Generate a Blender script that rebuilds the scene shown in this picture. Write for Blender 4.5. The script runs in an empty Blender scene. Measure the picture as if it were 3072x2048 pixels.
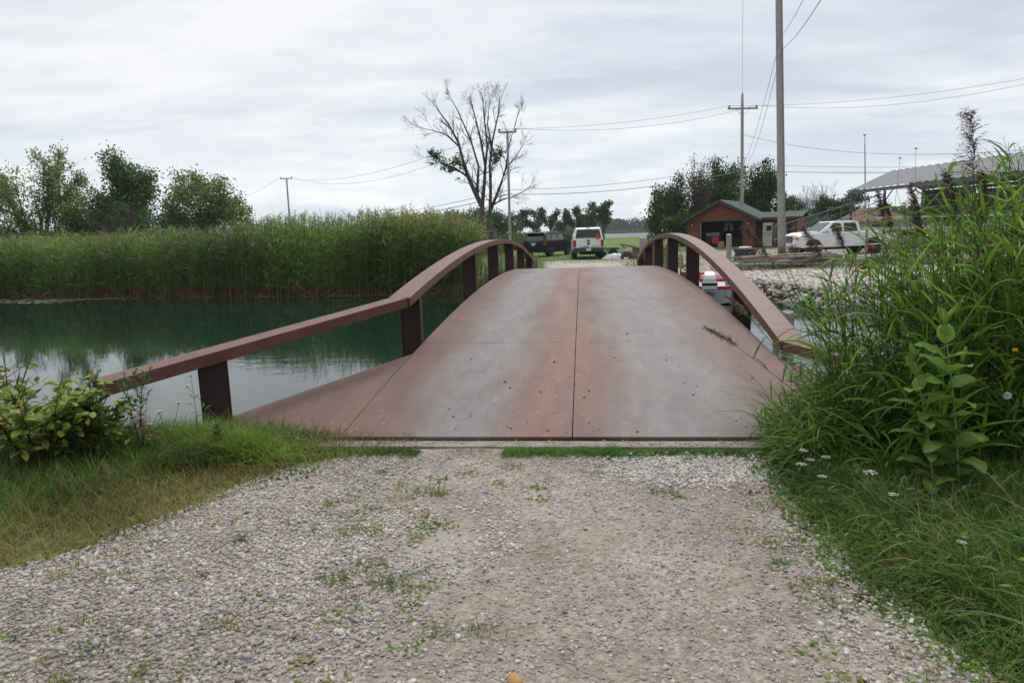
import bpy, bmesh, math, random
import numpy as np
from mathutils import Vector, Matrix

R = math.radians
scene = bpy.context.scene
COL = scene.collection
# ------------------------------------------------------------------ camera
EYE = 1.6
PSI, PITCH, ROLL = R(6.2), R(8.9), R(1.8)
F_PX = 2048.0
def cam_axes():
    f = np.array([-math.sin(PSI)*math.cos(PITCH), math.cos(PSI)*math.cos(PITCH), -math.sin(PITCH)])
    r = np.array([math.cos(PSI), math.sin(PSI), 0.0]); u = np.cross(r, f)
    return (r*math.cos(ROLL)-u*math.sin(ROLL), u*math.cos(ROLL)+r*math.sin(ROLL), f)
CR, CU, CF = cam_axes()
cam_d = bpy.data.cameras.new("camera"); cam_d.sensor_width = 36; cam_d.lens = 24
cam_d.clip_start = 0.05; cam_d.clip_end = 5000
cam = bpy.data.objects.new("camera", cam_d); COL.objects.link(cam)
M = Matrix(((CR[0], CU[0], -CF[0], 0), (CR[1], CU[1], -CF[1], 0), (CR[2], CU[2], -CF[2], EYE), (0, 0, 0, 1)))
cam.matrix_world = M
scene.camera = cam
def at(px, py, depth):
    """survey helper: the world point seen at photo pixel (px,py), 'depth' metres along the lens axis"""
    return np.array([0, 0, EYE]) + (CF + CR*(px-1536)/F_PX - CU*(py-1024)/F_PX)*depth

# ------------------------------------------------------------------ sky, sun, exposure
SUN_EL, SUN_AZ = R(50), R(8)          # azimuth measured from +Y towards +X
world = bpy.data.worlds.new("World"); scene.world = world; world.use_nodes = True
def build_world():
    nt = world.node_tree; nt.nodes.clear(); N = nt.nodes.new; L = nt.links.new
    out = N('ShaderNodeOutputWorld')
    tc = N('ShaderNodeTexCoord'); sep = N('ShaderNodeSeparateXYZ'); L(tc.outputs['Generated'], sep.inputs[0])
    def mth(op, a, b=None):
        n = N('ShaderNodeMath'); n.operation = op
        for i, v in enumerate((a, b)):
            if v is None: continue
            if isinstance(v, (int, float)): n.inputs[i].default_value = v
            else: L(v, n.inputs[i])
        return n.outputs[0]
    zc = mth('MAXIMUM', sep.outputs[2], 0.0)
    den = mth('ADD', zc, 0.13)
    u = mth('DIVIDE', sep.outputs[0], den); v = mth('DIVIDE', sep.outputs[1], den)
    comb = N('ShaderNodeCombineXYZ'); L(u, comb.inputs[0]); L(v, comb.inputs[1])
    def noise(scale, detail, rough, dist, stretch=(1, 1, 1), loc=(0, 0, 0)):
        mp = N('ShaderNodeMapping'); mp.inputs['Scale'].default_value = stretch; mp.inputs['Location'].default_value = loc
        mp.inputs['Rotation'].default_value = (0, 0, R(12))
        L(comb.outputs[0], mp.inputs[0])
        n = N('ShaderNodeTexNoise'); n.inputs['Scale'].default_value = scale; n.inputs['Detail'].default_value = detail
        n.inputs['Roughness'].default_value = rough; n.inputs['Distortion'].default_value = dist
        L(mp.outputs[0], n.inputs['Vector']); return n.outputs['Fac']
    def ramp(fac, stops):
        r = N('ShaderNodeValToRGB'); e = r.color_ramp.elements
        while len(e) < len(stops): e.new(0.5)
        for k, (p, c) in zip(e, stops): k.position = p; k.color = (*c, 1)
        L(fac, r.inputs[0]); return r.outputs[0]
    big = noise(0.55, 6, 0.55, 0.3, (0.75, 1.5, 1), (3.1, 7.3, 0))
    fine = noise(2.2, 8, 0.6, 0.5, (0.7, 1.6, 1), (1.2, 4.0, 0))
    s = mth('ADD', mth('MULTIPLY', big, 0.72), mth('MULTIPLY', fine, 0.28))
    cloud = ramp(s, [(0.37, (0.50, 0.55, 0.635)), (0.44, (0.59, 0.63, 0.695)), (0.51, (0.70, 0.72, 0.75)), (0.59, (0.79, 0.79, 0.80))])
    # low white cumulus bank just over the horizon
    mp2 = N('ShaderNodeMapping'); mp2.inputs['Scale'].default_value = (5, 5, 16); mp2.inputs['Location'].default_value = (0.4, 0, 0.3); L(tc.outputs['Generated'], mp2.inputs[0])
    cu = N('ShaderNodeTexNoise'); cu.inputs['Scale'].default_value = 1.6; cu.inputs['Detail'].default_value = 7; L(mp2.outputs[0], cu.inputs['Vector'])
    low = N('ShaderNodeMapRange'); low.inputs[1].default_value = 0.16; low.inputs[2].default_value = 0.02; low.clamp = True; L(sep.outputs[2], low.inputs[0])
    lowcol = ramp(cu.outputs['Fac'], [(0.42, (0.60, 0.69, 0.78)), (0.52, (0.66, 0.72, 0.79)), (0.6, (0.85, 0.86, 0.87))])
    mix = N('ShaderNodeMixRGB'); L(mth('MULTIPLY', low.outputs[0], 0.75), mix.inputs[0]); L(cloud, mix.inputs[1]); L(lowcol, mix.inputs[2])
    # the overcast is thinner towards the hidden sun in front and heavier behind
    front = N('ShaderNodeMapRange'); front.interpolation_type = 'SMOOTHSTEP'
    front.inputs[1].default_value = -0.75; front.inputs[2].default_value = 0.25; front.inputs[3].default_value = 0.62; front.inputs[4].default_value = 1.0
    L(sep.outputs[1], front.inputs[0])
    vm = N('ShaderNodeVectorMath'); vm.operation = 'SCALE'; L(mix.outputs[0], vm.inputs[0]); L(front.outputs[0], vm.inputs['Scale'])
    bg_c = N('ShaderNodeBackground'); bg_c.inputs[1].default_value = 1.0; zen = N('ShaderNodeMapRange'); zen.interpolation_type = 'SMOOTHSTEP'      # an overcast sky is brightest overhead
    zen.inputs[1].default_value = 0.38; zen.inputs[2].default_value = 1.0; zen.inputs[3].default_value = 1.0; zen.inputs[4].default_value = 2.6
    L(sep.outputs[2], zen.inputs[0]); vz = N('ShaderNodeVectorMath'); vz.operation = 'SCALE'; L(vm.outputs[0], vz.inputs[0]); L(zen.outputs[0], vz.inputs['Scale']); L(vz.outputs[0], bg_c.inputs[0])
    sky = N('ShaderNodeTexSky'); sky.sky_type = 'NISHITA'; sky.sun_disc = False; sky.sun_elevation = SUN_EL; sky.sun_rotation = SUN_AZ
    bg_s = N('ShaderNodeBackground'); bg_s.inputs[1].default_value = 0.08; L(sky.outputs[0], bg_s.inputs[0])
    cover = N('ShaderNodeMixShader'); cover.inputs[0].default_value = 0.9
    L(bg_s.outputs[0], cover.inputs[1]); L(bg_c.outputs[0], cover.inputs[2]); L(cover.outputs[0], out.inputs[0])
build_world()
sun_d = bpy.data.lights.new("sun", 'SUN'); sun_d.energy = 1.3; sun_d.angle = R(16); sun_d.color = (1, 0.96, 0.9)
sun = bpy.data.objects.new("sun", sun_d); COL.objects.link(sun)
sd = Vector((math.sin(SUN_AZ)*math.cos(SUN_EL), math.cos(SUN_AZ)*math.cos(SUN_EL), math.sin(SUN_EL)))
sun.rotation_euler = sd.to_track_quat('Z', 'Y').to_euler(); sun.location = (0, 0, 60)
scene.view_settings.view_transform = 'Standard'; scene.view_settings.look = 'None'
scene.view_settings.exposure = 0.32; scene.view_settings.gamma = 1.0
scene.render.engine = 'CYCLES'
scene.cycles.max_bounces = 6; scene.cycles.transmission_bounces = 4; scene.cycles.diffuse_bounces = 3; scene.cycles.glossy_bounces = 3
scene.cycles.use_denoising = True

# ------------------------------------------------------------------ materials
def srgb(h):
    v = [int(h[i:i+2], 16)/255 for i in (0, 2, 4)]
    return tuple((c/12.92 if c <= 0.04045 else ((c+0.055)/1.055)**2.4) for c in v)
MATS = {}
def mat(name, c1, c2=None, scale=8.0, rough=0.6, metal=0.0, bump=0.0, bscale=60.0, spec=0.5, detail=4, stretch=(1, 1, 1), coat=0.0):
    """procedural surface: two colours mixed by noise, plus a noise bump"""
    if name in MATS: return MATS[name]
    m = bpy.data.materials.new(name); m.use_nodes = True; nt = m.node_tree; b = nt.nodes['Principled BSDF']; N = nt.nodes.new; L = nt.links.new
    b.inputs['Roughness'].default_value = rough; b.inputs['Metallic'].default_value = metal
    b.inputs['Specular IOR Level'].default_value = spec; b.inputs['Coat Weight'].default_value = coat
    tc = N('ShaderNodeTexCoord'); mp = N('ShaderNodeMapping'); mp.inputs['Scale'].default_value = stretch; L(tc.outputs['Object'], mp.inputs[0])
    if c2 is None: c2 = tuple(min(1, x*0.82) for x in c1)
    n = N('ShaderNodeTexNoise'); n.inputs['Scale'].default_value = scale; n.inputs['Detail'].default_value = detail; L(mp.outputs[0], n.inputs['Vector'])
    r = N('ShaderNodeMapRange'); r.inputs[1].default_value = 0.35; r.inputs[2].default_value = 0.65; L(n.outputs['Fac'], r.inputs[0])
    mx = N('ShaderNodeMixRGB'); mx.inputs[1].default_value = (*c1, 1); mx.inputs[2].default_value = (*c2, 1); L(r.outputs[0], mx.inputs[0]); L(mx.outputs[0], b.inputs['Base Color'])
    if bump > 0:
        n2 = N('ShaderNodeTexNoise'); n2.inputs['Scale'].default_value = bscale; n2.inputs['Detail'].default_value = 3; L(mp.outputs[0], n2.inputs['Vector'])
        bp = N('ShaderNodeBump'); bp.inputs['Strength'].default_value = bump; bp.inputs['Distance'].default_value = 0.02; L(n2.outputs['Fac'], bp.inputs['Height']); L(bp.outputs[0], b.inputs['Normal'])
    MATS[name] = m; return m
def leaf_mat(name, rough=0.5, trans=0.3, spec=0.2):
    """vegetation: base colour from the plant's own 'tint' attribute, some light passes through"""
    if name in MATS: return MATS[name]
    m = bpy.data.materials.new(name); m.use_nodes = True; nt = m.node_tree; b = nt.nodes['Principled BSDF']; N = nt.nodes.new; L = nt.links.new
    a = N('ShaderNodeVertexColor'); a.layer_name = 'tint'
    tc = N('ShaderNodeTexCoord'); n = N('ShaderNodeTexNoise'); n.inputs['Scale'].default_value = 9; L(tc.outputs['Object'], n.inputs['Vector'])
    hs = N('ShaderNodeHueSaturation'); r = N('ShaderNodeMapRange'); r.inputs[3].default_value = 0.7; r.inputs[4].default_value = 1.3; L(n.outputs['Fac'], r.inputs[0]); L(r.outputs[0], hs.inputs['Value']); L(a.outputs['Color'], hs.inputs['Color'])
    L(hs.outputs[0], b.inputs['Base Color']); b.inputs['Roughness'].default_value = rough; b.inputs['Specular IOR Level'].default_value = spec
    t = N('ShaderNodeBsdfTranslucent'); L(hs.outputs[0], t.inputs[0]); mx = N('ShaderNodeMixShader'); mx.inputs[0].default_value = trans
    L(b.outputs[0], mx.inputs[1]); L(t.outputs[0], mx.inputs[2]); L(mx.outputs[0], nt.nodes['Material Output'].inputs[0])
    MATS[name] = m; return m
def glass_mat(name, c=(0.012, 0.014, 0.016), rough=0.06):
    m = mat(name, c, c, rough=rough, spec=0.7); return m

# ------------------------------------------------------------------ object helpers
def tag(o, label=None, cat=None, group=None, kind=None):
    if label: o['label'] = label
    if cat: o['category'] = cat
    if group: o['group'] = group
    if kind: o['kind'] = kind
    return o
def empty(name, loc=(0, 0, 0), rz=0.0, label=None, cat=None, group=None):
    o = bpy.data.objects.new(name, None); COL.objects.link(o); o.location = loc; o.rotation_euler = (0, 0, rz); o.empty_display_size = 0.2
    return tag(o, label, cat, group)
def link(name, me, m, parent=None):
    o = bpy.data.objects.new(name, me); COL.objects.link(o)
    if m: me.materials.append(m)
    if parent: o.parent = parent
    return o
class MB:
    def __init__(s): s.v = []; s.f = []
    def add(s, V, Fs):
        o = len(s.v); s.v += [tuple(map(float, p)) for p in V]; s.f += [tuple(i+o for i in f) for f in Fs]; return s
    def box(s, c, d, rot=None):
        hx, hy, hz = d[0]/2, d[1]/2, d[2]/2
        V = [Vector((x, y, z)) for x in (-hx, hx) for y in (-hy, hy) for z in (-hz, hz)]
        if rot is not None: V = [rot @ p for p in V]
        return s.add([p+Vector(c) for p in V], [(0, 1, 3, 2), (4, 6, 7, 5), (0, 4, 5, 1), (2, 3, 7, 6), (0, 2, 6, 4), (1, 5, 7, 3)])
    def bar(s, a, b, w, h):
        a, b = Vector(a), Vector(b); d = b-a; q = d.to_track_quat('Y', 'Z').to_matrix()
        return s.box((a+b)/2, (w, d.length, h), q)
    def tube(s, pts, rad, n=6, cap=True):
        pts = [Vector(p) for p in pts]
        if isinstance(rad, (int, float)): rad = [rad]*len(pts)
        V = []; Fs = []
        for i, p in enumerate(pts):
            t = (pts[min(i+1, len(pts)-1)]-pts[max(i-1, 0)])
            if t.length < 1e-9: t = Vector((0, 0, 1))
            t.normalize(); a = t.cross(Vector((0, 0, 1)) if abs(t.z) < 0.95 else Vector((1, 0, 0))).normalized(); b = t.cross(a)
            for k in range(n):
                th = 2*math.pi*k/n; V.append(p+(a*math.cos(th)+b*math.sin(th))*rad[i])
        for i in range(len(pts)-1):
            for k in range(n): Fs.append((i*n+k, i*n+(k+1) % n, (i+1)*n+(k+1) % n, (i+1)*n+k))
        if cap: Fs += [tuple(range(n-1, -1, -1)), tuple((len(pts)-1)*n+k for k in range(n))]
        return s.add(V, Fs)
    def prism(s, prof, w0, w1=None):
        """side outline (y,z) extruded across x; half width per vertex may be a function of (y,z)"""
        fn = w0 if callable(w0) else (lambda y, z: w0)
        n = len(prof); V = [(-fn(y, z), y, z) for y, z in prof]+[(fn(y, z), y, z) for y, z in prof]
        Fs = [tuple(range(n)), tuple(range(2*n-1, n-1, -1))]+[(k, k+n, (k+1) % n+n, (k+1) % n) for k in range(n)]
        return s.add(V, Fs)
    def sweep(s, pts, w, h):
        """flat-laid rectangular bar along pts (top centre line)"""
        pts = [Vector(p) for p in pts]; V = []; Fs = []
        for i, p in enumerate(pts):
            t = (pts[min(i+1, len(pts)-1)]-pts[max(i-1, 0)]); hz = Vector((t.x, t.y, 0)).normalized(); sd_ = Vector((hz.y, -hz.x, 0))
            up = sd_.cross(t.normalized())
            if up.z < 0: up = -up
            V += [p-sd_*w/2, p+sd_*w/2, p+sd_*w/2-up*h, p-sd_*w/2-up*h]
        for i in range(len(pts)-1):
            for k in range(4): Fs.append((i*4+k, i*4+(k+1) % 4, i*4+4+(k+1) % 4, i*4+4+k))
        n = 4*(len(pts)-1); Fs += [(3, 2, 1, 0), (n, n+1, n+2, n+3)]
        return s.add(V, Fs)
    def lathe(s, prof, n=16, axis='z', c=(0, 0, 0)):
        V = []; Fs = []
        for r, z in prof:
            for k in range(n):
                a = 2*math.pi*k/n; x, y = r*math.cos(a), r*math.sin(a)
                p = (x, y, z) if axis == 'z' else ((z, x, y) if axis == 'x' else (x, z, y)); V.append((p[0]+c[0], p[1]+c[1], p[2]+c[2]))
        for i in range(len(prof)-1):
            for k in range(n): Fs.append((i*n+k, i*n+(k+1) % n, (i+1)*n+(k+1) % n, (i+1)*n+k))
        Fs += [tuple(range(n-1, -1, -1)), tuple((len(prof)-1)*n+k for k in range(n))]
        return s.add(V, Fs)
    def build(s, name, m, parent=None, bevel=0.0, smooth=False, seg=2):
        me = bpy.data.meshes.new(name); bm = bmesh.new(); vs = [bm.verts.new(p) for p in s.v]
        for f in s.f:
            try: bm.faces.new([vs[i] for i in f])
            except ValueError: pass
        bmesh.ops.recalc_face_normals(bm, faces=bm.faces)
        if bevel > 0:
            es = [e for e in bm.edges if len(e.link_faces) == 2 and e.calc_face_angle(0) > R(25)]
            bmesh.ops.bevel(bm, geom=es, offset=bevel, segments=seg, affect='EDGES', profile=0.6, clamp_overlap=True)
        if smooth:
            for f in bm.faces: f.smooth = True
        bm.to_mesh(me); bm.free()
        return link(name, me, m, parent)
class Acc:
    """collects numpy quads with a per-vertex tint"""
    def __init__(s): s.V = []; s.Q = []; s.C = []; s.n = 0
    def add(s, V, Q, C):
        if len(V) == 0: return
        s.V.append(np.asarray(V, np.float32)); s.Q.append(np.asarray(Q, np.int64)+s.n); s.C.append(np.asarray(C, np.float32)); s.n += len(V)
    def build(s, name, m, parent=None, smooth=True):
        V = np.concatenate(s.V); Q = np.concatenate(s.Q).astype(np.int32); C = np.concatenate(s.C); k = Q.shape[1]
        me = bpy.data.meshes.new(name); me.vertices.add(len(V)); me.vertices.foreach_set('co', V.ravel())
        me.loops.add(Q.size); me.loops.foreach_set('vertex_index', Q.ravel())
        me.polygons.add(len(Q)); me.polygons.foreach_set('loop_start', np.arange(0, Q.size, k, dtype=np.int32))
        me.polygons.foreach_set('use_smooth', np.full(len(Q), smooth))
        a = me.color_attributes.new('tint', 'FLOAT_COLOR', 'POINT'); a.data.foreach_set('color', np.concatenate([C, np.ones((len(C), 1), np.float32)], 1).ravel())
        me.update(calc_edges=True); me.validate()
        return link(name, me, m, parent)
def ribbon(acc, P, az, L, W, e0, droop, c0, c1=None, nseg=3, prof='blade', roll=None, power=1.0):
    """curved leaf blades: base P, azimuth, length, width, start elevation, total droop (radians)"""
    P = np.asarray(P, float); n = len(P)
    if n == 0: return
    b = lambda x: np.broadcast_to(np.asarray(x, float), (n,))
    az, L, W, e0, droop = map(b, (az, L, W, e0, droop)); roll = b(0.0 if roll is None else roll)
    c0 = np.broadcast_to(np.asarray(c0, float), (n, 3)); c1 = c0 if c1 is None else np.broadcast_to(np.asarray(c1, float), (n, 3))
    hx = np.stack([np.cos(az), np.sin(az), np.zeros(n)], 1); perp = np.stack([-np.sin(az), np.cos(az), np.zeros(n)], 1)
    rows = []; cols = []; pos = P.copy()
    for i in range(nseg+1):
        t = i/nseg
        if prof == 'blade': w = 0.45+0.55*min(1, t*4) if t < 0.3 else max(0.04, 1-((t-0.3)/0.7)**1.4)
        elif prof == 'leaf': w = max(0.05, math.sin(math.pi*min(1, (t*0.96+0.03)))**0.75)
        elif prof == 'grass': w = max(0.06, 1-t**1.3)
        else: w = 1.0
        el = e0-droop*(t**power)
        nrm = -hx*np.sin(el)[:, None]; nrm[:, 2] += np.cos(el)
        side = perp*np.cos(roll)[:, None]+nrm*np.sin(roll)[:, None]
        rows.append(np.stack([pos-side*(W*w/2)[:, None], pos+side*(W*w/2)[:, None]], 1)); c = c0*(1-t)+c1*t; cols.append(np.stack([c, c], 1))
        if i < nseg:
            el2 = e0-droop*(((i+0.5)/nseg)**power); d = hx*np.cos(el2)[:, None]; d[:, 2] += np.sin(el2); pos = pos+d*(L/nseg)[:, None]
    V = np.stack(rows, 1).reshape(n, -1, 3); C = np.stack(cols, 1).reshape(n, -1, 3); m = V.shape[1]
    q = np.array([[2*i, 2*i+1, 2*i+3, 2*i+2] for i in range(nseg)]); Q = (np.arange(n)[:, None, None]*m+q[None]).reshape(-1, 4)
    acc.add(V.reshape(-1, 3), Q, C.reshape(-1, 3))
def vary(rng, base, n, amt=0.25, hue=0.12):
    base = np.asarray(base, float); k = 1+amt*rng.uniform(-1, 1, (n, 1)); h = 1+hue*rng.uniform(-1, 1, (n, 3)); return np.clip(base*k*h, 0, 1)
def rods(acc, P0, P1, r, c, n=3, mid=None):
    """thin tapering stems between P0 and P1 (optionally bent through mid)"""
    P0, P1 = np.asarray(P0, float), np.asarray(P1, float); m = len(P0); r = np.broadcast_to(np.asarray(r, float), (m,)); c = np.broadcast_to(np.asarray(c, float), (m, 3))
    pts = [P0, P1] if mid is None else [P0, np.asarray(mid, float), P1]; rad = [r, r*0.5] if mid is None else [r, r*0.8, r*0.45]
    d = P1-P0; d /= np.linalg.norm(d, axis=1, keepdims=True)+1e-9
    ref = np.where(np.abs(d[:, 2:3]) > 0.9, [[1., 0, 0]], [[0, 0, 1.]]); a = np.cross(d, ref); a /= np.linalg.norm(a, axis=1, keepdims=True)+1e-9; b_ = np.cross(d, a)
    rows = []
    for p, rr in zip(pts, rad):
        for k in range(n):
            th = 2*math.pi*k/n; rows.append(p+(a*math.cos(th)+b_*math.sin(th))*rr[:, None])
    V = np.stack(rows, 1); s = len(pts); q = np.array([[i*n+k, i*n+(k+1) % n, (i+1)*n+(k+1) % n, (i+1)*n+k] for i in range(s-1) for k in range(n)])
    Q = (np.arange(m)[:, None, None]*(s*n)+q[None]).reshape(-1, 4); acc.add(V.reshape(-1, 3), Q, np.repeat(c, s*n, 0))
def text_obj(body, size, m, parent, loc, rot, name='lettering', extrude=0.004, align='CENTER', sx=1.0):
    cu = bpy.data.curves.new('t', 'FONT'); cu.body = body; cu.size = size; cu.extrude = extrude; cu.align_x = align; cu.align_y = 'CENTER'
    t = bpy.data.objects.new('t', cu); COL.objects.link(t); bpy.context.view_layer.update()
    me = bpy.data.meshes.new_from_object(t.evaluated_get(bpy.context.evaluated_depsgraph_get())); bpy.data.objects.remove(t); bpy.data.curves.remove(cu)
    me.name = name; o = link(name, me, m, parent); o.location = loc; o.rotation_euler = rot; o.scale = (sx, 1, 1); return o
def copy_tree(o, parent=None):
    c = o.copy(); COL.objects.link(c)
    if parent: c.parent = parent
    for ch in list(o.children): copy_tree(ch, c)
    return c
# ================================================================== SETTING
WATER_Z = -0.45
def interp(x, xs, ys): return np.interp(x, xs, ys)
def near_bank(x): return interp(x, [-60, -8, -5, -3.4, -2.6, 2.4, 2.9, 4, 9, 60], [3.2, 4.4, 4.7, 5.1, 5.2, 5.2, 5.6, 6.3, 7.0, 9.0])
def far_bank(x): return interp(x, [-90, -40, -25, -20, -15, -10.5, -6.7, -4.3, -2.6, -1.5, 1.6, 2.6, 3.1, 4.4, 4.9, 6, 8, 14, 40], [31, 29, 27.1, 26.4, 25.5, 24.5, 24.2, 24.3, 24.6, 24.8, 24.6, 23.4, 23.05, 22.1, 21.4, 18.6, 19.2, 20.5, 26])
def sstep(a, b, x):
    t = np.clip((x-a)/(b-a+1e-12), 0, 1); return t*t*(3-2*t)
rng = np.random.default_rng(7)
def gravel_left(y): return interp(y, [-3, 2.2, 2.85, 3.2, 3.75, 4.5, 4.85, 5.3], [-6.6, -3.6, -2.95, -2.65, -2.38, -2.02, -1.5, -1.2])
def gravel_right(y): return interp(y, [-3, 1.5, 2.3, 2.65, 3.05, 3.7, 4.4, 4.9, 5.3], [2.2, 1.55, 1.36, 1.28, 1.2, 1.16, 1.15, 1.12, 1.12])
def wob(x, y, f=1.0): return (np.sin(x*3.1*f+1.3*np.sin(y*2.3*f))+np.sin(y*4.3*f+x*1.7*f+0.6)+np.sin(x*7.7*f-y*6.1*f))/3
def height(x, y):
    land = np.where(y < 14, 0.0, np.where(x > 2, -0.02-0.15*sstep(28, 45, y), -0.12-0.05*sstep(28, 45, y)))
    land = land+np.where(y < 14, 0.012*wob(x, y)+0.05*sstep(0.1, 1.2, gravel_left(y)-x)+0.05*sstep(0.1, 1.2, x-gravel_right(y)), 0)
    s1 = y-near_bank(x); s2 = far_bank(x)-y
    w2 = np.where((x > 2.2) & (x < 4.7), 0.08, np.where(x < -1, 1.6, 2.6)); w1 = np.where(np.abs(x) < 2.5, 0.1, 1.5)
    d = np.minimum(sstep(0, 1, s1/w1), sstep(0, 1, s2/w2)); h = land-1.7*d
    lake = sstep(200, 210, y-0.1*x)*(1-sstep(590, 620, y))*sstep(-6, 6, x); h = h-1.6*lake
    return h-0.9*sstep(900, 3000, np.hypot(x, y))*0
def axis(segs):
    out = [np.arange(a, b, s) for a, b, s in segs]; return np.concatenate(out)
GX = axis([(-2600, -400, 220), (-400, -100, 30), (-100, -30, 3), (-30, -7, 0.5), (-7, -3.6, 0.12), (-3.6, 3.2, 0.05), (3.2, 8, 0.12), (8, 30, 0.5), (30, 100, 3), (100, 400, 25), (400, 2601, 220)])
GY = axis([(-60, -6, 6), (-6, 1.2, 0.3), (1.2, 7.4, 0.05), (7.4, 16, 0.8), (16, 29, 0.2), (29, 60, 0.8), (60, 120, 4), (120, 196, 13), (196, 240, 3), (240, 580, 31), (580, 625, 4), (625, 3000, 120)])
XX, YY = np.meshgrid(GX, GY); HH = height(XX, YY)
def build_ground():
    ny, nx = XX.shape; V = np.stack([XX, YY, HH], 2).reshape(-1, 3)
    i = np.arange(ny-1)[:, None]*nx+np.arange(nx-1)[None]; Q = np.stack([i, i+1, i+nx+1, i+nx], 2).reshape(-1, 4)
    x, y = XX.ravel(), YY.ravel(); n1 = 0.11*wob(x, y, 1.3)
    gl = sstep(-0.12, 0.2, gravel_left(y)-x+n1); gr = sstep(-0.1, 0.2, x-gravel_right(y)+n1)
    strip = sstep(4.78, 4.95, y+0.06*wob(x, y, 2))*np.where((x > -0.05) | (x < -1.35), 1, 0.15)
    near = np.maximum(np.maximum(gl, gr), strip)
    drive = (1-sstep(2.0, 3.4, np.abs(x-0.45+0.6*wob(x, y, .15))))*(1-sstep(39.5, 46, y+2*wob(x, y, .12)))
    lot = sstep(1.6, 2.4, x)*(1-sstep(46.5, 49.5, y-0.15*x+0.8*wob(x, y, .2))); lot = np.maximum(lot, sstep(4.6, 6.5, x)*(1-sstep(53, 57, y)))
    far_grass = 1-np.maximum(drive, lot)
    grass = np.where(y < 14, near, far_grass)
    pale = np.where(y < 14, 0.4*sstep(0.6, -0.3, np.hypot((x+0.80)/0.24, (y-3.42)/0.26)-0.6+.5*wob(x, y, 1.2)), np.where(lot > 0.4, 0.05, 0.7*drive))
    co = np.where(y < 14, sstep(-.05, .5, y-near_bank(x)), sstep(1.5, .2, y-far_bank(x))*np.where((x > -2.2) & (x < 4.7), 0, 1))
    acc = Acc(); acc.add(V, Q, np.stack([grass, co, pale], 1)); 
    m = bpy.data.materials.new('ground_surface'); m.use_nodes = True; nt = m.node_tree; b = nt.nodes['Principled BSDF']; N = nt.nodes.new; L = nt.links.new
    b.inputs['Roughness'].default_value = 0.92; b.inputs['Specular IOR Level'].default_value = 0.2
    a = N('ShaderNodeVertexColor'); a.layer_name = 'tint'; sp = N('ShaderNodeSeparateColor'); L(a.outputs[0], sp.inputs[0]); tc = N('ShaderNodeTexCoord')
    def vor(sc):
        v = N('ShaderNodeTexVoronoi'); v.inputs['Scale'].default_value = sc; L(tc.outputs['Object'], v.inputs['Vector']); return v
    def noi(sc, d=5, ro=0.6):
        v = N('ShaderNodeTexNoise'); v.inputs['Scale'].default_value = sc; v.inputs['Detail'].default_value = d; v.inputs['Roughness'].default_value = ro; L(tc.outputs['Object'], v.inputs['Vector']); return v.outputs['Fac']
    def ramp(fac, stops):
        r = N('ShaderNodeValToRGB'); e = r.color_ramp.elements
        while len(e) < len(stops): e.new(0.5)
        for k, (p, c) in zip(e, stops): k.position = p; k.color = (*c, 1)
        L(fac, r.inputs[0]); return r.outputs[0]
    def mixc(f, c1, c2):
        n = N('ShaderNodeMixRGB')
        if isinstance(f, float): n.inputs[0].default_value = f
        else: L(f, n.inputs[0])
        for k, c in ((1, c1), (2, c2)):
            if isinstance(c, tuple): n.inputs[k].default_value = (*c, 1)
            else: L(c, n.inputs[k])
        return n.outputs[0]
    v1 = vor(62); v2 = vor(120); hs = N('ShaderNodeSeparateColor'); L(v1.outputs['Color'], hs.inputs[0])
    stone = ramp(hs.outputs[0], [(0, (0.15, 0.13, 0.11)), (0.35, (0.26, 0.225, 0.19)), (0.7, (0.34, 0.31, 0.275)), (1, (0.46, 0.44, 0.41))])
    dirt = ramp(noi(14, 8, 0.7), [(0.3, (0.16, 0.132, 0.102)), (0.5, (0.255, 0.215, 0.172)), (0.7, (0.36, 0.318, 0.27))])
    patch = ramp(noi(1.4, 4), [(0.4, (0, 0, 0)), (0.62, (1, 1, 1))]); 
    grav = mixc(0.45, stone, dirt); grav = mixc(patch, grav, mixc(0.25, dirt, stone))
    sand = mixc(noi(30, 6), (0.36, 0.325, 0.27), (0.44, 0.41, 0.355)); grav = mixc(sp.outputs[2], grav, sand)
    turf = ramp(noi(2.2, 6, 0.65), [(0.3, (0.035, 0.06, 0.014)), (0.48, (0.07, 0.11, 0.022)), (0.62, (0.13, 0.135, 0.042)), (0.78, (0.17, 0.13, 0.06))])
    turf = mixc(ramp(noi(0.12, 3), [(0.42, (0, 0, 0)), (0.6, (0.6, 0.6, 0.6))]), turf, (0.10, 0.20, 0.03))
    sxy = N('ShaderNodeSeparateXYZ'); L(tc.outputs['Object'], sxy.inputs[0]); nr = N('ShaderNodeMapRange'); nr.inputs[1].default_value = 14; nr.inputs[2].default_value = 9; nr.inputs[4].default_value = 0.75; L(sxy.outputs[1], nr.inputs[0])
    bare = N('ShaderNodeMath'); bare.operation = 'MULTIPLY'; L(nr.outputs[0], bare.inputs[0]); L(ramp(noi(17, 5, 0.7), [(0.42, (0, 0, 0)), (0.58, (1, 1, 1))]), bare.inputs[1]); turf = mixc(bare.outputs[0], turf, mixc(noi(4), (0.15, 0.11, 0.06), (0.20, 0.165, 0.075)))
    edge = N('ShaderNodeMath'); edge.operation = 'ADD'; L(sp.outputs[0], edge.inputs[0]); sc_ = N('ShaderNodeMath'); sc_.operation = 'MULTIPLY_ADD'; sc_.inputs[1].default_value = 0.9; sc_.inputs[2].default_value = -0.45; L(noi(7, 6, 0.7), sc_.inputs[0]); L(sc_.outputs[0], edge.inputs[1])
    er = N('ShaderNodeMapRange'); er.inputs[1].default_value = 0.4; er.inputs[2].default_value = 0.62; L(edge.outputs[0], er.inputs[0])
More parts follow.
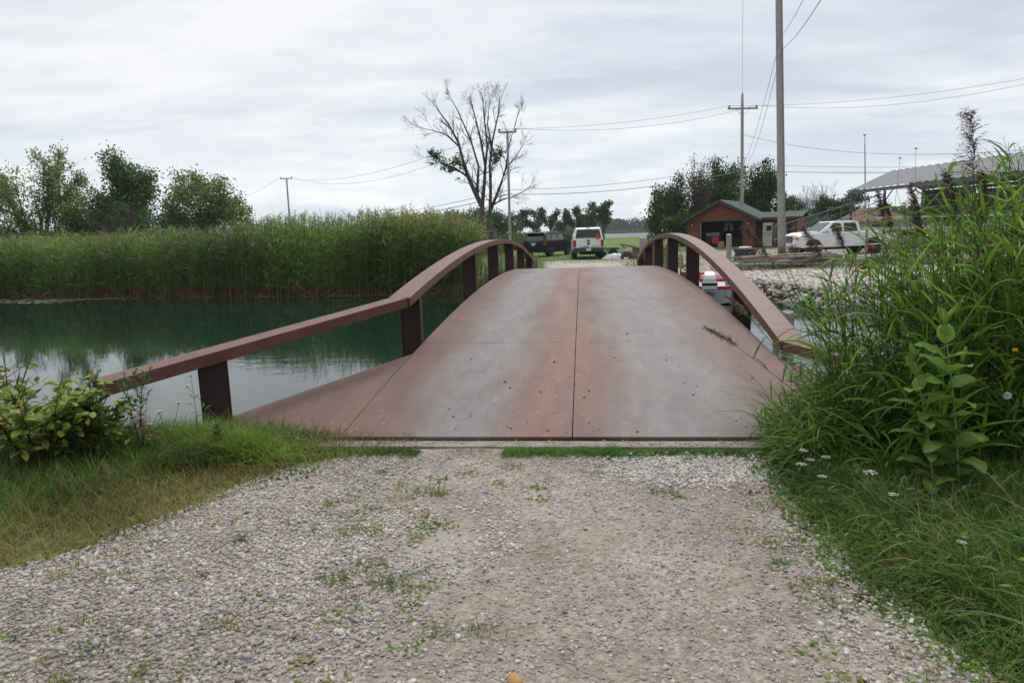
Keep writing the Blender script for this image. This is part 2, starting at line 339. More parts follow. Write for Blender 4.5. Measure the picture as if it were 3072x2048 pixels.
    big = ramp(noi(0.9, 5, 0.65), [(0.35, (0.74, 0.72, 0.69)), (0.5, (0.95, 0.94, 0.92)), (0.65, (1.15, 1.15, 1.14))]); mm = N('ShaderNodeMixRGB'); mm.blend_type = 'MULTIPLY'; mm.inputs[0].default_value = 1.0; L(grav, mm.inputs[1]); L(big, mm.inputs[2]); grav = mm.outputs[0]
    L(mixc(sp.outputs[1], mixc(er.outputs[0], grav, turf), mixc(noi(5), (0.055, 0.042, 0.026), (0.085, 0.065, 0.04))), b.inputs['Base Color'])
    bp = N('ShaderNodeBump'); bp.inputs['Strength'].default_value = 0.7; bp.inputs['Distance'].default_value = 0.012; ad = N('ShaderNodeMath'); ad.operation = 'ADD'
    sm = N('ShaderNodeMath'); sm.operation = 'MULTIPLY'; sm.inputs[1].default_value = -1.0; L(v1.outputs['Distance'], sm.inputs[0]); L(sm.outputs[0], ad.inputs[0]); L(noi(90, 4), ad.inputs[1]); L(ad.outputs[0], bp.inputs['Height']); L(bp.outputs[0], b.inputs['Normal'])
    g = acc.build('ground', m); g['kind'] = 'structure'
build_ground()
def gz(x, y): return height(np.asarray(x, float), np.asarray(y, float))

def build_water():
    m = bpy.data.materials.new('water_surface'); m.use_nodes = True; nt = m.node_tree; b = nt.nodes['Principled BSDF']; N = nt.nodes.new; L = nt.links.new
    tc = N('ShaderNodeTexCoord'); n = N('ShaderNodeTexNoise'); n.inputs['Scale'].default_value = 0.16; n.inputs['Detail'].default_value = 3; L(tc.outputs['Object'], n.inputs[0])
    mx = N('ShaderNodeMixRGB'); mx.inputs[1].default_value = (0.006, 0.016, 0.012, 1); mx.inputs[2].default_value = (0.009, 0.026, 0.020, 1); L(n.outputs['Fac'], mx.inputs[0]); L(mx.outputs[0], b.inputs['Base Color'])
    b.inputs['Roughness'].default_value = 0.02; b.inputs['IOR'].default_value = 1.33; b.inputs['Specular IOR Level'].default_value = 0.5
    mp = N('ShaderNodeMapping'); mp.inputs['Scale'].default_value = (1.0, 1.6, 1); L(tc.outputs['Object'], mp.inputs[0])
    w1 = N('ShaderNodeTexNoise'); w1.inputs['Scale'].default_value = 2.6; w1.inputs['Detail'].default_value = 4; w1.inputs['Distortion'].default_value = 0.6; L(mp.outputs[0], w1.inputs[0])
    pt = N('ShaderNodeTexNoise'); pt.inputs['Scale'].default_value = 0.11; pt.inputs['Detail'].default_value = 2; L(tc.outputs['Object'], pt.inputs[0])
    pr = N('ShaderNodeMapRange'); pr.inputs[1].default_value = 0.42; pr.inputs[2].default_value = 0.62; pr.inputs[3].default_value = 0.004; pr.inputs[4].default_value = 0.024; L(pt.outputs['Fac'], pr.inputs[0])
    bp = N('ShaderNodeBump'); bp.inputs['Distance'].default_value = 0.25      # the open lake beyond the lawn is ruffled by wind
    sx = N('ShaderNodeSeparateXYZ'); L(tc.outputs['Object'], sx.inputs[0]); fr = N('ShaderNodeMapRange'); fr.inputs[1].default_value = 120; fr.inputs[2].default_value = 190; fr.inputs[4].default_value = 0.7; L(sx.outputs[1], fr.inputs[0])
    sm = N('ShaderNodeMath'); sm.operation = 'ADD'; L(pr.outputs[0], sm.inputs[0]); L(fr.outputs[0], sm.inputs[1]); L(sm.outputs[0], bp.inputs['Strength'])
    rr = N('ShaderNodeMapRange'); rr.inputs[1].default_value = 120; rr.inputs[2].default_value = 190; rr.inputs[3].default_value = 0.02; rr.inputs[4].default_value = 0.35; L(sx.outputs[1], rr.inputs[0]); L(rr.outputs[0], b.inputs['Roughness']); L(w1.outputs['Fac'], bp.inputs['Height']); L(bp.outputs[0], b.inputs['Normal'])
    me = bpy.data.meshes.new('water'); x0, x1, y0, y1 = -900, 900, 3.0, 640
    me.from_pydata([(x0, y0, WATER_Z), (x1, y0, WATER_Z), (x1, y1, WATER_Z), (x0, y1, WATER_Z)], [], [(0, 1, 2, 3)]); link('water', me, m)['kind'] = 'structure'
build_water()

# ------------------------------------------------------------------ bridge
concrete = mat('weathered_concrete', (0.34, 0.31, 0.27), (0.24, 0.22, 0.19), scale=3.5, rough=0.9, bump=0.5, bscale=40, detail=8)
def rust_mat():
    m = bpy.data.materials.new('painted_rust_steel'); m.use_nodes = True; nt = m.node_tree; b = nt.nodes['Principled BSDF']; N = nt.nodes.new; L = nt.links.new
    tc = N('ShaderNodeTexCoord')
    n = N('ShaderNodeTexNoise'); n.inputs['Scale'].default_value = 5; n.inputs['Detail'].default_value = 8; n.inputs['Roughness'].default_value = 0.65; L(tc.outputs['Object'], n.inputs[0])
    r = N('ShaderNodeValToRGB'); e = r.color_ramp.elements; e[0].position = 0.32; e[0].color = (0.080, 0.031, 0.022, 1); e[1].position = 0.72; e[1].color = (0.14, 0.058, 0.038, 1); L(n.outputs['Fac'], r.inputs[0]); L(r.outputs[0], b.inputs['Base Color'])
    b.inputs['Roughness'].default_value = 0.5; b.inputs['Specular IOR Level'].default_value = 0.36
    n2 = N('ShaderNodeTexNoise'); n2.inputs['Scale'].default_value = 160; L(tc.outputs['Object'], n2.inputs[0]); bp = N('ShaderNodeBump'); bp.inputs['Strength'].default_value = 0.25; bp.inputs['Distance'].default_value = 0.004; L(n2.outputs['Fac'], bp.inputs['Height']); L(bp.outputs[0], b.inputs['Normal'])
    return m
RUST = rust_mat()
POST = mat('shaded_post_steel', (0.020, 0.009, 0.009), (0.036, 0.015, 0.013), scale=4, rough=0.6, bump=0.15, bscale=90)  # rust steel with the shade of the backlit post faces put into its colour
def deck_mat():
    m = bpy.data.materials.new('tread_plate'); m.use_nodes = True; nt = m.node_tree; b = nt.nodes['Principled BSDF']; N = nt.nodes.new; L = nt.links.new
    tc = N('ShaderNodeTexCoord'); sep = N('ShaderNodeSeparateXYZ'); mpo = N('ShaderNodeMapping'); mpo.inputs['Location'].default_value = (0, 5.1, 0)
    L(tc.outputs['Object'], mpo.inputs[0]); L(mpo.outputs[0], sep.inputs[0])      # plate metres counted from the photographer
    def mth(op, a, b_=None, c=None):
        n = N('ShaderNodeMath'); n.operation = op
        for i, v in enumerate((a, b_, c)):
            if v is None: continue
            if isinstance(v, (int, float)): n.inputs[i].default_value = v
            else: L(v, n.inputs[i])
        return n.outputs[0]
    def noi(sc, st=(1, 1, 1), d=6, ro=0.6):
        mp = N('ShaderNodeMapping'); mp.inputs['Scale'].default_value = st; L(tc.outputs['Object'], mp.inputs[0])
        n = N('ShaderNodeTexNoise'); n.inputs['Scale'].default_value = sc; n.inputs['Detail'].default_value = d; n.inputs['Roughness'].default_value = ro; L(mp.outputs[0], n.inputs[0]); return n.outputs['Fac']
    def band(c, w0, w1, gain):   # worn wheel track: distance from a centre line, frayed by streaky noise
        dx = mth('ABSOLUTE', mth('SUBTRACT', sep.outputs[0], c)); dx = mth('ADD', dx, mth('MULTIPLY', mth('SUBTRACT', noi(1.1, (1.6, 0.5, 1), 7, 0.65), 0.5), 0.9))
        r = N('ShaderNodeMapRange'); r.interpolation_type = 'SMOOTHSTEP'; r.inputs[1].default_value = w1; r.inputs[2].default_value = w0; r.inputs[3].default_value = 0; r.inputs[4].default_value = gain; L(dx, r.inputs[0]); return r.outputs[0]
    track = mth('MAXIMUM', band(-1.06, 0.12, 0.68, 1.0), band(0.80, 0.2, 0.80, 1.0))
    n1 = noi(2.3, (1.5, 0.6, 1), 8, 0.68); rr = N('ShaderNodeValToRGB'); e = rr.color_ramp.elements; e[0].position = 0.3; e[0].color = (0.064, 0.030, 0.023, 1); e[1].position = 0.7; e[1].color = (0.125, 0.060, 0.044, 1); L(n1, rr.inputs[0])
    n4 = noi(1.3, (1.8, 0.35, 1), 7, 0.7); orange = band(-0.28, 0.1, 0.55, 0.95); om = N('ShaderNodeMapRange'); om.inputs[1].default_value = 0.42; om.inputs[2].default_value = 0.66; L(n4, om.inputs[0])
    spot = N('ShaderNodeMapRange'); spot.inputs[1].default_value = 0.60; spot.inputs[2].default_value = 0.66; L(noi(2.1, (1.3, 0.6, 1), 10, 0.8), spot.inputs[0])      # bare rust blotches
    om2 = mth('MULTIPLY', mth('MAXIMUM', om.outputs[0], spot.outputs[0]), mth('ADD', mth('MULTIPLY', orange, 0.85), 0.28))
    mx0 = N('ShaderNodeMixRGB'); L(om2, mx0.inputs[0]); L(rr.outputs[0], mx0.inputs[1]); mx0.inputs[2].default_value = (0.165, 0.072, 0.042, 1)
    gr = N('ShaderNodeValToRGB'); e = gr.color_ramp.elements; e[0].position = 0.3; e[0].color = (0.10, 0.092, 0.089, 1); e[1].position = 0.72; e[1].color = (0.175, 0.166, 0.161, 1); L(noi(4, (1.4, 0.5, 1), 8, 0.7), gr.inputs[0])
    mx = N('ShaderNodeMixRGB'); L(mth('MULTIPLY', track, mth('ADD', 0.45, mth('MULTIPLY', noi(3.2, (2.2, 0.3, 1), 9, 0.75), 0.75))), mx.inputs[0]); L(mx0.outputs[0], mx.inputs[1]); L(gr.outputs[0], mx.inputs[2])
    # chalky grit caught in the tread near the ends
    spk = N('ShaderNodeValToRGB'); e = spk.color_ramp.elements; e[0].position = 0.58; e[0].color = (0, 0, 0, 1); e[1].position = 0.75; e[1].color = (0.5, 0.5, 0.5, 1); L(noi(24, (1, 0.5, 1), 8, 0.75), spk.inputs[0])
    end = N('ShaderNodeMapRange'); end.inputs[1].default_value = 9.5; end.inputs[2].default_value = 5; end.inputs[3].default_value = 0.1; end.inputs[4].default_value = 0.8; L(sep.outputs[1], end.inputs[0])
    mx2 = N('ShaderNodeMixRGB'); L(mth('MULTIPLY', spk.outputs[0], end.outputs[0]), mx2.inputs[0]); L(mx.outputs[0], mx2.inputs[1]); mx2.inputs[2].default_value = (0.48, 0.45, 0.42, 1)
    # oil stain
    dxs = mth('POWER', mth('DIVIDE', mth('ADD', sep.outputs[0], 1.35), 0.30), 2); dys = mth('POWER', mth('DIVIDE', mth('SUBTRACT', sep.outputs[1], 16.6), 0.55), 2)
    st = N('ShaderNodeMapRange'); st.inputs[1].default_value = 1.0; st.inputs[2].default_value = 0.35; st.inputs[4].default_value = 0.85; L(mth('ADD', mth('ADD', dxs, dys), mth('MULTIPLY', noi(5), 0.6)), st.inputs[0])
    mx3 = N('ShaderNodeMixRGB'); L(st.outputs[0], mx3.inputs[0]); L(mx2.outputs[0], mx3.inputs[1]); mx3.inputs[2].default_value = (0.03, 0.028, 0.027, 1); L(mx3.outputs[0], b.inputs['Base Color'])
    b.inputs['Roughness'].default_value = 0.6; b.inputs['Specular IOR Level'].default_value = 0.35
    # raised diamond tread: two crossed wave families
    s45 = mth('MULTIPLY', mth('ADD', sep.outputs[0], sep.outputs[1]), 112); d45 = mth('MULTIPLY', mth('SUBTRACT', sep.outputs[0], sep.outputs[1]), 112)
    hgt = mth('MAXIMUM', mth('POWER', mth('ABSOLUTE', mth('MULTIPLY', mth('SINE', s45), mth('COSINE', mth('MULTIPLY', d45, 0.5)))), 2), mth('POWER', mth('ABSOLUTE', mth('MULTIPLY', mth('SINE', d45), mth('COSINE', mth('MULTIPLY', s45, 0.5)))), 2))
    bp = N('ShaderNodeBump'); bp.inputs['Strength'].default_value = 0.35; bp.inputs['Distance'].default_value = 0.003; L(hgt, bp.inputs['Height'])
    n2 = noi(0.9, (1, 1, 1), 3); bp2 = N('ShaderNodeBump'); bp2.inputs['Strength'].default_value = 0.25; bp2.inputs['Distance'].default_value = 0.05; L(n2, bp2.inputs['Height']); L(bp.outputs[0], bp2.inputs['Normal']); L(bp2.outputs[0], b.inputs['Normal'])
    return m
DECK = deck_mat()
DECK_Y0, DECK_Y1, DECK_YC, XL, XR, XS = 5.10, 26.9, 16.0, -1.96, 1.97, -0.11
def deck_z(y): return 0.045+0.635*(1-((y-DECK_YC)/10.9)**2)
def rail_l(y): return 1.49-0.0075*(y-16.1)**2
def rail_r(y): return 1.51-0.0112*(y-17.0)**2
def build_bridge():
    br = empty('footbridge', (0, 5.1, 0), 0, 'arched rust brown steel bridge with curved handrails over the channel', 'bridge')
    off = Vector((0, -5.1, 0))
    def fin(o): o.data.transform(Matrix.Translation(off)); return o
    def plate(x0, x1, y0, y1):
        b = MB(); n = max(3, int((y1-y0)/0.35)); V = []
        for i in range(n+1):
            y = y0+0.004+(y1-y0-0.008)*i/n; z = deck_z(y); V += [(x0+0.004, y, z), (x1-0.004, y, z), (x1-0.004, y, z-0.025), (x0+0.004, y, z-0.025)]
        Fs = [(i*4+k, i*4+(k+1) % 4, i*4+4+(k+1) % 4, i*4+4+k) for i in range(n) for k in range(4)]+[(3, 2, 1, 0), (4*n, 4*n+1, 4*n+2, 4*n+3)]
        b.add(V, Fs); return b.build('deck_plate', DECK, br)
    plates = []
    for x0, x1, ys in ((XL, XS, (DECK_Y0, 7.95, 14.6, 20.6, DECK_Y1)), (XS, XR, (DECK_Y0, 10.9, 17.3, 23.2, DECK_Y1))):
        for a, b_ in zip(ys[:-1], ys[1:]): plates.append(plate(x0, x1, a, b_))
    # triangular flare plates at the near corners
    def flare(sx, xa, ya, xb, yb_):
        b = MB(); n = 6; T = []
        for i in range(n+1):
            t = i/n; y = DECK_Y0+(ya-DECK_Y0)*t; z = deck_z(y)-0.002; xo = xb+(xa-xb)*t; yo = yb_+(ya-yb_)*t; zo = 0.03+(deck_z(ya)-0.032)*t
            T.append(((xa, y, z), (xo, yo, zo)))
        V = []; 
        for a, c in T: V += [a, c, (c[0], c[1], c[2]-0.025), (a[0], a[1], a[2]-0.025)]
        Fs = [(i*4+k, i*4+(k+1) % 4, i*4+4+(k+1) % 4, i*4+4+k) for i in range(n) for k in range(4)]+[(3, 2, 1, 0)]
        b.add(V, Fs); plates.append(b.build('flare_plate', DECK, br))
    flare(-1, XL-0.004, 7.5, -3.42, 5.12); flare(1, XR+0.004, 7.2, 2.7, 5.12)
    for o in plates: fin(o)
    for x in (XL+0.06, XR-0.06, -0.7, 0.6):
        b = MB(); n = 24; V = []
        for i in range(n+1):
            y = DECK_Y0+0.3+(DECK_Y1-DECK_Y0-0.6)*i/n; z = deck_z(y)-0.027; V += [(x-0.05, y, z), (x+0.05, y, z), (x+0.05, y, z-0.34), (x-0.05, y, z-0.34)]
        b.add(V, [(i*4+k, i*4+(k+1) % 4, i*4+4+(k+1) % 4, i*4+4+k) for i in range(n) for k in range(4)]+[(3, 2, 1, 0), (4*n, 4*n+1, 4*n+2, 4*n+3)])
        fin(b.build('girder', POST, br))
    def rail(fn, xc, y0, y1, low_end, far_end, w=0.25, h=0.105):
        ys = np.linspace(y0, y1, 40); b = MB().sweep([(xc, y, fn(y)) for y in ys], w, h); r = fin(b.build('handrail', RUST, br, bevel=0.006))
        a = (xc, y0-0.004, fn(y0)+0.001); b = MB().sweep([low_end, a], w*0.985, h); fin(b.build('handrail', RUST, br, bevel=0.006))
        a = (xc, y1+0.004, fn(y1)+0.001); b = MB().sweep([a, far_end], w*0.985, h); fin(b.build('handrail', RUST, br, bevel=0.006))
    rail(rail_l, XL-0.12, 7.5, 27.3, (-3.68, 4.72, 0.60), (XL-0.5, 29.4, 0.42))
    rail(rail_r, XR+0.15, 7.2, 26.6, (3.2, 5.2, 0.28), (XR+0.6, 28.6, 0.36))
    def post(x, y, ztop, zbot, w=0.235, d=0.14, rz=0.0):
        b = MB(); q = Matrix.Rotation(rz, 3, 'Z')
        b.box((x, y, (ztop+zbot)/2), (w-0.012, d-0.02, ztop-zbot), q)
        for s in (-1, 1): b.box(tuple(Vector((x, y, (ztop+zbot)/2-0.002))+q @ Vector((s*(w/2-0.003), 0, 0))), (0.012, d, ztop-zbot-0.004), q)
        o = b.build('post', POST, br, bevel=0.003); fin(o)
    for y in (8.05, 12.4, 15.75, 19.2, 22.7, 26.1): post(XL-0.125, y, rail_l(y)-0.107, deck_z(y)-0.36)
    for y in (9.55, 13.8, 16.85, 20.0, 23.1, 26.0): post(XR+0.15, y, rail_r(y)-0.108, deck_z(y)-0.36)
    post(-3.22, 5.52, 0.585, -0.45, rz=R(30)); post(2.75, 5.7, 0.27, -0.45, rz=R(-30))
build_bridge()
ab = MB(); ab.box((-0.55, 5.005, -0.345), (6.1, 0.15, 0.735)); ab.box((-0.55, 5.155, -0.40), (6.1, 0.14, 0.66)); tag(ab.build('abutment', mat('stained_concrete', (0.25, 0.22, 0.185), (0.15, 0.13, 0.105), scale=9, rough=0.9, bump=0.6, bscale=60, detail=9), bevel=0.008), kind='structure')
ab = MB(); ab.box((0, 27.0, -0.42), (4.6, 0.3, 0.85)); tag(ab.build('far_abutment', concrete, bevel=0.01), kind='structure')
sw = MB(); pts_sw = [(1.5, 24.75), (2.6, 23.5), (4.6, 22.05)]
for a, b_ in zip(pts_sw[:-1], pts_sw[1:]): sw.bar((a[0], a[1], -0.62), (b_[0], b_[1], -0.62), 0.3, 1.3)
tag(sw.build('seawall', concrete, bevel=0.02), kind='structure')
# ================================================================== BUILDINGS, POLES, VEHICLES
black = mat('black_rubber', (0.018, 0.018, 0.019), (0.03, 0.03, 0.03), scale=20, rough=0.8)
white_paint = mat('white_car_paint', (0.74, 0.75, 0.76), (0.70, 0.71, 0.72), scale=3, rough=0.28, coat=0.5)
black_paint = mat('black_car_paint', (0.008, 0.008, 0.011), (0.012, 0.012, 0.015), scale=3, rough=0.3, spec=0.25)
dark_plastic = mat('dark_plastic', (0.03, 0.031, 0.033), (0.045, 0.045, 0.046), scale=12, rough=0.6)
tinted = glass_mat('tinted_glass'); chrome = mat('bright_metal', (0.62, 0.63, 0.65), (0.5, 0.5, 0.52), scale=9, rough=0.22, metal=0.9)
galv = mat('galvanised_metal', (0.42, 0.44, 0.46), (0.32, 0.34, 0.36), scale=7, rough=0.45, metal=0.6)
red_lens = mat('red_lens', (0.30, 0.012, 0.014), (0.22, 0.01, 0.012), scale=20, rough=0.2); amber_lens = mat('amber_lens', (0.6, 0.16, 0.02), (0.5, 0.12, 0.02), scale=20, rough=0.2)
lens = mat('clear_lens', (0.55, 0.57, 0.6), (0.4, 0.42, 0.45), scale=30, rough=0.12); plate_m = mat('plate_white', (0.62, 0.64, 0.66), (0.55, 0.57, 0.6), scale=40, rough=0.4)
ink = mat('dark_ink', (0.02, 0.022, 0.03), rough=0.5); wood_grey = mat('weathered_wood', (0.34, 0.325, 0.30), (0.22, 0.21, 0.19), scale=5, rough=0.9, bump=0.6, bscale=30, stretch=(6, 6, 0.5), detail=8)
wood_old = mat('old_lumber', (0.30, 0.255, 0.205), (0.15, 0.125, 0.10), scale=4, rough=0.9, bump=0.5, bscale=25, detail=8)
wire_m = mat('wire_metal', (0.20, 0.205, 0.21), rough=0.5); insul = mat('brown_ceramic', (0.12, 0.08, 0.07), rough=0.3)
red_paint = mat('red_paint', (0.42, 0.022, 0.03), (0.33, 0.018, 0.025), scale=4, rough=0.3, coat=0.4); white_gel = mat('white_gelcoat', (0.74, 0.74, 0.73), (0.66, 0.66, 0.65), scale=4, rough=0.35)

def wheel(parent, x, y, r, w, rimm, side):
    t = MB().lathe([(r*0.62, -w/2), (r*0.93, -w/2), (r, -w*0.32), (r, w*0.32), (r*0.93, w/2), (r*0.62, w/2)], 22, 'x', (x, y, r)).build('wheel', black, parent, smooth=False)
    m = MB(); m.lathe([(r*0.60, side*w*0.30), (r*0.60, side*w*0.42), (r*0.5, side*w*0.36), (r*0.16, side*w*0.40), (r*0.12, side*w*0.46)], 20, 'x', (x, y, r))
    rim = m.build('rim', rimm, t)
    for k in range(6):
        a = k*math.pi/3+0.3; m2 = MB().box((x+side*w*0.43, y+math.cos(a)*r*0.33, r+math.sin(a)*r*0.33), (w*0.06, r*0.46, r*0.11), Matrix.Rotation(a, 3, 'X'))
        if k == 0: acc_ = m2
        else: acc_.add(m2.v, m2.f)
    acc_.build('spokes', chrome, t); return t
def taper(z0, w0, z1, w1): return lambda y, z: w0+(w1-w0)*min(1, max(0, (z-z0)/(z1-z0)))

def pickup_rear():
    t = empty('pickup_truck', (0.17, 48.3, -0.19), R(2.5), 'white pickup truck seen from behind, with a capped bed and dark bumper', 'pickup truck', 'parked vehicles')
    L = 2.9
    body = MB().prism([(-L, 0.62), (-L, 1.33), (1.2, 1.33), (1.35, 1.34), (2.75, 1.26), (L, 1.1), (L, 0.55), (2.3, 0.52), (-2.5, 0.55)], taper(0.6, 1.01, 1.35, 0.98)).build('body', white_paint, t, bevel=0.05)
    cab = MB().prism([(-0.75, 1.33), (-0.62, 1.98), (0.65, 2.0), (1.45, 1.33)], taper(1.33, 0.97, 2.0, 0.80)).build('cab', white_paint, t, bevel=0.05)
    MB().prism([(-0.45, 1.40), (-0.38, 1.86), (0.55, 1.88), (1.12, 1.40)], taper(1.33, 0.985, 2.0, 0.815)).build('side_window', tinted, cab)
    cap = MB().prism([(-2.88, 1.335), (-2.72, 2.03), (-2.3, 2.09), (-0.9, 2.07), (-0.76, 1.335)], taper(1.33, 0.97, 2.08, 0.80)).build('bed_cap', white_paint, t, bevel=0.06)
    q = Matrix.Rotation(R(-13), 3, 'X')
    MB().add([(-0.83, -2.895, 1.42), (0.83, -2.895, 1.42), (0.72, -2.765, 1.95), (-0.72, -2.765, 1.95), (-0.83, -2.865, 1.42), (0.83, -2.865, 1.42), (0.72, -2.735, 1.95), (-0.72, -2.735, 1.95)],
             [(0, 1, 2, 3), (7, 6, 5, 4), (0, 4, 5, 1), (1, 5, 6, 2), (2, 6, 7, 3), (3, 7, 4, 0)]).build('rear_window', tinted, cap)
    MB().box((0, -2.80, 2.055), (0.26, 0.1, 0.035)).build('brake_light', dark_plastic, cap)
    tg = MB().box((0, -2.915, 1.03), (1.60, 0.05, 0.56)).build('tailgate', white_paint, t, bevel=0.02)
    MB().box((0, -2.95, 1.235), (0.22, 0.03, 0.10)).build('handle', dark_plastic, tg, bevel=0.01)
    MB().lathe([(0.09, -0.012), (0.09, 0.012)], 20, 'y', (0, -2.948, 1.05)).build('emblem', dark_plastic, tg)
    text_obj('SUPER', 0.17, ink, tg, (-0.26, -2.943, 0.83), (R(90), 0, 0), sx=1.25); text_obj('DUTY', 0.17, ink, tg, (0.47, -2.943, 0.83), (R(90), 0, 0), sx=1.25)
    for s in (-1, 1):
        MB().box((s*0.90, -2.90, 1.06), (0.17, 0.09, 0.44)).build('taillight', red_lens, t, bevel=0.02)
        m = MB().box((s*1.20, 0.95, 1.48), (0.2, 0.12, 0.32)); m.box((s*1.06, 0.97, 1.42), (0.16, 0.05, 0.06)); m.build('mirror', dark_plastic, t, bevel=0.02)
        wheel(t, s*0.86, -1.75, 0.42, 0.28, galv, s); wheel(t, s*0.86, 1.9, 0.42, 0.28, galv, s)
        MB().box((s*0.86, -2.3, 0.5), (0.3, 0.02, 0.4)).build('mudflap', black, t)
    bp = MB().prism([(-3.08, 0.52), (-3.08, 0.75), (-2.9, 0.79), (-2.9, 0.5)], 1.0).build('rear_bumper', dark_plastic, t, bevel=0.025)
    lp = MB().box((0, -3.095, 0.66), (0.31, 0.02, 0.16)).build('licence_plate', plate_m, bp)
    MB().box((0, 0, 0.42), (1.0, 5.0, 0.2)).build('chassis', black, t)
    c = MB()
    rr = random.Random(3)
    for k in range(7): c.box((0.62+rr.uniform(-.1, .1), -2.98+rr.uniform(-.03, .03), 1.47+rr.uniform(-.08, .1)), (0.13, 0.08, 0.12), Matrix.Rotation(rr.uniform(0, 3), 3, 'Y'))
    o = c.build('red_cloth', mat('bright_red_cloth', (0.65, 0.03, 0.02), (0.5, 0.02, 0.02), scale=15, rough=0.8), bevel=0.02); o.matrix_world = Matrix.Translation((0.17, 48.3, -0.19)) @ Matrix.Rotation(R(2.5), 4, 'Z')
    tag(o, 'bright red cloth bundle caught at the tailgate window of the white truck', 'cloth')
pickup_rear()

def suv():
    t = empty('parked_suv', (-2.75, 54.6, -0.19), R(-24), 'black sport utility vehicle parked on the grass beside the white pickup', 'suv', 'parked vehicles')
    MB().prism([(-2.52, 0.45), (-2.6, 0.75), (-2.55, 1.15), (-2.5, 1.2), (1.0, 1.2), (2.3, 1.12), (2.55, 0.95), (2.6, 0.5), (2.4, 0.35), (-2.2, 0.35)], taper(0.4, 1.02, 1.2, 0.98)).build('body', black_paint, t, bevel=0.06)
    cab = MB().prism([(-2.5, 1.18), (-2.2, 1.78), (-1.9, 1.86), (0.2, 1.87), (1.2, 1.18)], taper(1.18, 0.97, 1.86, 0.76)).build('cab', black_paint, t, bevel=0.05)
    MB().add([(-0.8, -2.49, 1.24), (0.8, -2.49, 1.24), (0.68, -2.255, 1.72), (-0.68, -2.255, 1.72), (-0.8, -2.45, 1.24), (0.8, -2.45, 1.24), (0.68, -2.22, 1.72), (-0.68, -2.22, 1.72)],
             [(0, 1, 2, 3), (7, 6, 5, 4), (0, 4, 5, 1), (1, 5, 6, 2), (2, 6, 7, 3), (3, 7, 4, 0)]).build('rear_window', tinted, cab)
    for a, b_ in ((-2.15, -1.45), (-1.35, -0.35), (-0.25, 0.75)):
        MB().prism([(a, 1.27), (a+0.12, 1.70), (b_-0.05, 1.72), (b_, 1.27)], taper(1.18, 0.985, 1.86, 0.775)).build('side_window', tinted, cab)
    MB().prism([(-2.3, 1.84), (-2.5, 1.83), (-2.5, 1.80), (-2.1, 1.79)], 0.74).build('spoiler', black_paint, cab, bevel=0.01)
    m = MB(); [m.bar((s*0.66, -1.8, 1.90), (s*0.66, 0.1, 1.90), 0.05, 0.05) for s in (-1, 1)]; m.build('roof_rails', chrome, cab)
    gate = MB().box((0, -2.585, 0.98), (1.5, 0.05, 0.42)).build('tailgate', black_paint, t, bevel=0.015)
    MB().box((0, -2.62, 1.13), (0.75, 0.03, 0.045)).build('trim_strip', chrome, gate); MB().box((0, -2.62, 0.98), (0.31, 0.02, 0.16)).build('licence_plate', plate_m, gate)
    MB().box((0, -2.63, 0.66), (1.75, 0.03, 0.05)).build('bumper_strip', chrome, t); MB().prism([(-2.68, 0.42), (-2.68, 0.72), (-2.5, 0.74), (-2.5, 0.4)], 1.0).build('rear_bumper', black_paint, t, bevel=0.03)
    for s in (-1, 1):
        MB().box((s*0.93, -2.52, 1.05), (0.16, 0.13, 0.36)).build('taillight', red_lens, t, bevel=0.02); MB().box((s*1.1, 0.75, 1.25), (0.2, 0.12, 0.16)).build('mirror', dark_plastic, t, bevel=0.02)
        wheel(t, s*0.88, -1.55, 0.40, 0.27, chrome, s); wheel(t, s*0.88, 1.5, 0.40, 0.27, chrome, s)
suv()

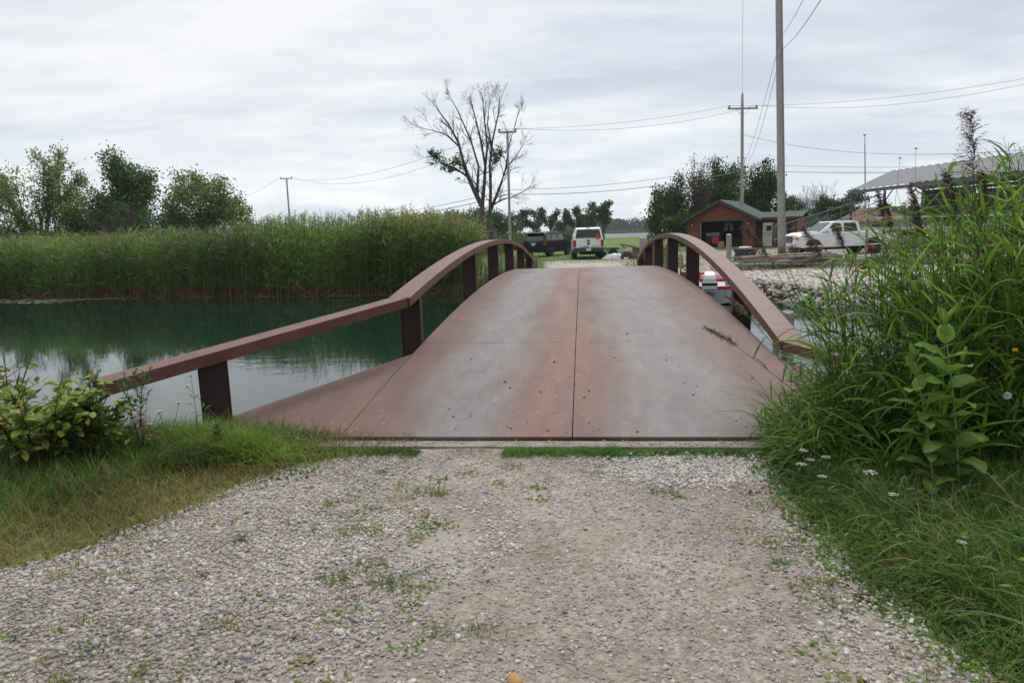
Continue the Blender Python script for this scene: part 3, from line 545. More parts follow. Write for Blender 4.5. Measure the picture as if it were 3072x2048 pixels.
def pickup_side():
    fwd = at(2356, 750, 39.6); P = at(2500, 752, 41.6); t = empty('pickup_truck', (P[0]-0.25, P[1]-1.0, -0.17), R(90+10), 'white crew cab pickup truck facing the utility pole, seen from its front corner', 'pickup truck', 'parked vehicles')
    MB().prism([(-2.95, 0.6), (-2.95, 1.35), (-0.6, 1.33), (1.25, 1.30), (1.5, 1.33), (2.55, 1.25), (2.85, 1.12), (2.92, 0.85), (2.92, 0.55), (2.5, 0.45), (-2.6, 0.5)], taper(0.55, 1.01, 1.33, 0.96)).build('body', white_paint, t, bevel=0.06)
    MB().prism([(1.35, 1.33), (2.5, 1.25), (2.8, 1.13), (2.8, 1.20), (2.4, 1.33), (1.3, 1.42)], 0.72).build('hood_bulge', white_paint, t, bevel=0.03)
    cab = MB().prism([(-1.0, 1.32), (-0.88, 1.90), (-0.7, 1.95), (0.55, 1.95), (0.7, 1.90), (1.5, 1.32)], taper(1.32, 0.95, 1.95, 0.78)).build('cab', white_paint, t, bevel=0.05)
    for a, b_ in ((-0.78, 0.02), (0.14, 1.08)):
        tp = b_-0.02 if b_ < 0.5 else 0.62
        MB().prism([(a, 1.36), (a+0.05, 1.82), (tp, 1.84), (b_, 1.36)], taper(1.32, 0.962, 1.95, 0.792)).build('side_window', tinted, cab)
    MB().add([(-0.8, 1.50, 1.36), (0.8, 1.50, 1.36), (0.7, 0.77, 1.89), (-0.7, 0.77, 1.89), (-0.8, 1.46, 1.34), (0.8, 1.46, 1.34), (0.7, 0.73, 1.87), (-0.7, 0.73, 1.87)],
             [(0, 1, 2, 3), (7, 6, 5, 4), (0, 4, 5, 1), (1, 5, 6, 2), (2, 6, 7, 3), (3, 7, 4, 0)]).build('windscreen', tinted, cab)
    g = MB().box((0, 2.93, 0.97), (1.15, 0.05, 0.38)).build('grille', dark_plastic, t, bevel=0.01); m = MB()
    for z in (0.83, 0.93, 1.03, 1.13): m.box((0, 2.965, z), (1.1, 0.03, 0.03))
    m.build('grille_bars', chrome, g)
    MB().prism([(2.85, 0.52), (2.85, 0.76), (3.02, 0.74), (3.05, 0.56), (2.95, 0.48)], 1.0).build('front_bumper', chrome, t, bevel=0.03)
    for s in (-1, 1):
        h = MB().box((s*0.80, 2.86, 1.03), (0.36, 0.14, 0.22)).build('headlight', lens, t, bevel=0.02); MB().box((s*0.985, 2.83, 1.0), (0.03, 0.14, 0.14)).build('indicator', amber_lens, h)
        MB().box((s*0.8, 3.03, 0.62), (0.2, 0.04, 0.12)).build('fog_light', dark_plastic, t, bevel=0.01)
        MB().box((s*1.12, 0.98, 1.42), (0.22, 0.12, 0.22)).build('mirror', white_paint, t, bevel=0.03)
        for yy in (1.85, -1.75):
            wheel(t, s*0.86, yy, 0.42, 0.29, chrome, s); MB().lathe([(0.53, -0.02), (0.53, 0.02)], 24, 'x', (s*0.985, yy, 0.44)).build('wheel_arch', dark_plastic, t)
        for yy in (0.1, -0.85): MB().box((s*1.0, yy, 1.18), (0.03, 0.2, 0.045)).build('handle', chrome, t)
    MB().box((0, 0, 0.42), (1.1, 5.2, 0.2)).build('chassis', black, t)
    MB().box((0.99, -1.1, 1.02), (0.012, 0.34, 0.14)).build('badge', red_lens, t)
pickup_side()

# ------------------------------------------------------------------ garage
def shingle_mat():
    m = bpy.data.materials.new('cedar_shingle'); m.use_nodes = True; nt = m.node_tree; b = nt.nodes['Principled BSDF']; N = nt.nodes.new; L = nt.links.new
    tc = N('ShaderNodeTexCoord'); sep = N('ShaderNodeSeparateXYZ'); L(tc.outputs['Object'], sep.inputs[0]); add = N('ShaderNodeMath'); add.operation = 'ADD'; L(sep.outputs[0], add.inputs[0]); L(sep.outputs[1], add.inputs[1])
    cb = N('ShaderNodeCombineXYZ'); L(add.outputs[0], cb.inputs[0]); L(sep.outputs[2], cb.inputs[1])
    br = N('ShaderNodeTexBrick'); br.inputs['Scale'].default_value = 1; br.inputs['Brick Width'].default_value = 0.22; br.inputs['Row Height'].default_value = 0.2; br.inputs['Mortar Size'].default_value = 0.012; br.inputs['Bias'].default_value = -0.2
    br.inputs['Color1'].default_value = (0.25, 0.058, 0.030, 1); br.inputs['Color2'].default_value = (0.18, 0.042, 0.024, 1); br.inputs['Mortar'].default_value = (0.07, 0.02, 0.012, 1); L(cb.outputs[0], br.inputs['Vector'])
    L(br.outputs['Color'], b.inputs['Base Color']); b.inputs['Roughness'].default_value = 0.75
    bp = N('ShaderNodeBump'); bp.inputs['Strength'].default_value = 0.6; bp.inputs['Distance'].default_value = 0.02; L(br.outputs['Fac'], bp.inputs['Height']); bp.invert = True; L(bp.outputs[0], b.inputs['Normal']); return m
def metal_roof_mat(name, c):
    m = bpy.data.materials.new(name); m.use_nodes = True; nt = m.node_tree; b = nt.nodes['Principled BSDF']; N = nt.nodes.new; L = nt.links.new
    tc = N('ShaderNodeTexCoord'); n = N('ShaderNodeTexNoise'); n.inputs['Scale'].default_value = 2; n.inputs['Detail'].default_value = 8; L(tc.outputs['Object'], n.inputs[0]); mx = N('ShaderNodeMixRGB'); mx.inputs[1].default_value = (*c, 1); mx.inputs[2].default_value = (*[k*0.72 for k in c], 1); L(n.outputs['Fac'], mx.inputs[0]); L(mx.outputs[0], b.inputs['Base Color'])
    b.inputs['Roughness'].default_value = 0.8; b.inputs['Specular IOR Level'].default_value = 0.2; return m
def wedge(mb, poly, n, th):
    """flat polygon given thickness th along -n"""
    k = len(poly); V = [Vector(p) for p in poly]+[Vector(p)-Vector(n)*th for p in poly]
    mb.add(V, [tuple(range(k)), tuple(range(2*k-1, k-1, -1))]+[(i, (i+1) % k, (i+1) % k+k, i+k) for i in range(k)]); return mb
SH = shingle_mat(); green_trim = mat('dark_green_trim', (0.022, 0.045, 0.04), (0.03, 0.055, 0.048), scale=6, rough=0.6); roof_sh = mat('dark_shingle_roof', (0.055, 0.066, 0.064), (0.035, 0.043, 0.042), scale=14, rough=0.9, bump=0.5)
def garage():
    ang = R(-25); ct = at(2160, 735, 60.3); W = 2.95; H = 2.55; PK = 4.08; D = 7.0; ox, oz = -1.75, 2.28      # local: +y away from the door face
    t = empty('red_garage', (ct[0], ct[1], -0.17), ang, 'small red shingled garage with dark green trim and an open door bay', 'garage')
    def front(x0, x1, z0, z1, name='wall'): return MB().box(((x0+x1)/2, 0.06, (z0+z1)/2), (x1-x0, 0.12, z1-z0))
    d0, d1, dh = -1.75, 1.9, 2.32
    m = front(-W, d0, 0, H); m2 = front(d1, W, 0, H); m3 = front(d0, d1, dh, H); 
    for k in (m2, m3): m.add(k.v, k.f)
    wedge(m, [(-W, 0, H), (W, 0, H), (0, 0, PK)], (0, -1, 0), 0.12)
    m.box((-W+0.06, D/2+0.06, H/2), (0.12, D-0.12, H)); m.box((W-0.06, D/2+0.06, H/2), (0.12, D-0.12, H)); m.box((0, D, H/2), (2*W-0.24, 0.12, H)); m.build('wall', SH, t)
    MB().box((0, D-0.09, 1.2), (2*W-0.26, 0.04, 2.4)).build('inner_wall', mat('dark_board', (0.03, 0.027, 0.025)), t)
    MB().box((0, D/2, 0.03), (2*W-0.26, D-0.26, 0.06)).build('floor_slab', concrete, t)
    MB().box((0, D/2, H-0.02), (2*W-0.26, D-0.3, 0.03)).build('inner_ceiling', mat('dark_board', (0.03, 0.027, 0.025)), t)
    sl = (PK-H)/W; rf = MB()
    for s in (-1, 1):
        nv = Vector((s*sl, 0, 1)).normalized(); ov = 0.42
        wedge(rf, [(0, -0.4, PK+0.13), (s*(W+ov), -0.4, H-sl*ov+0.13), (s*(W+ov), D+0.35, H-sl*ov+0.13), (0, D+0.35, PK+0.13)], nv, 0.09)
    roof = rf.build('roof', roof_sh, t); fm = MB()
    for s in (-1, 1):
        fm.bar((s*0.01, -0.415, PK+0.0), (s*(W+0.43), -0.415, H-sl*0.43+0.0), 0.035, 0.22); fm.bar((s*(W+0.44), -0.42, H-sl*0.44+0.02), (s*(W+0.44), D+0.36, H-sl*0.44+0.02), 0.03, 0.18)
    fm.build('fascia', green_trim, roof)
    tr = MB()
    for s in (-1, 1): tr.box((s*(W-0.06), -0.018, H/2), (0.16, 0.036, H))
    tr.box((d0-0.07, -0.018, dh/2), (0.14, 0.036, dh)); tr.box((d1+0.07, -0.018, dh/2), (0.14, 0.036, dh)); tr.box(((d0+d1)/2, -0.018, dh+0.07), (d1-d0+0.28, 0.036, 0.14)); tr.build('door_trim', green_trim, t)
    MB().box((d0+0.012, 0.1, dh/2), (0.03, 0.1, dh)).build('door_track', white_gel, t)
    # side annex to the right, set back
    AX0, AX1, AY, AH = W+0.0, W+3.2, 1.25, 2.42
    m = MB().box(((AX0+AX1)/2+0.005, AY+2.2, AH/2), (AX1-AX0, 4.4, AH)); an = m.build('annex_wall', SH, t)
    rf = MB(); wedge(rf, [(AX0-0.15, AY-0.4, AH+0.12), (AX1+0.35, AY-0.4, AH+0.12), (AX1+0.35, AY+2.2, AH+0.62), (AX0-0.6, AY+2.2, AH+0.62)], Vector((0, -0.19, 1)).normalized(), 0.09)
    wedge(rf, [(AX0-0.6, AY+2.2, AH+0.62), (AX1+0.35, AY+2.2, AH+0.62), (AX1+0.35, AY+4.8, AH+0.12), (AX0-0.15, AY+4.8, AH+0.12)], Vector((0, 0.19, 1)).normalized(), 0.09); ar = rf.build('roof', roof_sh, t)
    fm = MB().box(((AX0+AX1)/2+0.1, AY-0.415, AH+0.02), (AX1-AX0+0.5, 0.03, 0.2)); fm.bar((AX1+0.37, AY-0.4, AH+0.04), (AX1+0.37, AY+2.2, AH+0.54), 0.03, 0.18); fm.build('fascia', green_trim, ar)
    tr = MB().box((AX1-0.07, AY-0.018, AH/2), (0.16, 0.036, AH)); tr.build('corner_trim', green_trim, t)
    w = MB().box((AX1-0.75, AY-0.02, 1.35), (0.55, 0.04, 1.5)).build('window_frame', green_trim, t); MB().box((AX1-0.75, AY-0.045, 1.35), (0.43, 0.02, 1.36)).build('pane', tinted, w)
    for x, y in ((-2.48, -0.09), (2.42, -0.09)):
        l = MB(); l.box((x, y+0.06, 2.2), (0.12, 0.05, 0.22)); l.lathe([(0.03, 2.12), (0.12, 2.15), (0.10, 2.34), (0.03, 2.42)], 10, 'z', (x, y-0.06, 0)); lo = l.build('wall_lamp', dark_plastic, t)
        MB().lathe([(0.05, 2.0), (0.085, 2.03), (0.085, 2.10), (0.05, 2.12)], 10, 'z', (x, y-0.06, 0)).build('bulb', lens, lo)
    l = MB(); l.box((W+0.4, AY-0.05, 2.02), (0.1, 0.08, 0.18)); l.lathe([(0.03, 1.9), (0.10, 1.93), (0.08, 2.08), (0.03, 2.14)], 10, 'z', (W+0.4, AY-0.14, 0)); l.build('wall_lamp', dark_plastic, t)
    Tm = Matrix.Translation((ct[0], ct[1], -0.11)) @ Matrix.Rotation(ang, 4, 'Z')
    def place(o, label, cat, group=None): o.matrix_world = Tm; return tag(o, label, cat, group)
    cloth = mat('pale_cloth', (0.34, 0.34, 0.33), (0.26, 0.26, 0.25), rough=0.9)
    m = MB()
    for s in (-1, 1): wedge(m, [(0.15+s*0.04, 2.4, 2.1), (0.15+s*0.36, 2.4, 2.1), (0.15+s*0.44, 2.4, 1.42), (0.15+s*0.3, 2.4, 1.38), (0.15+s*0.08, 2.4, 1.45)], (0, -1, 0), 0.08)
    m.box((0.15, 2.36, 2.12), (0.7, 0.1, 0.05)); place(m.build('hanging_waders', cloth, bevel=0.02), 'pair of pale waders hanging inside the open garage', 'waders')
    tr_ = empty('garden_tractor', (0, 0, 0), 0); tr_.matrix_world = Tm @ Matrix.Translation((-0.55, 0.55, 0)); tag(tr_, 'red garden tractor parked in the mouth of the garage', 'tractor')
    MB().prism([(-0.1, 0.35), (-0.1, 0.85), (0.7, 0.95), (0.75, 0.4)], 0.3).build('hood', red_paint, tr_, bevel=0.05); MB().box((0, 1.3, 0.55), (0.9, 0.8, 0.12)).build('fender', red_paint, tr_, bevel=0.04)
    m = MB().box((0, 1.35, 0.72), (0.45, 0.42, 0.12)); m.box((0, 1.58, 0.95), (0.45, 0.1, 0.38)); m.build('seat', black, tr_, bevel=0.03)
    m = MB(); m.tube([(0, 0.8, 0.9), (0, 0.95, 1.12)], 0.02); m.lathe([(0.13, 0), (0.16, 0), (0.16, 0.03), (0.13, 0.03)], 14, 'z', (0, 0.97, 1.12)); m.build('steering_wheel', black, tr_)
    for s in (-1, 1):
        MB().lathe([(0.1, -0.11), (0.3, -0.11), (0.3, 0.11), (0.1, 0.11)], 18, 'x', (s*0.42, 1.3, 0.3)).build('wheel', black, tr_); MB().lathe([(0.08, -0.07), (0.19, -0.07), (0.19, 0.07), (0.08, 0.07)], 16, 'x', (s*0.36, 0.25, 0.19)).build('wheel', black, tr_)
    m = MB().box((-1.05, 1.6, 0.5), (1.2, 0.7, 1.0)); place(m.build('workbench', mat('dark_wood', (0.06, 0.045, 0.035)), bevel=0.02), 'dark workbench just inside the garage door', 'workbench')
    m = MB(); m.prism([(1.3, 1.0), (1.36, 1.32), (1.84, 1.32), (1.9, 1.0)], 0.45); m.v = [(x-0.85, y, z) for x, y, z in m.v]; place(m.build('storage_tote', mat('grey_tote', (0.30, 0.33, 0.36)), bevel=0.02), 'grey plastic storage tote standing on the garage workbench', 'storage box')
    m = MB().lathe([(0.13, 1.0), (0.14, 1.2), (0.08, 1.28)], 12, 'z', (-1.5, 1.5, 0)); place(m.build('white_jug', white_gel), 'white jug on the workbench beside the tote', 'jug')
    m = MB().box((0.25, -0.6, 0.26), (0.5, 0.45, 0.5)); place(m.build('cardboard_box', mat('cardboard', (0.34, 0.20, 0.10)), bevel=0.01), 'brown cardboard box in front of the garage door', 'box')
    m = MB().prism([(2.2, 0.06), (2.2, 0.85), (3.9, 0.95), (4.4, 0.6), (4.4, 0.06)], 0.8); m.v = [(x+0.85, y, z) for x, y, z in m.v]; place(m.build('covered_machine', black, bevel=0.1), 'dark covered machine deep inside the garage', 'machine')
    # appliance cabinet and stacked things outside
    fr = empty('fuel_cabinet', (0, 0, 0)); fr.matrix_world = Tm @ Matrix.Translation((W+0.95, 0.72, 0)); tag(fr, 'tall pale metal cabinet with a dark screen against the garage annex', 'cabinet')
    MB().box((0, 0, 1.0), (0.78, 0.7, 2.0)).build('body', mat('pale_cabinet', (0.44, 0.43, 0.42), (0.36, 0.35, 0.34)), fr, bevel=0.02); MB().box((0.12, -0.36, 1.55), (0.4, 0.03, 0.42)).build('screen', tinted, fr); MB().box((0, -0.36, 1.12), (0.74, 0.02, 0.03)).build('divider', dark_plastic, fr)
    MB().box((0.46, 0, 0.95), (0.1, 0.66, 1.9)).build('side_panel', dark_plastic, fr); MB().box((-0.42, 0, 0.9), (0.06, 0.6, 1.6)).build('side_panel', dark_plastic, fr)
    s2 = empty('metal_shelf', (0, 0, 0)); s2.matrix_world = Tm @ Matrix.Translation((W+1.75, 0.85, 0)); tag(s2, 'narrow metal shelf rack beside the pale cabinet', 'shelf')
    for x in (-.22, .22):
        for y in (-.2, .2): MB().box((x, y, 0.95), (0.035, 0.035, 1.9)).build('leg', galv, s2)
    for z in (0.3, 0.9, 1.5, 1.86): MB().box((0, 0, z), (0.40, 0.36, 0.03)).build('shelf', galv, s2)
garage()

# ------------------------------------------------------------------ poles and wires
def pole(base, top, r0, r1, label, arm=None, ins=2, name='utility_pole', m=None):
    b, t_ = Vector(base), Vector(top); t = empty(name, tuple(b), 0, label, 'utility pole', 'wooden utility poles'); d = t_-b
    n = 14; MB().tube([d*(k/n) for k in range(n+1)], [r0+(r1-r0)*k/n for k in range(n+1)], 12).build('shaft', m or wood_grey, t, smooth=True); pts = []
    if arm:
        (w, dz, az) = arm; dr = Vector((math.cos(az), math.sin(az), 0)); c = d-Vector((0, 0, dz)); side = Vector((dr.y, -dr.x, 0))*(r1+0.05)
        ar = MB().bar(c-dr*w/2+side, c+dr*w/2+side, 0.12, 0.14).build('crossarm', wood_grey, t)
        for k in range(ins):
            f = -0.45+0.9*k/(ins-1); p = c+dr*w*f+side; MB().lathe([(0.03, 0.07), (0.09, 0.1), (0.07, 0.18), (0.09, 0.22), (0.04, 0.3)], 8, 'z', tuple(p)).build('insulator', insul, ar); pts.append(b+p+Vector((0, 0, 0.28)))
        m2 = MB()
        for s in (-1, 1): m2.tube([c+dr*w*0.27*s+side, c-Vector((0, 0, 0.65))+side*0.9], 0.018, 5)
        m2.build('brace', galv, t)
    return t, pts
p4t = at(2334, -160, 30.6)
P4, _ = pole((8.63, 31.2, -0.1), p4t, 0.165, 0.135, 'tall bare grey wooden pole at the lumber pile, cut off by the top edge')
MB().tube([Vector((0.13, -0.11, 0.2)), (Vector(p4t)-Vector((8.63, 31.2, -0.1)))*0.9+Vector((0.12, -0.10, 0))], 0.02, 6).build('conduit', wood_grey, P4)
b3 = at(2226, 715, 64); t3 = at(2227, 287, 64); P3, i3 = pole((b3[0], b3[1], -0.2), t3, 0.17, 0.13, 'grey wooden pole with a crossarm rising behind the garage roof', (2.9, 1.2, R(10)), 2)
MB().lathe([(0.03, 0), (0.08, 0.05), (0.06, 0.2), (0.02, 0.28)], 8, 'z', tuple(Vector(t3)-Vector((b3[0], b3[1], -0.2)))).build('insulator', insul, P3)
bc = at(1530, 716, 57); tc_ = at(1522, 391, 57); PC, ic = pole((bc[0], bc[1], -0.2), tc_, 0.115, 0.095, 'wooden pole with a crossarm directly beside the bare tree', (1.5, 0.18, R(5)), 2)
bl = at(871, 692, 118); tl = at(859.5, 534, 118); PL, il = pole((bl[0], bl[1], -0.2), tl, 0.17, 0.12, 'distant wooden pole with a short crossarm above the middle of the reed bed', (2.2, 0.12, R(0)), 2)
WIRES = 'overhead wires'
def wire(a, b, sag, label, r=0.016):
    a, b = Vector(a), Vector(b); n = 22; pts = [a.lerp(b, k/n)-Vector((0, 0, 4*sag*(k/n)*(1-k/n))) for k in range(n+1)]
    o = MB().tube(pts, r*0.8, 4).build('power_line', wire_m); tag(o, label, 'wire', WIRES)
wire(i3[0], ic[0], 0.5, 'upper left wire from garage pole crossarm to bare tree pole'); wire(i3[1], ic[1], 0.9, 'lower wire from garage pole crossarm to bare tree pole')
wire(i3[0], at(3120, 228, 52), 0.6, 'higher wire from garage pole crossarm to the right edge of the sky'); wire(i3[1], at(3120, 243, 50), 0.9, 'second wire below it from garage pole crossarm to the right edge of the sky')
wire(ic[0], il[0], 1.9, 'higher wire between bare tree pole and distant reed bed pole', 0.02); wire(ic[1], il[1], 2.6, 'lower wire between bare tree pole and distant reed bed pole', 0.02)
s3a, s3b = at(2226, 492, 64), at(2226, 512, 64); ca, cb_ = at(1526, 570, 57), at(1526, 583, 57); la, lb = at(868, 642, 118), at(869, 654, 118)
wire(s3a, ca, 0.5, 'thin cable strung low between garage pole and bare tree pole', 0.022); wire(s3b, cb_, 0.6, 'thick cable strung lowest between garage pole and bare tree pole', 0.032)
wire(ca, la, 1.3, 'thin low cable from bare tree pole to distant reed bed pole', 0.03); wire(cb_, lb, 1.4, 'thick lowest cable from bare tree pole to distant reed bed pole', 0.04)
wire(s3a, at(3130, 492, 46), 0.25, 'thin low cable running from garage pole behind the boat shelter', 0.02); wire(s3b, at(3130, 508, 46), 0.2, 'thick low cable running from garage pole behind the boat shelter', 0.03)
wire(at(2230, 404, 64), at(3100, 447, 40), 0.9, 'single sagging cable from mid height of garage pole to the tall reeds', 0.02)
wire(il[0], at(560, 655, 150), 1.0, 'wire dropping left from the crossarm of the distant pole', 0.025); wire(la, at(560, 712, 150), 0.8, 'low cable dropping left from the distant pole', 0.03)
hp = at(2336, 120, 30.5)
wire(at(2333, 150, 30.5), at(2238, 480, 64), 0.4, 'thin cable from tall bare pole down to garage pole', 0.014); wire(at(2335, 190, 30.5), at(2244, 486, 64), 0.7, 'second cable from tall bare pole down to garage pole', 0.014)
wire(hp, at(2420, -20, 18), 0.1, 'cable from tall bare pole up to the top edge', 0.012); wire(at(2347, 148, 30.5), at(2475, -20, 16), 0.15, 'thick cable curving from tall bare pole to the top edge', 0.016)
wire(tuple(t3), at(2229, -30, 30), 0.5, 'thin wire from the tip of garage pole up to the top edge', 0.010)

fb = at(2600, 680, 72); ft = at(2594, 406, 72)
fp = empty('flagpole', (fb[0], fb[1], -0.2), 0, 'slim pale flagpole behind the boat shelter roof', 'flagpole'); d = Vector(ft)-Vector((fb[0], fb[1], -0.2))
MB().tube([d*(k/8) for k in range(9)], [0.10-0.005*k for k in range(9)], 8).build('shaft', galv, fp, smooth=True); MB().lathe([(0.02, 0), (0.15, 0.06), (0.15, 0.14), (0.02, 0.2)], 10, 'z', tuple(d)).build('truck_cap', galv, fp)

# ------------------------------------------------------------------ boat shelter on the right
def shelter():
    e0 = np.array([17.5, 48.0, 3.78]); e1 = np.array([21.3, 34.5, 3.85]); r0 = np.array([20.6, 49.6, 5.0]); ex = e1-e0; e1 = e0+ex*1.25; r1 = r0+ex*1.25
    t = empty('boat_shelter', (e0[0], e0[1], -0.2), 0, 'long open boat shelter with a corrugated metal roof on grey posts', 'boat shelter'); off = np.array([e0[0], e0[1], -0.2])
    a, b_, c, d = e0-off, e1-off, r1-off, r0-off; far0 = d+(d-a)*np.array([1, 1, -1]); far1 = c+(c-b_)*np.array([1, 1, -1])
    nrm = Vector(np.cross(b_-a, d-a)).normalized(); nrm = nrm if nrm.z > 0 else -nrm
    rm = metal_roof_mat('corrugated_roof', (0.22, 0.22, 0.222)); m = MB(); n = 56
    for (p, q, u, v) in ((a, b_, c, d), (d, c, far1, far0)):
        V = []; 
        for i in range(n+1):
            k = i/n; lo = p+(q-p)*k; hi = v+(u-v)*k; z = 0.08 if i % 2 else 0.0; V += [lo+np.array([0, 0, z]), hi+np.array([0, 0, z]), hi+np.array([0, 0, z-0.03]), lo+np.array([0, 0, z-0.03])]
        m.add(V, [(i*4+j, i*4+(j+1) % 4, i*4+4+(j+1) % 4, i*4+4+j) for i in range(n) for j in range(4)]+[(3, 2, 1, 0), (4*n, 4*n+1, 4*n+2, 4*n+3)])
    m.build('roof', rm, t)
    steel = mat('grey_steel', (0.10, 0.105, 0.11), (0.075, 0.08, 0.085), scale=5, rough=0.6); u = (b_-a)/np.linalg.norm(b_-a); inw = (d-a); inw[2] = 0; inw /= np.linalg.norm(inw); Lx = np.linalg.norm(b_-a)
    MB().bar(a+np.array([0, 0, -0.14]), b_+np.array([0, 0, -0.14]), 0.08, 0.2).build('eave_beam', steel, t); MB().bar(far0+np.array([0, 0, -0.14]), far1+np.array([0, 0, -0.14]), 0.08, 0.2).build('eave_beam', steel, t)
    m = MB(); m.bar(a+np.array([0, 0, -0.12]), d+np.array([0, 0, -0.1]), 0.06, 0.12); m.bar(d+np.array([0, 0, -0.1]), far0+np.array([0, 0, -0.12]), 0.06, 0.12); m.build('rafter', steel, t)
    k = 0.15
    while k < Lx:
        for base in (a, far0):
            p = base+u*k; top = Vector((p[0], p[1], p[2]-0.24)); MB().bar((p[0], p[1], 0.0), top, 0.11, 0.11).build('post', steel, t)
            if base is a:
                m = MB(); m.tube([top-Vector((0, 0, 0.7)), top+Vector((*(inw[:2]*0.7), 0.1))], 0.035, 5); m.build('brace', steel, t)
        k += 3.1
    # tarped boat bays under it
    tarp = mat('grey_tarp', (0.10, 0.115, 0.105), (0.14, 0.15, 0.14), scale=1.5, rough=0.85, bump=0.3, bscale=6)
    for (px, py0, py1, wpx, dep, lab) in ((2850, 571, 640, 150, 44, 'grey green tarpaulin screen hanging under the far half of the boat shelter'), (3010, 566, 640, 140, 40, 'lighter grey tarpaulin screen hanging near the right edge under the boat shelter')):
        pa, pb = at(px-wpx/2, py0, dep), at(px+wpx/2, py1, dep-1.5); m = MB(); nn = 14; V = []
        for i in range(nn+1):
            f = i/nn; x = pa[0]+(pb[0]-pa[0])*f; y = pa[1]+(pb[1]-pa[1])*f+0.06*math.sin(i*2.3); V += [(x, y, pa[2]), (x, y+0.05, pa[2]), (x+0.02, y+0.07, pb[2]-0.5), (x+0.02, y+0.02, pb[2]-0.5)]
        m.add(V, [(i*4+j, i*4+(j+1) % 4, i*4+4+(j+1) % 4, i*4+4+j) for i in range(nn) for j in range(4)]+[(3, 2, 1, 0), (4*nn, 4*nn+1, 4*nn+2, 4*nn+3)]); tag(m.build('tarpaulin', tarp), lab, 'tarpaulin', 'tarpaulins under the boat shelter')
shelter()
dull_rail = mat('dull_rail_metal', (0.16, 0.165, 0.17), (0.11, 0.115, 0.12), scale=5, rough=0.7)
def gangway():
    a, b_ = at(2322, 682, 46), at(2650, 582, 44); t = empty('gangway', (a[0], a[1], a[2]-0.9), 0, 'sloping metal gangway with twin handrails climbing towards the boat shelter', 'gangway'); o = Vector((a[0], a[1], a[2]-0.9))
    A, B = Vector(a)-o, Vector(b_)-o; MB().tube([A, B], 0.035, 6).build('handrail', dull_rail, t); dn = Vector((0, 0, -0.85)); MB().tube([A+dn*0.5, B+dn*0.5], 0.025, 6).build('midrail', dull_rail, t); MB().bar(A+dn, B+dn, 0.5, 0.06).build('walkway', dull_rail, t)
    A2, B2 = A+Vector((0.2, 0.9, 0)), B+Vector((0.2, 0.9, 0)); MB().tube([A2, B2], 0.035, 6).build('handrail', dull_rail, t)
    for k in range(9):
        p = A.lerp(B, k/8); MB().tube([p, p+dn], 0.025, 5).build('baluster', dull_rail, t)
    for k in (4, 8):
        p = A.lerp(B, k/8)+dn; MB().tube([p, Vector((p.x, p.y, -o.z-0.2))], 0.06, 6).build('leg', dull_rail, t)
gangway()
def far_house():
    p = at(2612, 672, 85); t = empty('brown_roofed_house', (p[0], p[1], -0.2), R(12), 'low house with a brown hipped roof behind the boat shelter', 'house'); W, D, H = 3.4, 3, 2.0
    MB().box((0, 0, H/2), (W*2-0.6, D*2-0.6, H)).build('wall', mat('beige_siding', (0.36, 0.32, 0.27)), t); w = MB().box((-1, -D+0.27, 1.2), (1.1, 0.06, 0.9)).build('window', tinted, t)
    MB().add([(-W, -D, H), (W, -D, H), (W, D, H), (-W, D, H), (-W*0.4, 0, H+1.7), (W*0.4, 0, H+1.7)], [(0, 1, 5, 4), (1, 2, 5), (2, 3, 4, 5), (3, 0, 4), (3, 2, 1, 0)]).build('roof', mat('brown_shingles', (0.16, 0.085, 0.055), (0.11, 0.06, 0.04), scale=12, rough=0.9), t)
    q = at(6, 765, 75); t2 = empty('white_shed', (q[0]-1.6, q[1], -0.2), R(10), 'small white sided shed at the left edge behind the reeds', 'shed'); MB().box((0, 0, 1.2), (3.6, 3, 2.4)).build('wall', mat('white_siding', (0.6, 0.62, 0.62), (0.54, 0.56, 0.57), scale=3, stretch=(0.2, 0.2, 9)), t2)
    MB().prism([(-1.7, 2.4), (0, 2.95), (1.7, 2.4)], 2.0).build('roof', mat('grey_shingles', (0.2, 0.2, 0.2)), t2); MB().box((0.5, -1.52, 1.4), (0.8, 0.05, 0.8)).build('window', tinted, t2)
far_house()

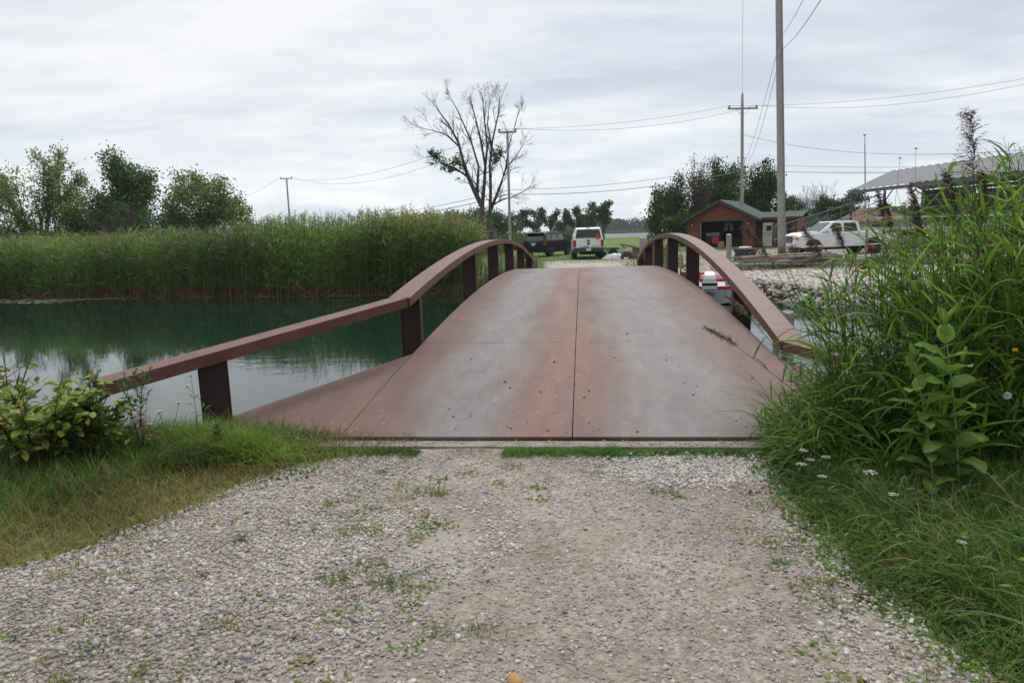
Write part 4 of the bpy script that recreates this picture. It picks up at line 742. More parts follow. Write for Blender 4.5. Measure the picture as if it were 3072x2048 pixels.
# ------------------------------------------------------------------ boats
def hull(mb, L, W, D, bow=0.45, n=10, sheer=0.12):
    V = []
    for i in range(n+1):
        f = i/n; w = W/2*(1 if f < bow else math.cos((f-bow)/(1-bow)*math.pi/2)**0.7); w = max(w, 0.02); z = D+sheer*f*f; k = 0.75 if f < 0.7 else 0.75-0.6*(f-0.7)/0.3; kz = 0.0 if f < 0.75 else (f-0.75)**2*2.6*D
        V += [(-w, f*L, z), (w, f*L, z), (w*k, f*L, 0.05+kz), (0, f*L, -0.08+kz), (-w*k, f*L, 0.05+kz)]
    mb.add(V, [(i*5+j, i*5+(j+1) % 5, i*5+5+(j+1) % 5, i*5+5+j) for i in range(n) for j in range(5)]+[(4, 3, 2, 1, 0), tuple(n*5+j for j in range(5))]); return mb
def red_boat():
    t = empty('motor_boat', (3.30, 18.95, WATER_Z+0.02), R(-8), 'small red motorboat with a pale stern and white outboard moored beside the bridge', 'motorboat')
    hull(MB(), 4.2, 1.75, 0.42).build('hull', mat('pale_stern', (0.40, 0.46, 0.47), (0.34, 0.40, 0.41), rough=0.35), t, bevel=0.02)
    m = MB(); n = 10
    for s in (-1, 1):
        V = []
        for i in range(n+1):
            f = i/n; w = 1.77/2*(1 if f < 0.45 else math.cos((f-0.45)/0.55*math.pi/2)**0.7); w = max(w, 0.12); y = f*4.2; z = 0.425+0.12*f*f; V += [(s*w, y-0.01, z), (s*max(w-0.24, 0), y-0.01, z+0.05), (s*max(w-0.24, 0), y-0.01, z-0.05), (s*w, y-0.01, z-0.12)]
        m.add(V, [(i*4+j, i*4+(j+1) % 4, i*4+4+(j+1) % 4, i*4+4+j) for i in range(n) for j in range(4)]+[(3, 2, 1, 0), (4*n, 4*n+1, 4*n+2, 4*n+3)])
    m.box((0, 0.04, 0.43), (1.7, 0.1, 0.08)); m.box((0, 2.9, 0.5), (1.3, 1.6, 0.06)); m.build('deck', red_paint, t)
    MB().box((-0.45, 0.75, 0.50), (0.55, 0.6, 0.16)).build('seat', white_gel, t, bevel=0.04); MB().box((-0.42, 2.05, 0.62), (0.6, 0.25, 0.3)).build('console', red_paint, t, bevel=0.03)
    sw_ = MB(); c = Vector((-0.52, 1.85, 0.80)); q = Matrix.Rotation(R(65), 3, 'X'); ring = [c+q @ Vector((0.19*math.cos(a), 0.19*math.sin(a), 0)) for a in np.linspace(0, 2*math.pi, 21)]; sw_.tube(ring, 0.018, 6, cap=False)
    for a in (0.5, 2.6, 4.7): sw_.tube([c, c+q @ Vector((0.18*math.cos(a), 0.18*math.sin(a), 0))], 0.014, 5)
    sw_.tube([c, c+q @ Vector((0, 0, -0.2))], 0.025, 5); sw_.build('steering_wheel', black, t)
    cw = MB().prism([(-0.32, 0.42), (-0.34, 0.62), (-0.26, 0.82), (-0.05, 0.90), (0.18, 0.88), (0.24, 0.70), (0.22, 0.42)], taper(0.42, 0.19, 0.9, 0.13)); cw.v = [(x+0.05, y-0.28, z) for x, y, z in cw.v]; co = cw.build('outboard_cowl', white_gel, t, bevel=0.045, seg=3)
    m = MB().box((0.05, -0.325, 0.575), (0.405, 0.59, 0.07)); m.build('cowl_band', mat('black_band', (0.02, 0.015, 0.015), rough=0.3), co, bevel=0.015)
    text_obj('Johnson', 0.10, ink, co, (0.0+0.05, -0.634, 0.70), (R(80), 0, 0)); text_obj('Johnson', 0.11, ink, co, (-0.147, -0.30, 0.70), (R(85), 0, R(-90)))
    m = MB().box((0.05, -0.30, 0.40), (0.36, 0.5, 0.06)); m.build('cowl_base', white_gel, co, bevel=0.015)
    m = MB().box((0.05, -0.28, 0.10), (0.13, 0.22, 0.58)); m.box((0.05, -0.42, 0.14), (0.04, 0.05, 0.5)); m.box((0.05, -0.12, 0.26), (0.28, 0.16, 0.22)); m.box((0.05, -0.3, -0.18), (0.28, 0.4, 0.03)); m.build('outboard_leg', mat('grey_leg', (0.36, 0.40, 0.42)), t, bevel=0.015)
red_boat()
def dinghy():
    p = at(2985, 900, 17.3); t = empty('red_white_boat', (p[0]+3.6, p[1]-0.1, WATER_Z+0.02), R(84), 'red hulled boat with a white top rail half hidden behind the right hand reeds', 'boat')
    hull(MB(), 4.6, 1.8, 0.55).build('hull', red_paint, t, bevel=0.02); m = MB(); n = 12; pts = []
    for s in (-1, 1):
        pts = [(s*(1.82/2*(1 if f < 0.45 else math.cos((f-0.45)/0.55*math.pi/2)**0.7)), f*4.6, 0.57+0.12*f*f) for f in np.linspace(0, 0.99, 14)]; m.sweep(pts, 0.14, 0.08)
    m.box((0, 0.05, 0.56), (1.8, 0.1, 0.1)); m.build('gunwale', white_gel, t); MB().box((0, 1.6, 0.5), (1.6, 0.3, 0.05)).build('thwart', white_gel, t)
    m = MB()
    for k in range(9):
        m.box((0.88, 0.5+0.42*k if k < 6 else 0.5+0.42*5, 0.3), (0.02, 0.03, 0.3))
    m.build('side_stripes', white_gel, t)
dinghy()
def cruiser():
    p = at(2030, 700, 96); t = empty('cabin_cruiser', (p[0], p[1], -0.2), R(20), 'white cabin cruiser with a flybridge stored behind the garage trees', 'boat')
    hull(MB(), 6.5, 2.5, 0.9).build('hull', white_gel, t, bevel=0.03); MB().prism([(1.0, 0.9), (1.1, 1.7), (3.8, 1.7), (4.8, 0.95)], 0.95).build('cabin', white_gel, t, bevel=0.06); MB().prism([(1.3, 1.25), (1.35, 1.6), (3.75, 1.6), (4.2, 1.25)], 0.96).build('cabin_window', tinted, t)
    m = MB().prism([(0.8, 2.75), (0.7, 2.85), (3.0, 2.92), (3.2, 2.8)], 1.0); m.build('canopy', white_gel, t, bevel=0.03); m = MB()
    for s in (-1, 1):
        for y in (1.1, 2.9): m.tube([(s*0.85, y, 1.65), (s*0.85, y, 2.8)], 0.03, 5)
    m.build('canopy_frame', galv, t); MB().prism([(1.2, 1.7), (1.25, 2.15), (2.9, 2.2), (3.1, 1.7)], 0.85).build('flybridge', white_gel, t, bevel=0.05); MB().box((0, 3, -0.05), (1.2, 5, 0.2)).build('cradle', wood_old, t)
cruiser()
def white_boat_right():
    p = at(2720, 690, 47); t = empty('moored_boat', (p[0]+2.2, p[1], -0.1), R(100), 'white boat hull with a blue canopy low behind the white crew cab pickup', 'boat')
    hull(MB(), 5.5, 2.1, 0.75).build('hull', white_gel, t, bevel=0.03); MB().prism([(1.2, 0.8), (1.4, 1.2), (3.2, 1.2), (3.9, 0.85)], 0.75).build('windscreen', tinted, t, bevel=0.03); MB().prism([(0.9, 1.22), (1.1, 1.34), (3.1, 1.36), (3.3, 1.24)], 0.8).build('canopy', mat('blue_canvas', (0.16, 0.24, 0.36)), t, bevel=0.03); MB().box((0, 2.6, -0.04), (0.8, 4, 0.16)).build('bunk', wood_old, t)
white_boat_right()
def rail_fence():
    a, b_ = at(2590, 655, 37), at(3110, 640, 27); o = Vector((a[0], a[1], -0.2)); t = empty('dock_railing', tuple(o), 0, 'long pale timber railing running across behind the right hand reeds', 'railing'); A, B = Vector(a)-o, Vector(b_)-o
    pale = mat('pale_timber', (0.50, 0.44, 0.37), (0.38, 0.33, 0.27), scale=4, rough=0.85); MB().bar(A, B, 0.14, 0.10).build('top_rail', pale, t); MB().bar(A-Vector((0, 0, 0.55)), B-Vector((0, 0, 0.55)), 0.06, 0.12).build('lower_rail', pale, t)
    for k in range(8):
        p = A.lerp(B, (k+0.3)/8); MB().bar((p.x, p.y+0.08, 0.0), (p.x, p.y+0.08, p.z-0.06), 0.1, 0.1).build('post', wood_old, t)
rail_fence()

# ------------------------------------------------------------------ trailer, clutter on the lawn
def trailer():
    p = at(1860, 742, 47); t = empty('boat_trailer', (p[0]-0.4, p[1], -0.17), R(-68), 'empty boat trailer with black guide posts on the lawn beside the white pickup', 'trailer')
    MB().bar((0, -0.6, 0.45), (0, 3.6, 0.45), 0.1, 0.1).build('tongue', galv, t); m = MB()
    for s in (-1, 1): m.bar((s*0.75, -1.6, 0.45), (s*0.75, 0.7, 0.45), 0.08, 0.1); m.bar((s*0.75, 0.7, 0.45), (s*0.04, 1.9, 0.45), 0.08, 0.1)
    for y in (-1.6, -0.4, 0.6): m.bar((-0.75, y, 0.45), (0.75, y, 0.45), 0.08, 0.08)
    m.build('frame', galv, t)
    for s in (-1, 1):
        MB().bar((s*0.8, -1.5, 0.45), (s*0.85, -1.5, 1.25), 0.1, 0.1).build('guide_post', black, t); w = wheel(t, s*0.92, -0.5, 0.31, 0.2, white_gel, s)
        MB().prism([(-0.9, 0.5), (-0.8, 0.68), (-0.2, 0.68), (-0.1, 0.5), (-0.2, 0.64), (-0.8, 0.64)], 0.12).build('mudguard', black, t).location = (s*0.92, 0, 0); MB().bar((s*0.4, -1.5, 0.58), (s*0.4, 0.6, 0.58), 0.1, 0.05).build('bunk', dark_plastic, t); MB().box((s*0.75, -1.66, 0.5), (0.16, 0.04, 0.1)).build('taillight', red_lens, t)
    m = MB().bar((0, 2.9, 0.45), (0, 2.75, 1.15), 0.08, 0.08); m.box((0, 2.7, 1.1), (0.25, 0.2, 0.2)); m.build('winch_post', galv, t); MB().tube([(0.12, 3.3, 0.0), (0.12, 3.3, 0.8)], 0.04, 6).build('jack', galv, t)
trailer()
p = at(1845, 755, 44); m = MB(); n = 10
V = [(0.85*f*math.cos(a)*(1+0.12*math.sin(3*a)), 0.45*f*math.sin(a), (0.36*(1-f*f)+0.05*math.sin(5*a)*f*(1-f)*2)) for f in (0.02, 0.4, 0.7, 0.9, 1.0) for a in np.linspace(0, 2*math.pi, 14)[:-1]]
m.add(V, [(i*13+j, i*13+(j+1) % 13, i*13+13+(j+1) % 13, i*13+13+j) for i in range(4) for j in range(13)]+[tuple(range(13))]); o = m.build('silver_tarp', mat('silver_tarp_cloth', (0.45, 0.47, 0.48), (0.34, 0.36, 0.37), scale=5, rough=0.35, bump=0.4, bscale=12)); o.location = (p[0], p[1], -0.17); tag(o, 'crumpled silver tarpaulin heap on the grass in front of the boat trailer', 'tarpaulin')
p = at(1880, 750, 43); e = empty('yard_engine', (p[0], p[1], -0.17), R(20), 'small rusty yard engine with a yellow cap beside the silver tarpaulin', 'engine'); MB().box((0, 0, 0.3), (0.5, 0.4, 0.35)).build('block', mat('rusty_iron', (0.10, 0.05, 0.035), (0.05, 0.03, 0.025)), e, bevel=0.04); MB().lathe([(0.1, 0.47), (0.12, 0.55), (0.06, 0.6)], 10).build('cap', mat('yellow_cap', (0.6, 0.42, 0.08)), e)
for s in (-1, 1): MB().lathe([(0.05, -0.04), (0.16, -0.04), (0.16, 0.04), (0.05, 0.04)], 14, 'x', (s*0.3, 0, 0.16)).build('wheel', black, e)
def old_machine():
    p = at(1985, 760, 40); t = empty('old_winch', (p[0], p[1], -0.17), R(15), 'old red farm winch with spoked gear seen through the far posts of the right handrail', 'winch')
    rm = mat('faded_red', (0.22, 0.04, 0.03), (0.12, 0.035, 0.025), scale=7, rough=0.7); MB().box((0, 0, 0.5), (0.9, 0.7, 0.5)).build('frame', rm, t, bevel=0.03)
    m = MB(); ring = [(0.42, 0.33*math.cos(a), 0.62+0.33*math.sin(a)) for a in np.linspace(0, 2*math.pi, 17)]; m.tube(ring, 0.05, 5, cap=False)
    for a in np.linspace(0, math.pi, 4)[:-1]: m.bar((0.42, 0.33*math.cos(a), 0.62+0.33*math.sin(a)), (0.42, -0.33*math.cos(a), 0.62-0.33*math.sin(a)), 0.04, 0.04)
    m.build('gear_wheel', rm, t)
    for s in (-1, 1):
        for y in (-.25, .25): MB().bar((s*0.38, y, 0), (s*0.38, y, 0.3), 0.08, 0.08).build('leg', dark_plastic, t)
    p = at(1905, 738, 43); m = MB().bar((-0.9, 0, 0.95), (0.1, 0.1, 0.75), 0.08, 0.08); m.bar((-0.95, 0, 1.0), (-0.6, 0, 0.7), 0.1, 0.06); m.box((0.1, 0.1, 0.5), (0.5, 0.5, 0.5)); m.box((0.0, 0.1, 0.12), (0.8, 0.6, 0.24)); o = m.build('log_splitter', mat('rusty_iron', (0.10, 0.05, 0.035)), bevel=0.02); o.location = (p[0], p[1], -0.19); tag(o, 'dark rusty log splitter arm sticking out left of the far timber piling', 'machine')
old_machine()
def piling(px, py_top, dep, r, label, zb=-0.2):
    p = at(px, py_top, dep); z0 = zb; t = empty('timber_piling', (p[0], p[1], z0), 0, label, 'piling', 'weathered timber pilings'); h = p[2]-z0
    MB().tube([(0, 0, 0), (0.01, 0, h*0.5), (0, 0.01, h-0.04), (0, 0, h)], [r*1.05, r, r*0.97, r*0.85], 12).build('shaft', wood_grey, t, smooth=False)
piling(2187, 703, 29, 0.115, 'grey timber piling standing in front of the open garage door'); piling(2050, 809, 22.5, 0.12, 'short timber piling by the water beneath the right handrail', -1.4); piling(1928, 712, 40, 0.19, 'thick timber piling behind the far end of the right handrail'); piling(2186, 832, 19.2, 0.10, 'pale timber piling in the water beside the red motorboat', -1.6)
piling(2365, 935, 9.3, 0.085, 'grey timber piling in the water behind the overhanging reeds', -1.6)
for px, lab in ((1944, 'first thin dark steel stake behind the far end of the right handrail'), (1960, 'second shorter dark steel stake next to the far end of the right handrail')):
    p = at(px, 705 if px < 1950 else 707, 36); m = MB().bar((0, 0, 0), (0, 0, p[2]+0.19), 0.1, 0.1); o = m.build('steel_stake', RUST); o.location = (p[0], p[1], -0.19); tag(o, lab, 'stake', 'steel stakes')
# lumber and scrap pile at the tall pole
rl = random.Random(11)
def plank(c, L, w, h, rz, tilt, lab, m=wood_old):
    o = MB().box((0, 0, 0), (L, w, h)).build('timber', m, bevel=0.008); o.location = c; o.rotation_euler = (rl.uniform(-.1, .1), tilt, rz); tag(o, lab, 'timber', 'timbers in the scrap pile')
lum = [(wood_old), wood_grey]
for k in range(34):
    lay = k//9; x = 8.4+rl.uniform(-2.0, 1.6); y = 28.3+rl.uniform(-0.9, 1.6)
    plank((x, y, -0.02+0.13*lay+rl.uniform(0, .05)), rl.uniform(1.4, 3.0), rl.uniform(0.14, 0.28), rl.uniform(0.06, 0.12), R(-4)+rl.uniform(-.35, .35), rl.uniform(-.06, .06), 'weathered grey timber lying in the scrap pile at the foot of the tall pole', lum[k % 2])
for k in range(16):
    plank((12.0+rl.uniform(-1.8, 2.8), 29.6+rl.uniform(-1, 1.5), 0.0+0.1*(k//5)), rl.uniform(1.2, 2.8), 0.2, 0.09, rl.uniform(-.6, .6), rl.uniform(-.15, .15), 'loose old timber scattered on the ground right of the tall pole', lum[k % 2])
for k, (px, py, dep) in enumerate(((2330, 748, 32), (2390, 752, 32))):
    p = at(px, py, dep); rs = mat('rust_sheet', (0.26, 0.085, 0.05), (0.18, 0.06, 0.04), scale=5, rough=0.85); o = MB().box((0, 0, 0), (2.0, 1.3, 0.05)).build('rusty_sheet', rs); o.location = (p[0], p[1], 0.12+0.04*k); o.rotation_euler = (R(5), R(-4), R(10*k)); tag(o, ['rust red sheet leaning on the scrap pile left of the tall pole', 'rust red sheet lying flat just right of the tall pole'][k], 'metal sheet')
wr = MB().lathe([(0.12, -0.02), (0.12, 0.55), (0.10, 0.6)], 12, 'x'); o = wr.build('white_roll', white_gel); p = at(2200, 757, 30); o.location = (p[0], p[1], 0.02); tag(o, 'white roll lying beside the timber piling in front of the garage', 'roll')
p = at(2268, 742, 33); bw = empty('wheelbarrow', (p[0]-0.5, p[1], -0.1), R(30), 'dark wheelbarrow full of junk by the scrap pile', 'wheelbarrow'); MB().prism([(-0.5, 0.65), (-0.35, 0.35), (0.3, 0.35), (0.5, 0.68)], 0.33).build('tray', black, bw, bevel=0.02); MB().lathe([(0.06, -0.05), (0.2, -0.05), (0.2, 0.05), (0.06, 0.05)], 14, 'x', (0, 0.55, 0.2)).build('wheel', black, bw); MB().box((0, 0, 0.72), (0.4, 0.5, 0.1)).build('load', white_gel, bw, bevel=0.04)
for s in (-1, 1): MB().bar((s*0.25, -1.0, 0.6), (s*0.12, 0.55, 0.22), 0.04, 0.04).build('handle', wood_old, bw)
# ================================================================== TREES
LEAF = leaf_mat('tree_leaves', 0.6, 0.3, 0.15); REED = leaf_mat('reed_leaves', 0.6, 0.36, 0.15); PLANT = leaf_mat('plant_leaves', 0.5, 0.34, 0.22); PLUME = leaf_mat('seed_plumes', 0.9, 0.25, 0.1); BROAD = leaf_mat('broad_leaves', 0.6, 0.38, 0.1)
bark = mat('grey_bark', (0.075, 0.062, 0.05), (0.045, 0.037, 0.03), scale=6, rough=0.95, bump=0.8, bscale=14, stretch=(3, 3, 0.6)); bark_dead = mat('dead_bark', (0.085, 0.075, 0.07), (0.045, 0.038, 0.036), scale=3, rough=0.95, bump=0.8, bscale=14, stretch=(3, 3, 0.6))
def skeleton(rnd, trunks, L0, r0, levels, spread=0.75, kids=(4, 6), shrink=0.66, up=0.25, wig=0.16, start=0.35):
    segs = []; tips = []
    def grow(p, d, L, r, lv):
        n = 6 if lv == 0 else 4; pts = [p.copy()]; rad = [r]; dirs = []
        for i in range(n):
            d = (d+Vector((rnd.gauss(0, wig), rnd.gauss(0, wig), rnd.gauss(0, wig)+up*(0.25 if lv else 0.05)))).normalized(); p = p+d*(L/n); pts.append(p.copy()); dirs.append(d.copy()); rad.append(r*(1-0.72*(i+1)/n) if lv < levels else r*(1-0.9*(i+1)/n))
        segs.append((pts, rad, lv))
        if lv >= levels: tips.append((pts, d.copy())); return
        k = rnd.randint(*kids); ph = rnd.uniform(0, 6.28)
        for c in range(k):
            f = start+(1-start)*(c+rnd.uniform(0.2, 0.9))/k if lv == 0 else 0.25+0.75*(c+rnd.uniform(0.2, 1))/k; f = min(f, 0.999); i = int(f*n); q = pts[i].lerp(pts[i+1], f*n-i); dd = dirs[i]
            a = dd.cross(Vector((0.3, 0.2, 1)) if abs(dd.z) < 0.9 else Vector((1, 0, 0))).normalized(); b = dd.cross(a); ph += 2.4+rnd.uniform(-.4, .4); an = spread*rnd.uniform(0.6, 1.15); nd = dd*math.cos(an)+(a*math.cos(ph)+b*math.sin(ph))*math.sin(an)
            grow(q, nd, L*shrink*rnd.uniform(0.65, 1.1)*(1.1-0.35*f), rad[i]*0.62, lv+1)
        grow(p, d, L*shrink*0.7, rad[-1], lv+1)
    for (off, d, k) in trunks: grow(Vector(off), Vector(d).normalized(), L0*k, r0*k, 0)
    return segs, tips
def tree(name, label, px, base, dep, W, H, kind, seed, leaf=(0.05, 0.1, 0.02), n_leaf=9000, lsize=0.2, trunks=None, levels=3, group=None, droop=0.0, bald=0.0, cat='tree', flat=1.0, keep=None, r0=0.22, spread=0.75, crown_low=0.0, up=0.25, bk=None, clump=0.35, start=0.3, kids=(4, 6)):
    rnd = random.Random(seed); rg = np.random.default_rng(seed); p = at(px, 700, dep); x, y = p[0], p[1]
    t = empty(name, (x, y, base), 0, label, cat, group)
    trunks = trunks or [((0, 0, 0), (0.05, 0, 1), 1.0)]
    segs, tips = skeleton(rnd, trunks, 5.0, r0, levels, spread, kids=kids, up=up, start=start)
    allp = np.array([tuple(q) for s in segs for q in s[0]]); zt = allp[:, 2].max(); tp_ = np.array([tuple(q[0][-1]) for q in tips])
    for ax in (0, 1):      # stand the crown over its foot
        cc = (np.percentile(tp_[:, ax], 6)+np.percentile(tp_[:, ax], 94))/2/(zt*0.75)
        for s in segs:
            for q in s[0]: q[ax] -= cc*min(q.z, zt*0.75)
    allp = np.array([tuple(q) for s in segs for q in s[0]]); mx = np.percentile(np.abs(allp[:, 0]), 95); zx = np.percentile(allp[:, 2], 99.5); sx, sz = (W/2)/max(mx, 0.1), H/max(zx, 0.1)
    tr = MB(); lv0 = MB()
    for pts, rad, lv in segs: (lv0 if lv == 0 else tr).tube([(q.x*sx, q.y*sx*flat, q.z*sz) for q in pts], [max(r_, 0.009)*max(1, sz*0.9) for r_ in rad], 7 if lv == 0 else (5 if lv == 1 else 3), cap=False)
    trunk = lv0.build('trunk', bk or bark, t, smooth=True); tr.build('branches', bk or bark, t, smooth=True)
    if n_leaf:
        acc = Acc(); per = max(1, n_leaf//len(tips)); P = []; 
        for pts, d in tips:
            q = np.array([(v.x*sx, v.y*sx*flat, v.z*sz) for v in pts])
            if keep is not None and not keep(q[-1]): continue
            if rnd.random() < bald: continue
            f = rg.uniform(0, len(q)-1, per); i = np.minimum(f.astype(int), len(q)-2); c = q[i]+(q[i+1]-q[i])*(f-i)[:, None]; tone = rg.uniform(0.72, 1.25)
            c = c+rg.normal(0, clump, (per, 3))*np.array([1, flat, 0.75]); c[:, 2] -= droop*rg.uniform(0, 1, per)**1.5; c[:, 2] = np.maximum(c[:, 2], crown_low); P.append((c, tone))
        for c, tone in P:
            n = len(c); ribbon(acc, c, rg.uniform(0, 6.28, n), lsize*rg.uniform(0.6, 1.3, n), lsize*0.62*rg.uniform(0.7, 1.2, n), rg.uniform(-1.2, 0.9, n) if not droop else rg.uniform(-1.5, -0.5, n), rg.uniform(0, 0.8, n), vary(rg, np.array(leaf)*tone, n, 0.35, 0.18), nseg=2, prof='leaf', roll=rg.uniform(-1.3, 1.3, n))
        acc.build('crown', LEAF, t)
    return t
G1, G2, G3 = (0.085, 0.135, 0.028), (0.075, 0.13, 0.03), (0.14, 0.205, 0.042)
tree('ash_tree', 'thin crowned pale green tree with visible limbs at the left edge', 122, -0.2, 70, 8.2, 11.6, 0, 5, (0.17, 0.23, 0.042), 12500, 0.25, [((.14*k, .05*k*(-1)**k, 0), (.15*k+.04, .12*(-1)**k, 1), 1-.05*abs(k)) for k in (-3, -2, -1, 0, 1, 2, 3)], 3, crown_low=0.4, spread=0.5, clump=0.3, start=0.15, kids=(3, 5))
tree('maple_tree', 'dense dark green tree standing second from the left above the reeds', 378, -0.2, 75, 8.2, 11.4, 0, 12, G2, 22000, 0.32, [((.12*k, .05*k*(-1)**k, 0), (.24*k, .15*(-1)**k, 1), 1-.06*abs(k)) for k in (-3, -2, -1, 0, 1, 2, 3)], 3, crown_low=0.8, spread=0.8, clump=0.5, start=0.12, kids=(3, 5))
tree('round_tree', 'rounded mid green bushy tree alone left of the distant pole', 624, -0.2, 80, 8.0, 9.7, 0, 23, G3, 15000, 0.3, [((.12*k, .05*k*(-1)**k, 0), (.27*k, .12*(-1)**k, 1), 1-.07*abs(k)) for k in (-4, -3, -2, -1, 0, 1, 2, 3, 4)], 3, crown_low=0.6, spread=0.75, clump=0.45, start=0.12, kids=(3, 4))
tree('dead_bush', 'leafless grey shrub in front of the dense dark tree', 405, -0.2, 68, 5.2, 5.8, 0, 31, (0.08, 0.07, 0.06), 0, 0.2, [((0.3*k, 0, 0), (0.25*k, 0.1*k, 1), .8) for k in (-2, -1, 0, 1, 2)], 3, r0=0.07, bk=bark_dead, cat='shrub')
tree('dead_bush', 'leafless grey shrub between the pale green tree and the dense dark tree', 268, -0.2, 67, 4.2, 4.6, 0, 37, (0.08, 0.07, 0.06), 500, 0.2, [((0.3*k, 0, 0), (0.25*k, 0.1*k, 1), .8) for k in (-1, 0, 1)], 3, r0=0.07, bk=bark_dead, cat='shrub')
tree('yellow_green_bush', 'bright yellow green bush low at the left edge above the white shed', 22, -0.2, 82, 5.8, 4.6, 0, 41, (0.10, 0.15, 0.02), 4200, 0.3, [((0.3*k, 0, 0), (0.4*k, 0.1, 1), .8) for k in (-1, 0, 1)], 2, cat='bush', crown_low=0.3)
tree('yellow_green_bush', 'olive green bush at the foot of the pale green tree', 170, -0.2, 66, 7.2, 3.6, 0, 42, (0.075, 0.12, 0.025), 4200, 0.28, [((0.3*k, 0, 0), (0.4*k, 0.1, 1), .8) for k in (-1, 0, 1)], 2, cat='bush', crown_low=0.2)
tree('yellow_green_bush', 'green bush filling the gap between the pale and the dark tree', 255, -0.2, 73, 3.4, 6.0, 0, 43, (0.12, 0.18, 0.03), 4200, 0.3, [((0.3*k, 0, 0), (0.25*k, 0.1, 1), .8) for k in (-1, 0, 1)], 2, cat='bush', crown_low=2.5)
def bare_tree():
    rnd = random.Random(8); rg = np.random.default_rng(8); dep = 61.0; o = at(1458, 715, dep); base = Vector((o[0], o[1], -0.2)); t = empty('bare_tree', tuple(base), 0, 'large mostly leafless tree with a forked trunk beside the middle pole', 'tree')
    limbs = [  # surveyed main limbs: photo pixels from the ground up, thickness, sideways depth
        ([(1450, 770), (1449, 690), (1446, 620), (1422, 570), (1402, 525), (1388, 480), (1376, 430), (1345, 372), (1312, 328)], .30, -.6), ([(1402, 530), (1370, 508), (1336, 492), (1300, 482)], .10, -.9), ([(1378, 440), (1338, 404), (1300, 392), (1258, 384)], .09, .8),
        ([(1447, 615), (1452, 560), (1456, 500), (1444, 430), (1424, 345), (1408, 290)], .19, .7), ([(1454, 520), (1462, 440), (1452, 350), (1446, 278)], .13, -.5), ([(1430, 585), (1436, 500), (1412, 420), (1372, 330), (1352, 296)], .13, .3),
        ([(1478, 770), (1474, 690), (1470, 640), (1472, 560), (1469, 500), (1477, 425), (1494, 345), (1500, 300)], .22, .2), ([(1474, 625), (1498, 565), (1518, 505), (1526, 440), (1546, 372), (1556, 330)], .15, -.4), ([(1480, 615), (1506, 598), (1548, 588), (1590, 562)], .09, .5), ([(1518, 505), (1548, 470), (1572, 430)], .07, .4), ([(1475, 440), (1462, 370), (1470, 300)], .08, -.3)]
    tr = MB(); br = MB(); tips = []
    def grow(p, d, L, r, lv):
        n = 5; pts = [p.copy()]; ds = []
        for i in range(n): d = (d+Vector((rnd.gauss(0, .13), rnd.gauss(0, .13), rnd.gauss(0, .11)+.05))).normalized(); p = p+d*(L/n); pts.append(p.copy()); ds.append(d.copy())
        br.tube(pts, [max(.007, r*(1-.8*k/n)) for k in range(n+1)], 4 if r > .03 else 3, cap=False); tips.append(pts)
        if lv == 0: return
        for c in range(rnd.randint(3, 5)):
            f = rnd.uniform(.2, .98); i = min(int(f*n), n-1); q = pts[i].lerp(pts[i+1], f*n-i); a = Vector((rnd.gauss(0, 1), rnd.gauss(0, 1), rnd.gauss(0, 1))).cross(ds[i]).normalized(); an = rnd.uniform(.4, .85); grow(q, ds[i]*math.cos(an)+a*math.sin(an), L*rnd.uniform(.42, .68)*(1.15-.45*f), r*.5, lv-1)
    for px, r, dy in limbs:
        pts = [Vector(at(x, y, dep+dy*k/len(px)))-base for k, (x, y) in enumerate(px)]; n = len(pts); big = r >= .2; rad = [max(.02, r*(1-.85*k/(n-1))) for k in range(n)]; (tr if big else br).tube(pts, rad, 9 if big else 6)
        k0 = 3 if big else 1
        for k in range(k0, n):
            for _ in range(3 if k < n-1 else 4):
                d = (pts[k]-pts[k-1]).normalized(); a = Vector((rnd.gauss(0, 1), rnd.gauss(0, .8), rnd.gauss(0, 1))).cross(d).normalized(); an = rnd.uniform(.35, .9) if k < n-1 else rnd.uniform(.1, .5); grow(pts[k-1].lerp(pts[k], rnd.uniform(.2, 1)), d*math.cos(an)+a*math.sin(an)+Vector((0, 0, .12)), rnd.uniform(1.0, 1.85), min(.045, rad[k]*.6), 2)
    tr.build('trunk', bark_dead, t, smooth=True); br.build('branches', bark_dead, t, smooth=True); acc = Acc()
    for pts in tips:
        q = pts[-1]
        if (-4.9 < q.x < -1.7 and 7.0 < q.z < 9.4 and math.sin(q.x*5+q.z*4) > -.2 and rnd.random() < .8) or (.6 < q.x < 1.7 and 8.6 < q.z < 9.4):
            c = np.array([tuple(v) for v in pts]); c = np.repeat(c, 2, 0)+rg.normal(0, .12, (len(c)*2, 3)); n = len(c); ribbon(acc, c, rg.uniform(0, 6.28, n), rg.uniform(.14, .28, n), .14, rg.uniform(-1, .8, n), .5, vary(rg, (.075, .115, .035), n, .35, .15), nseg=2, prof='leaf', roll=rg.uniform(-1, 1, n))
    acc.build('crown', LEAF, t)
bare_tree()
WIL = 'trees behind the garage'
tree('willow_tree', 'dark drooping willow left of the garage roof', 2025, -0.2, 76, 5.0, 8.0, 0, 71, (0.045, 0.072, 0.022), 9500, 0.26, [((.12*k, 0, 0), (.2*k, .12*(-1)**k, 1), 1-.06*abs(k)) for k in (-2, -1, 0, 1, 2)], 3, WIL, droop=1.7, crown_low=1.0, clump=0.3, start=0.15, kids=(3, 5))
tree('dying_tree', 'grey half dead tree between the two green crowns behind the garage', 2092, -0.2, 74, 3.4, 9.2, 0, 75, (0.075, 0.07, 0.045), 2600, 0.2, [((0, 0, 0), (0, 0, 1), 1), ((.2, 0, 0), (.15, 0, 1), .9), ((-.2, 0, 0), (-.15, 0, 1), .9)], 3, WIL, bk=bark_dead, bald=0.3)
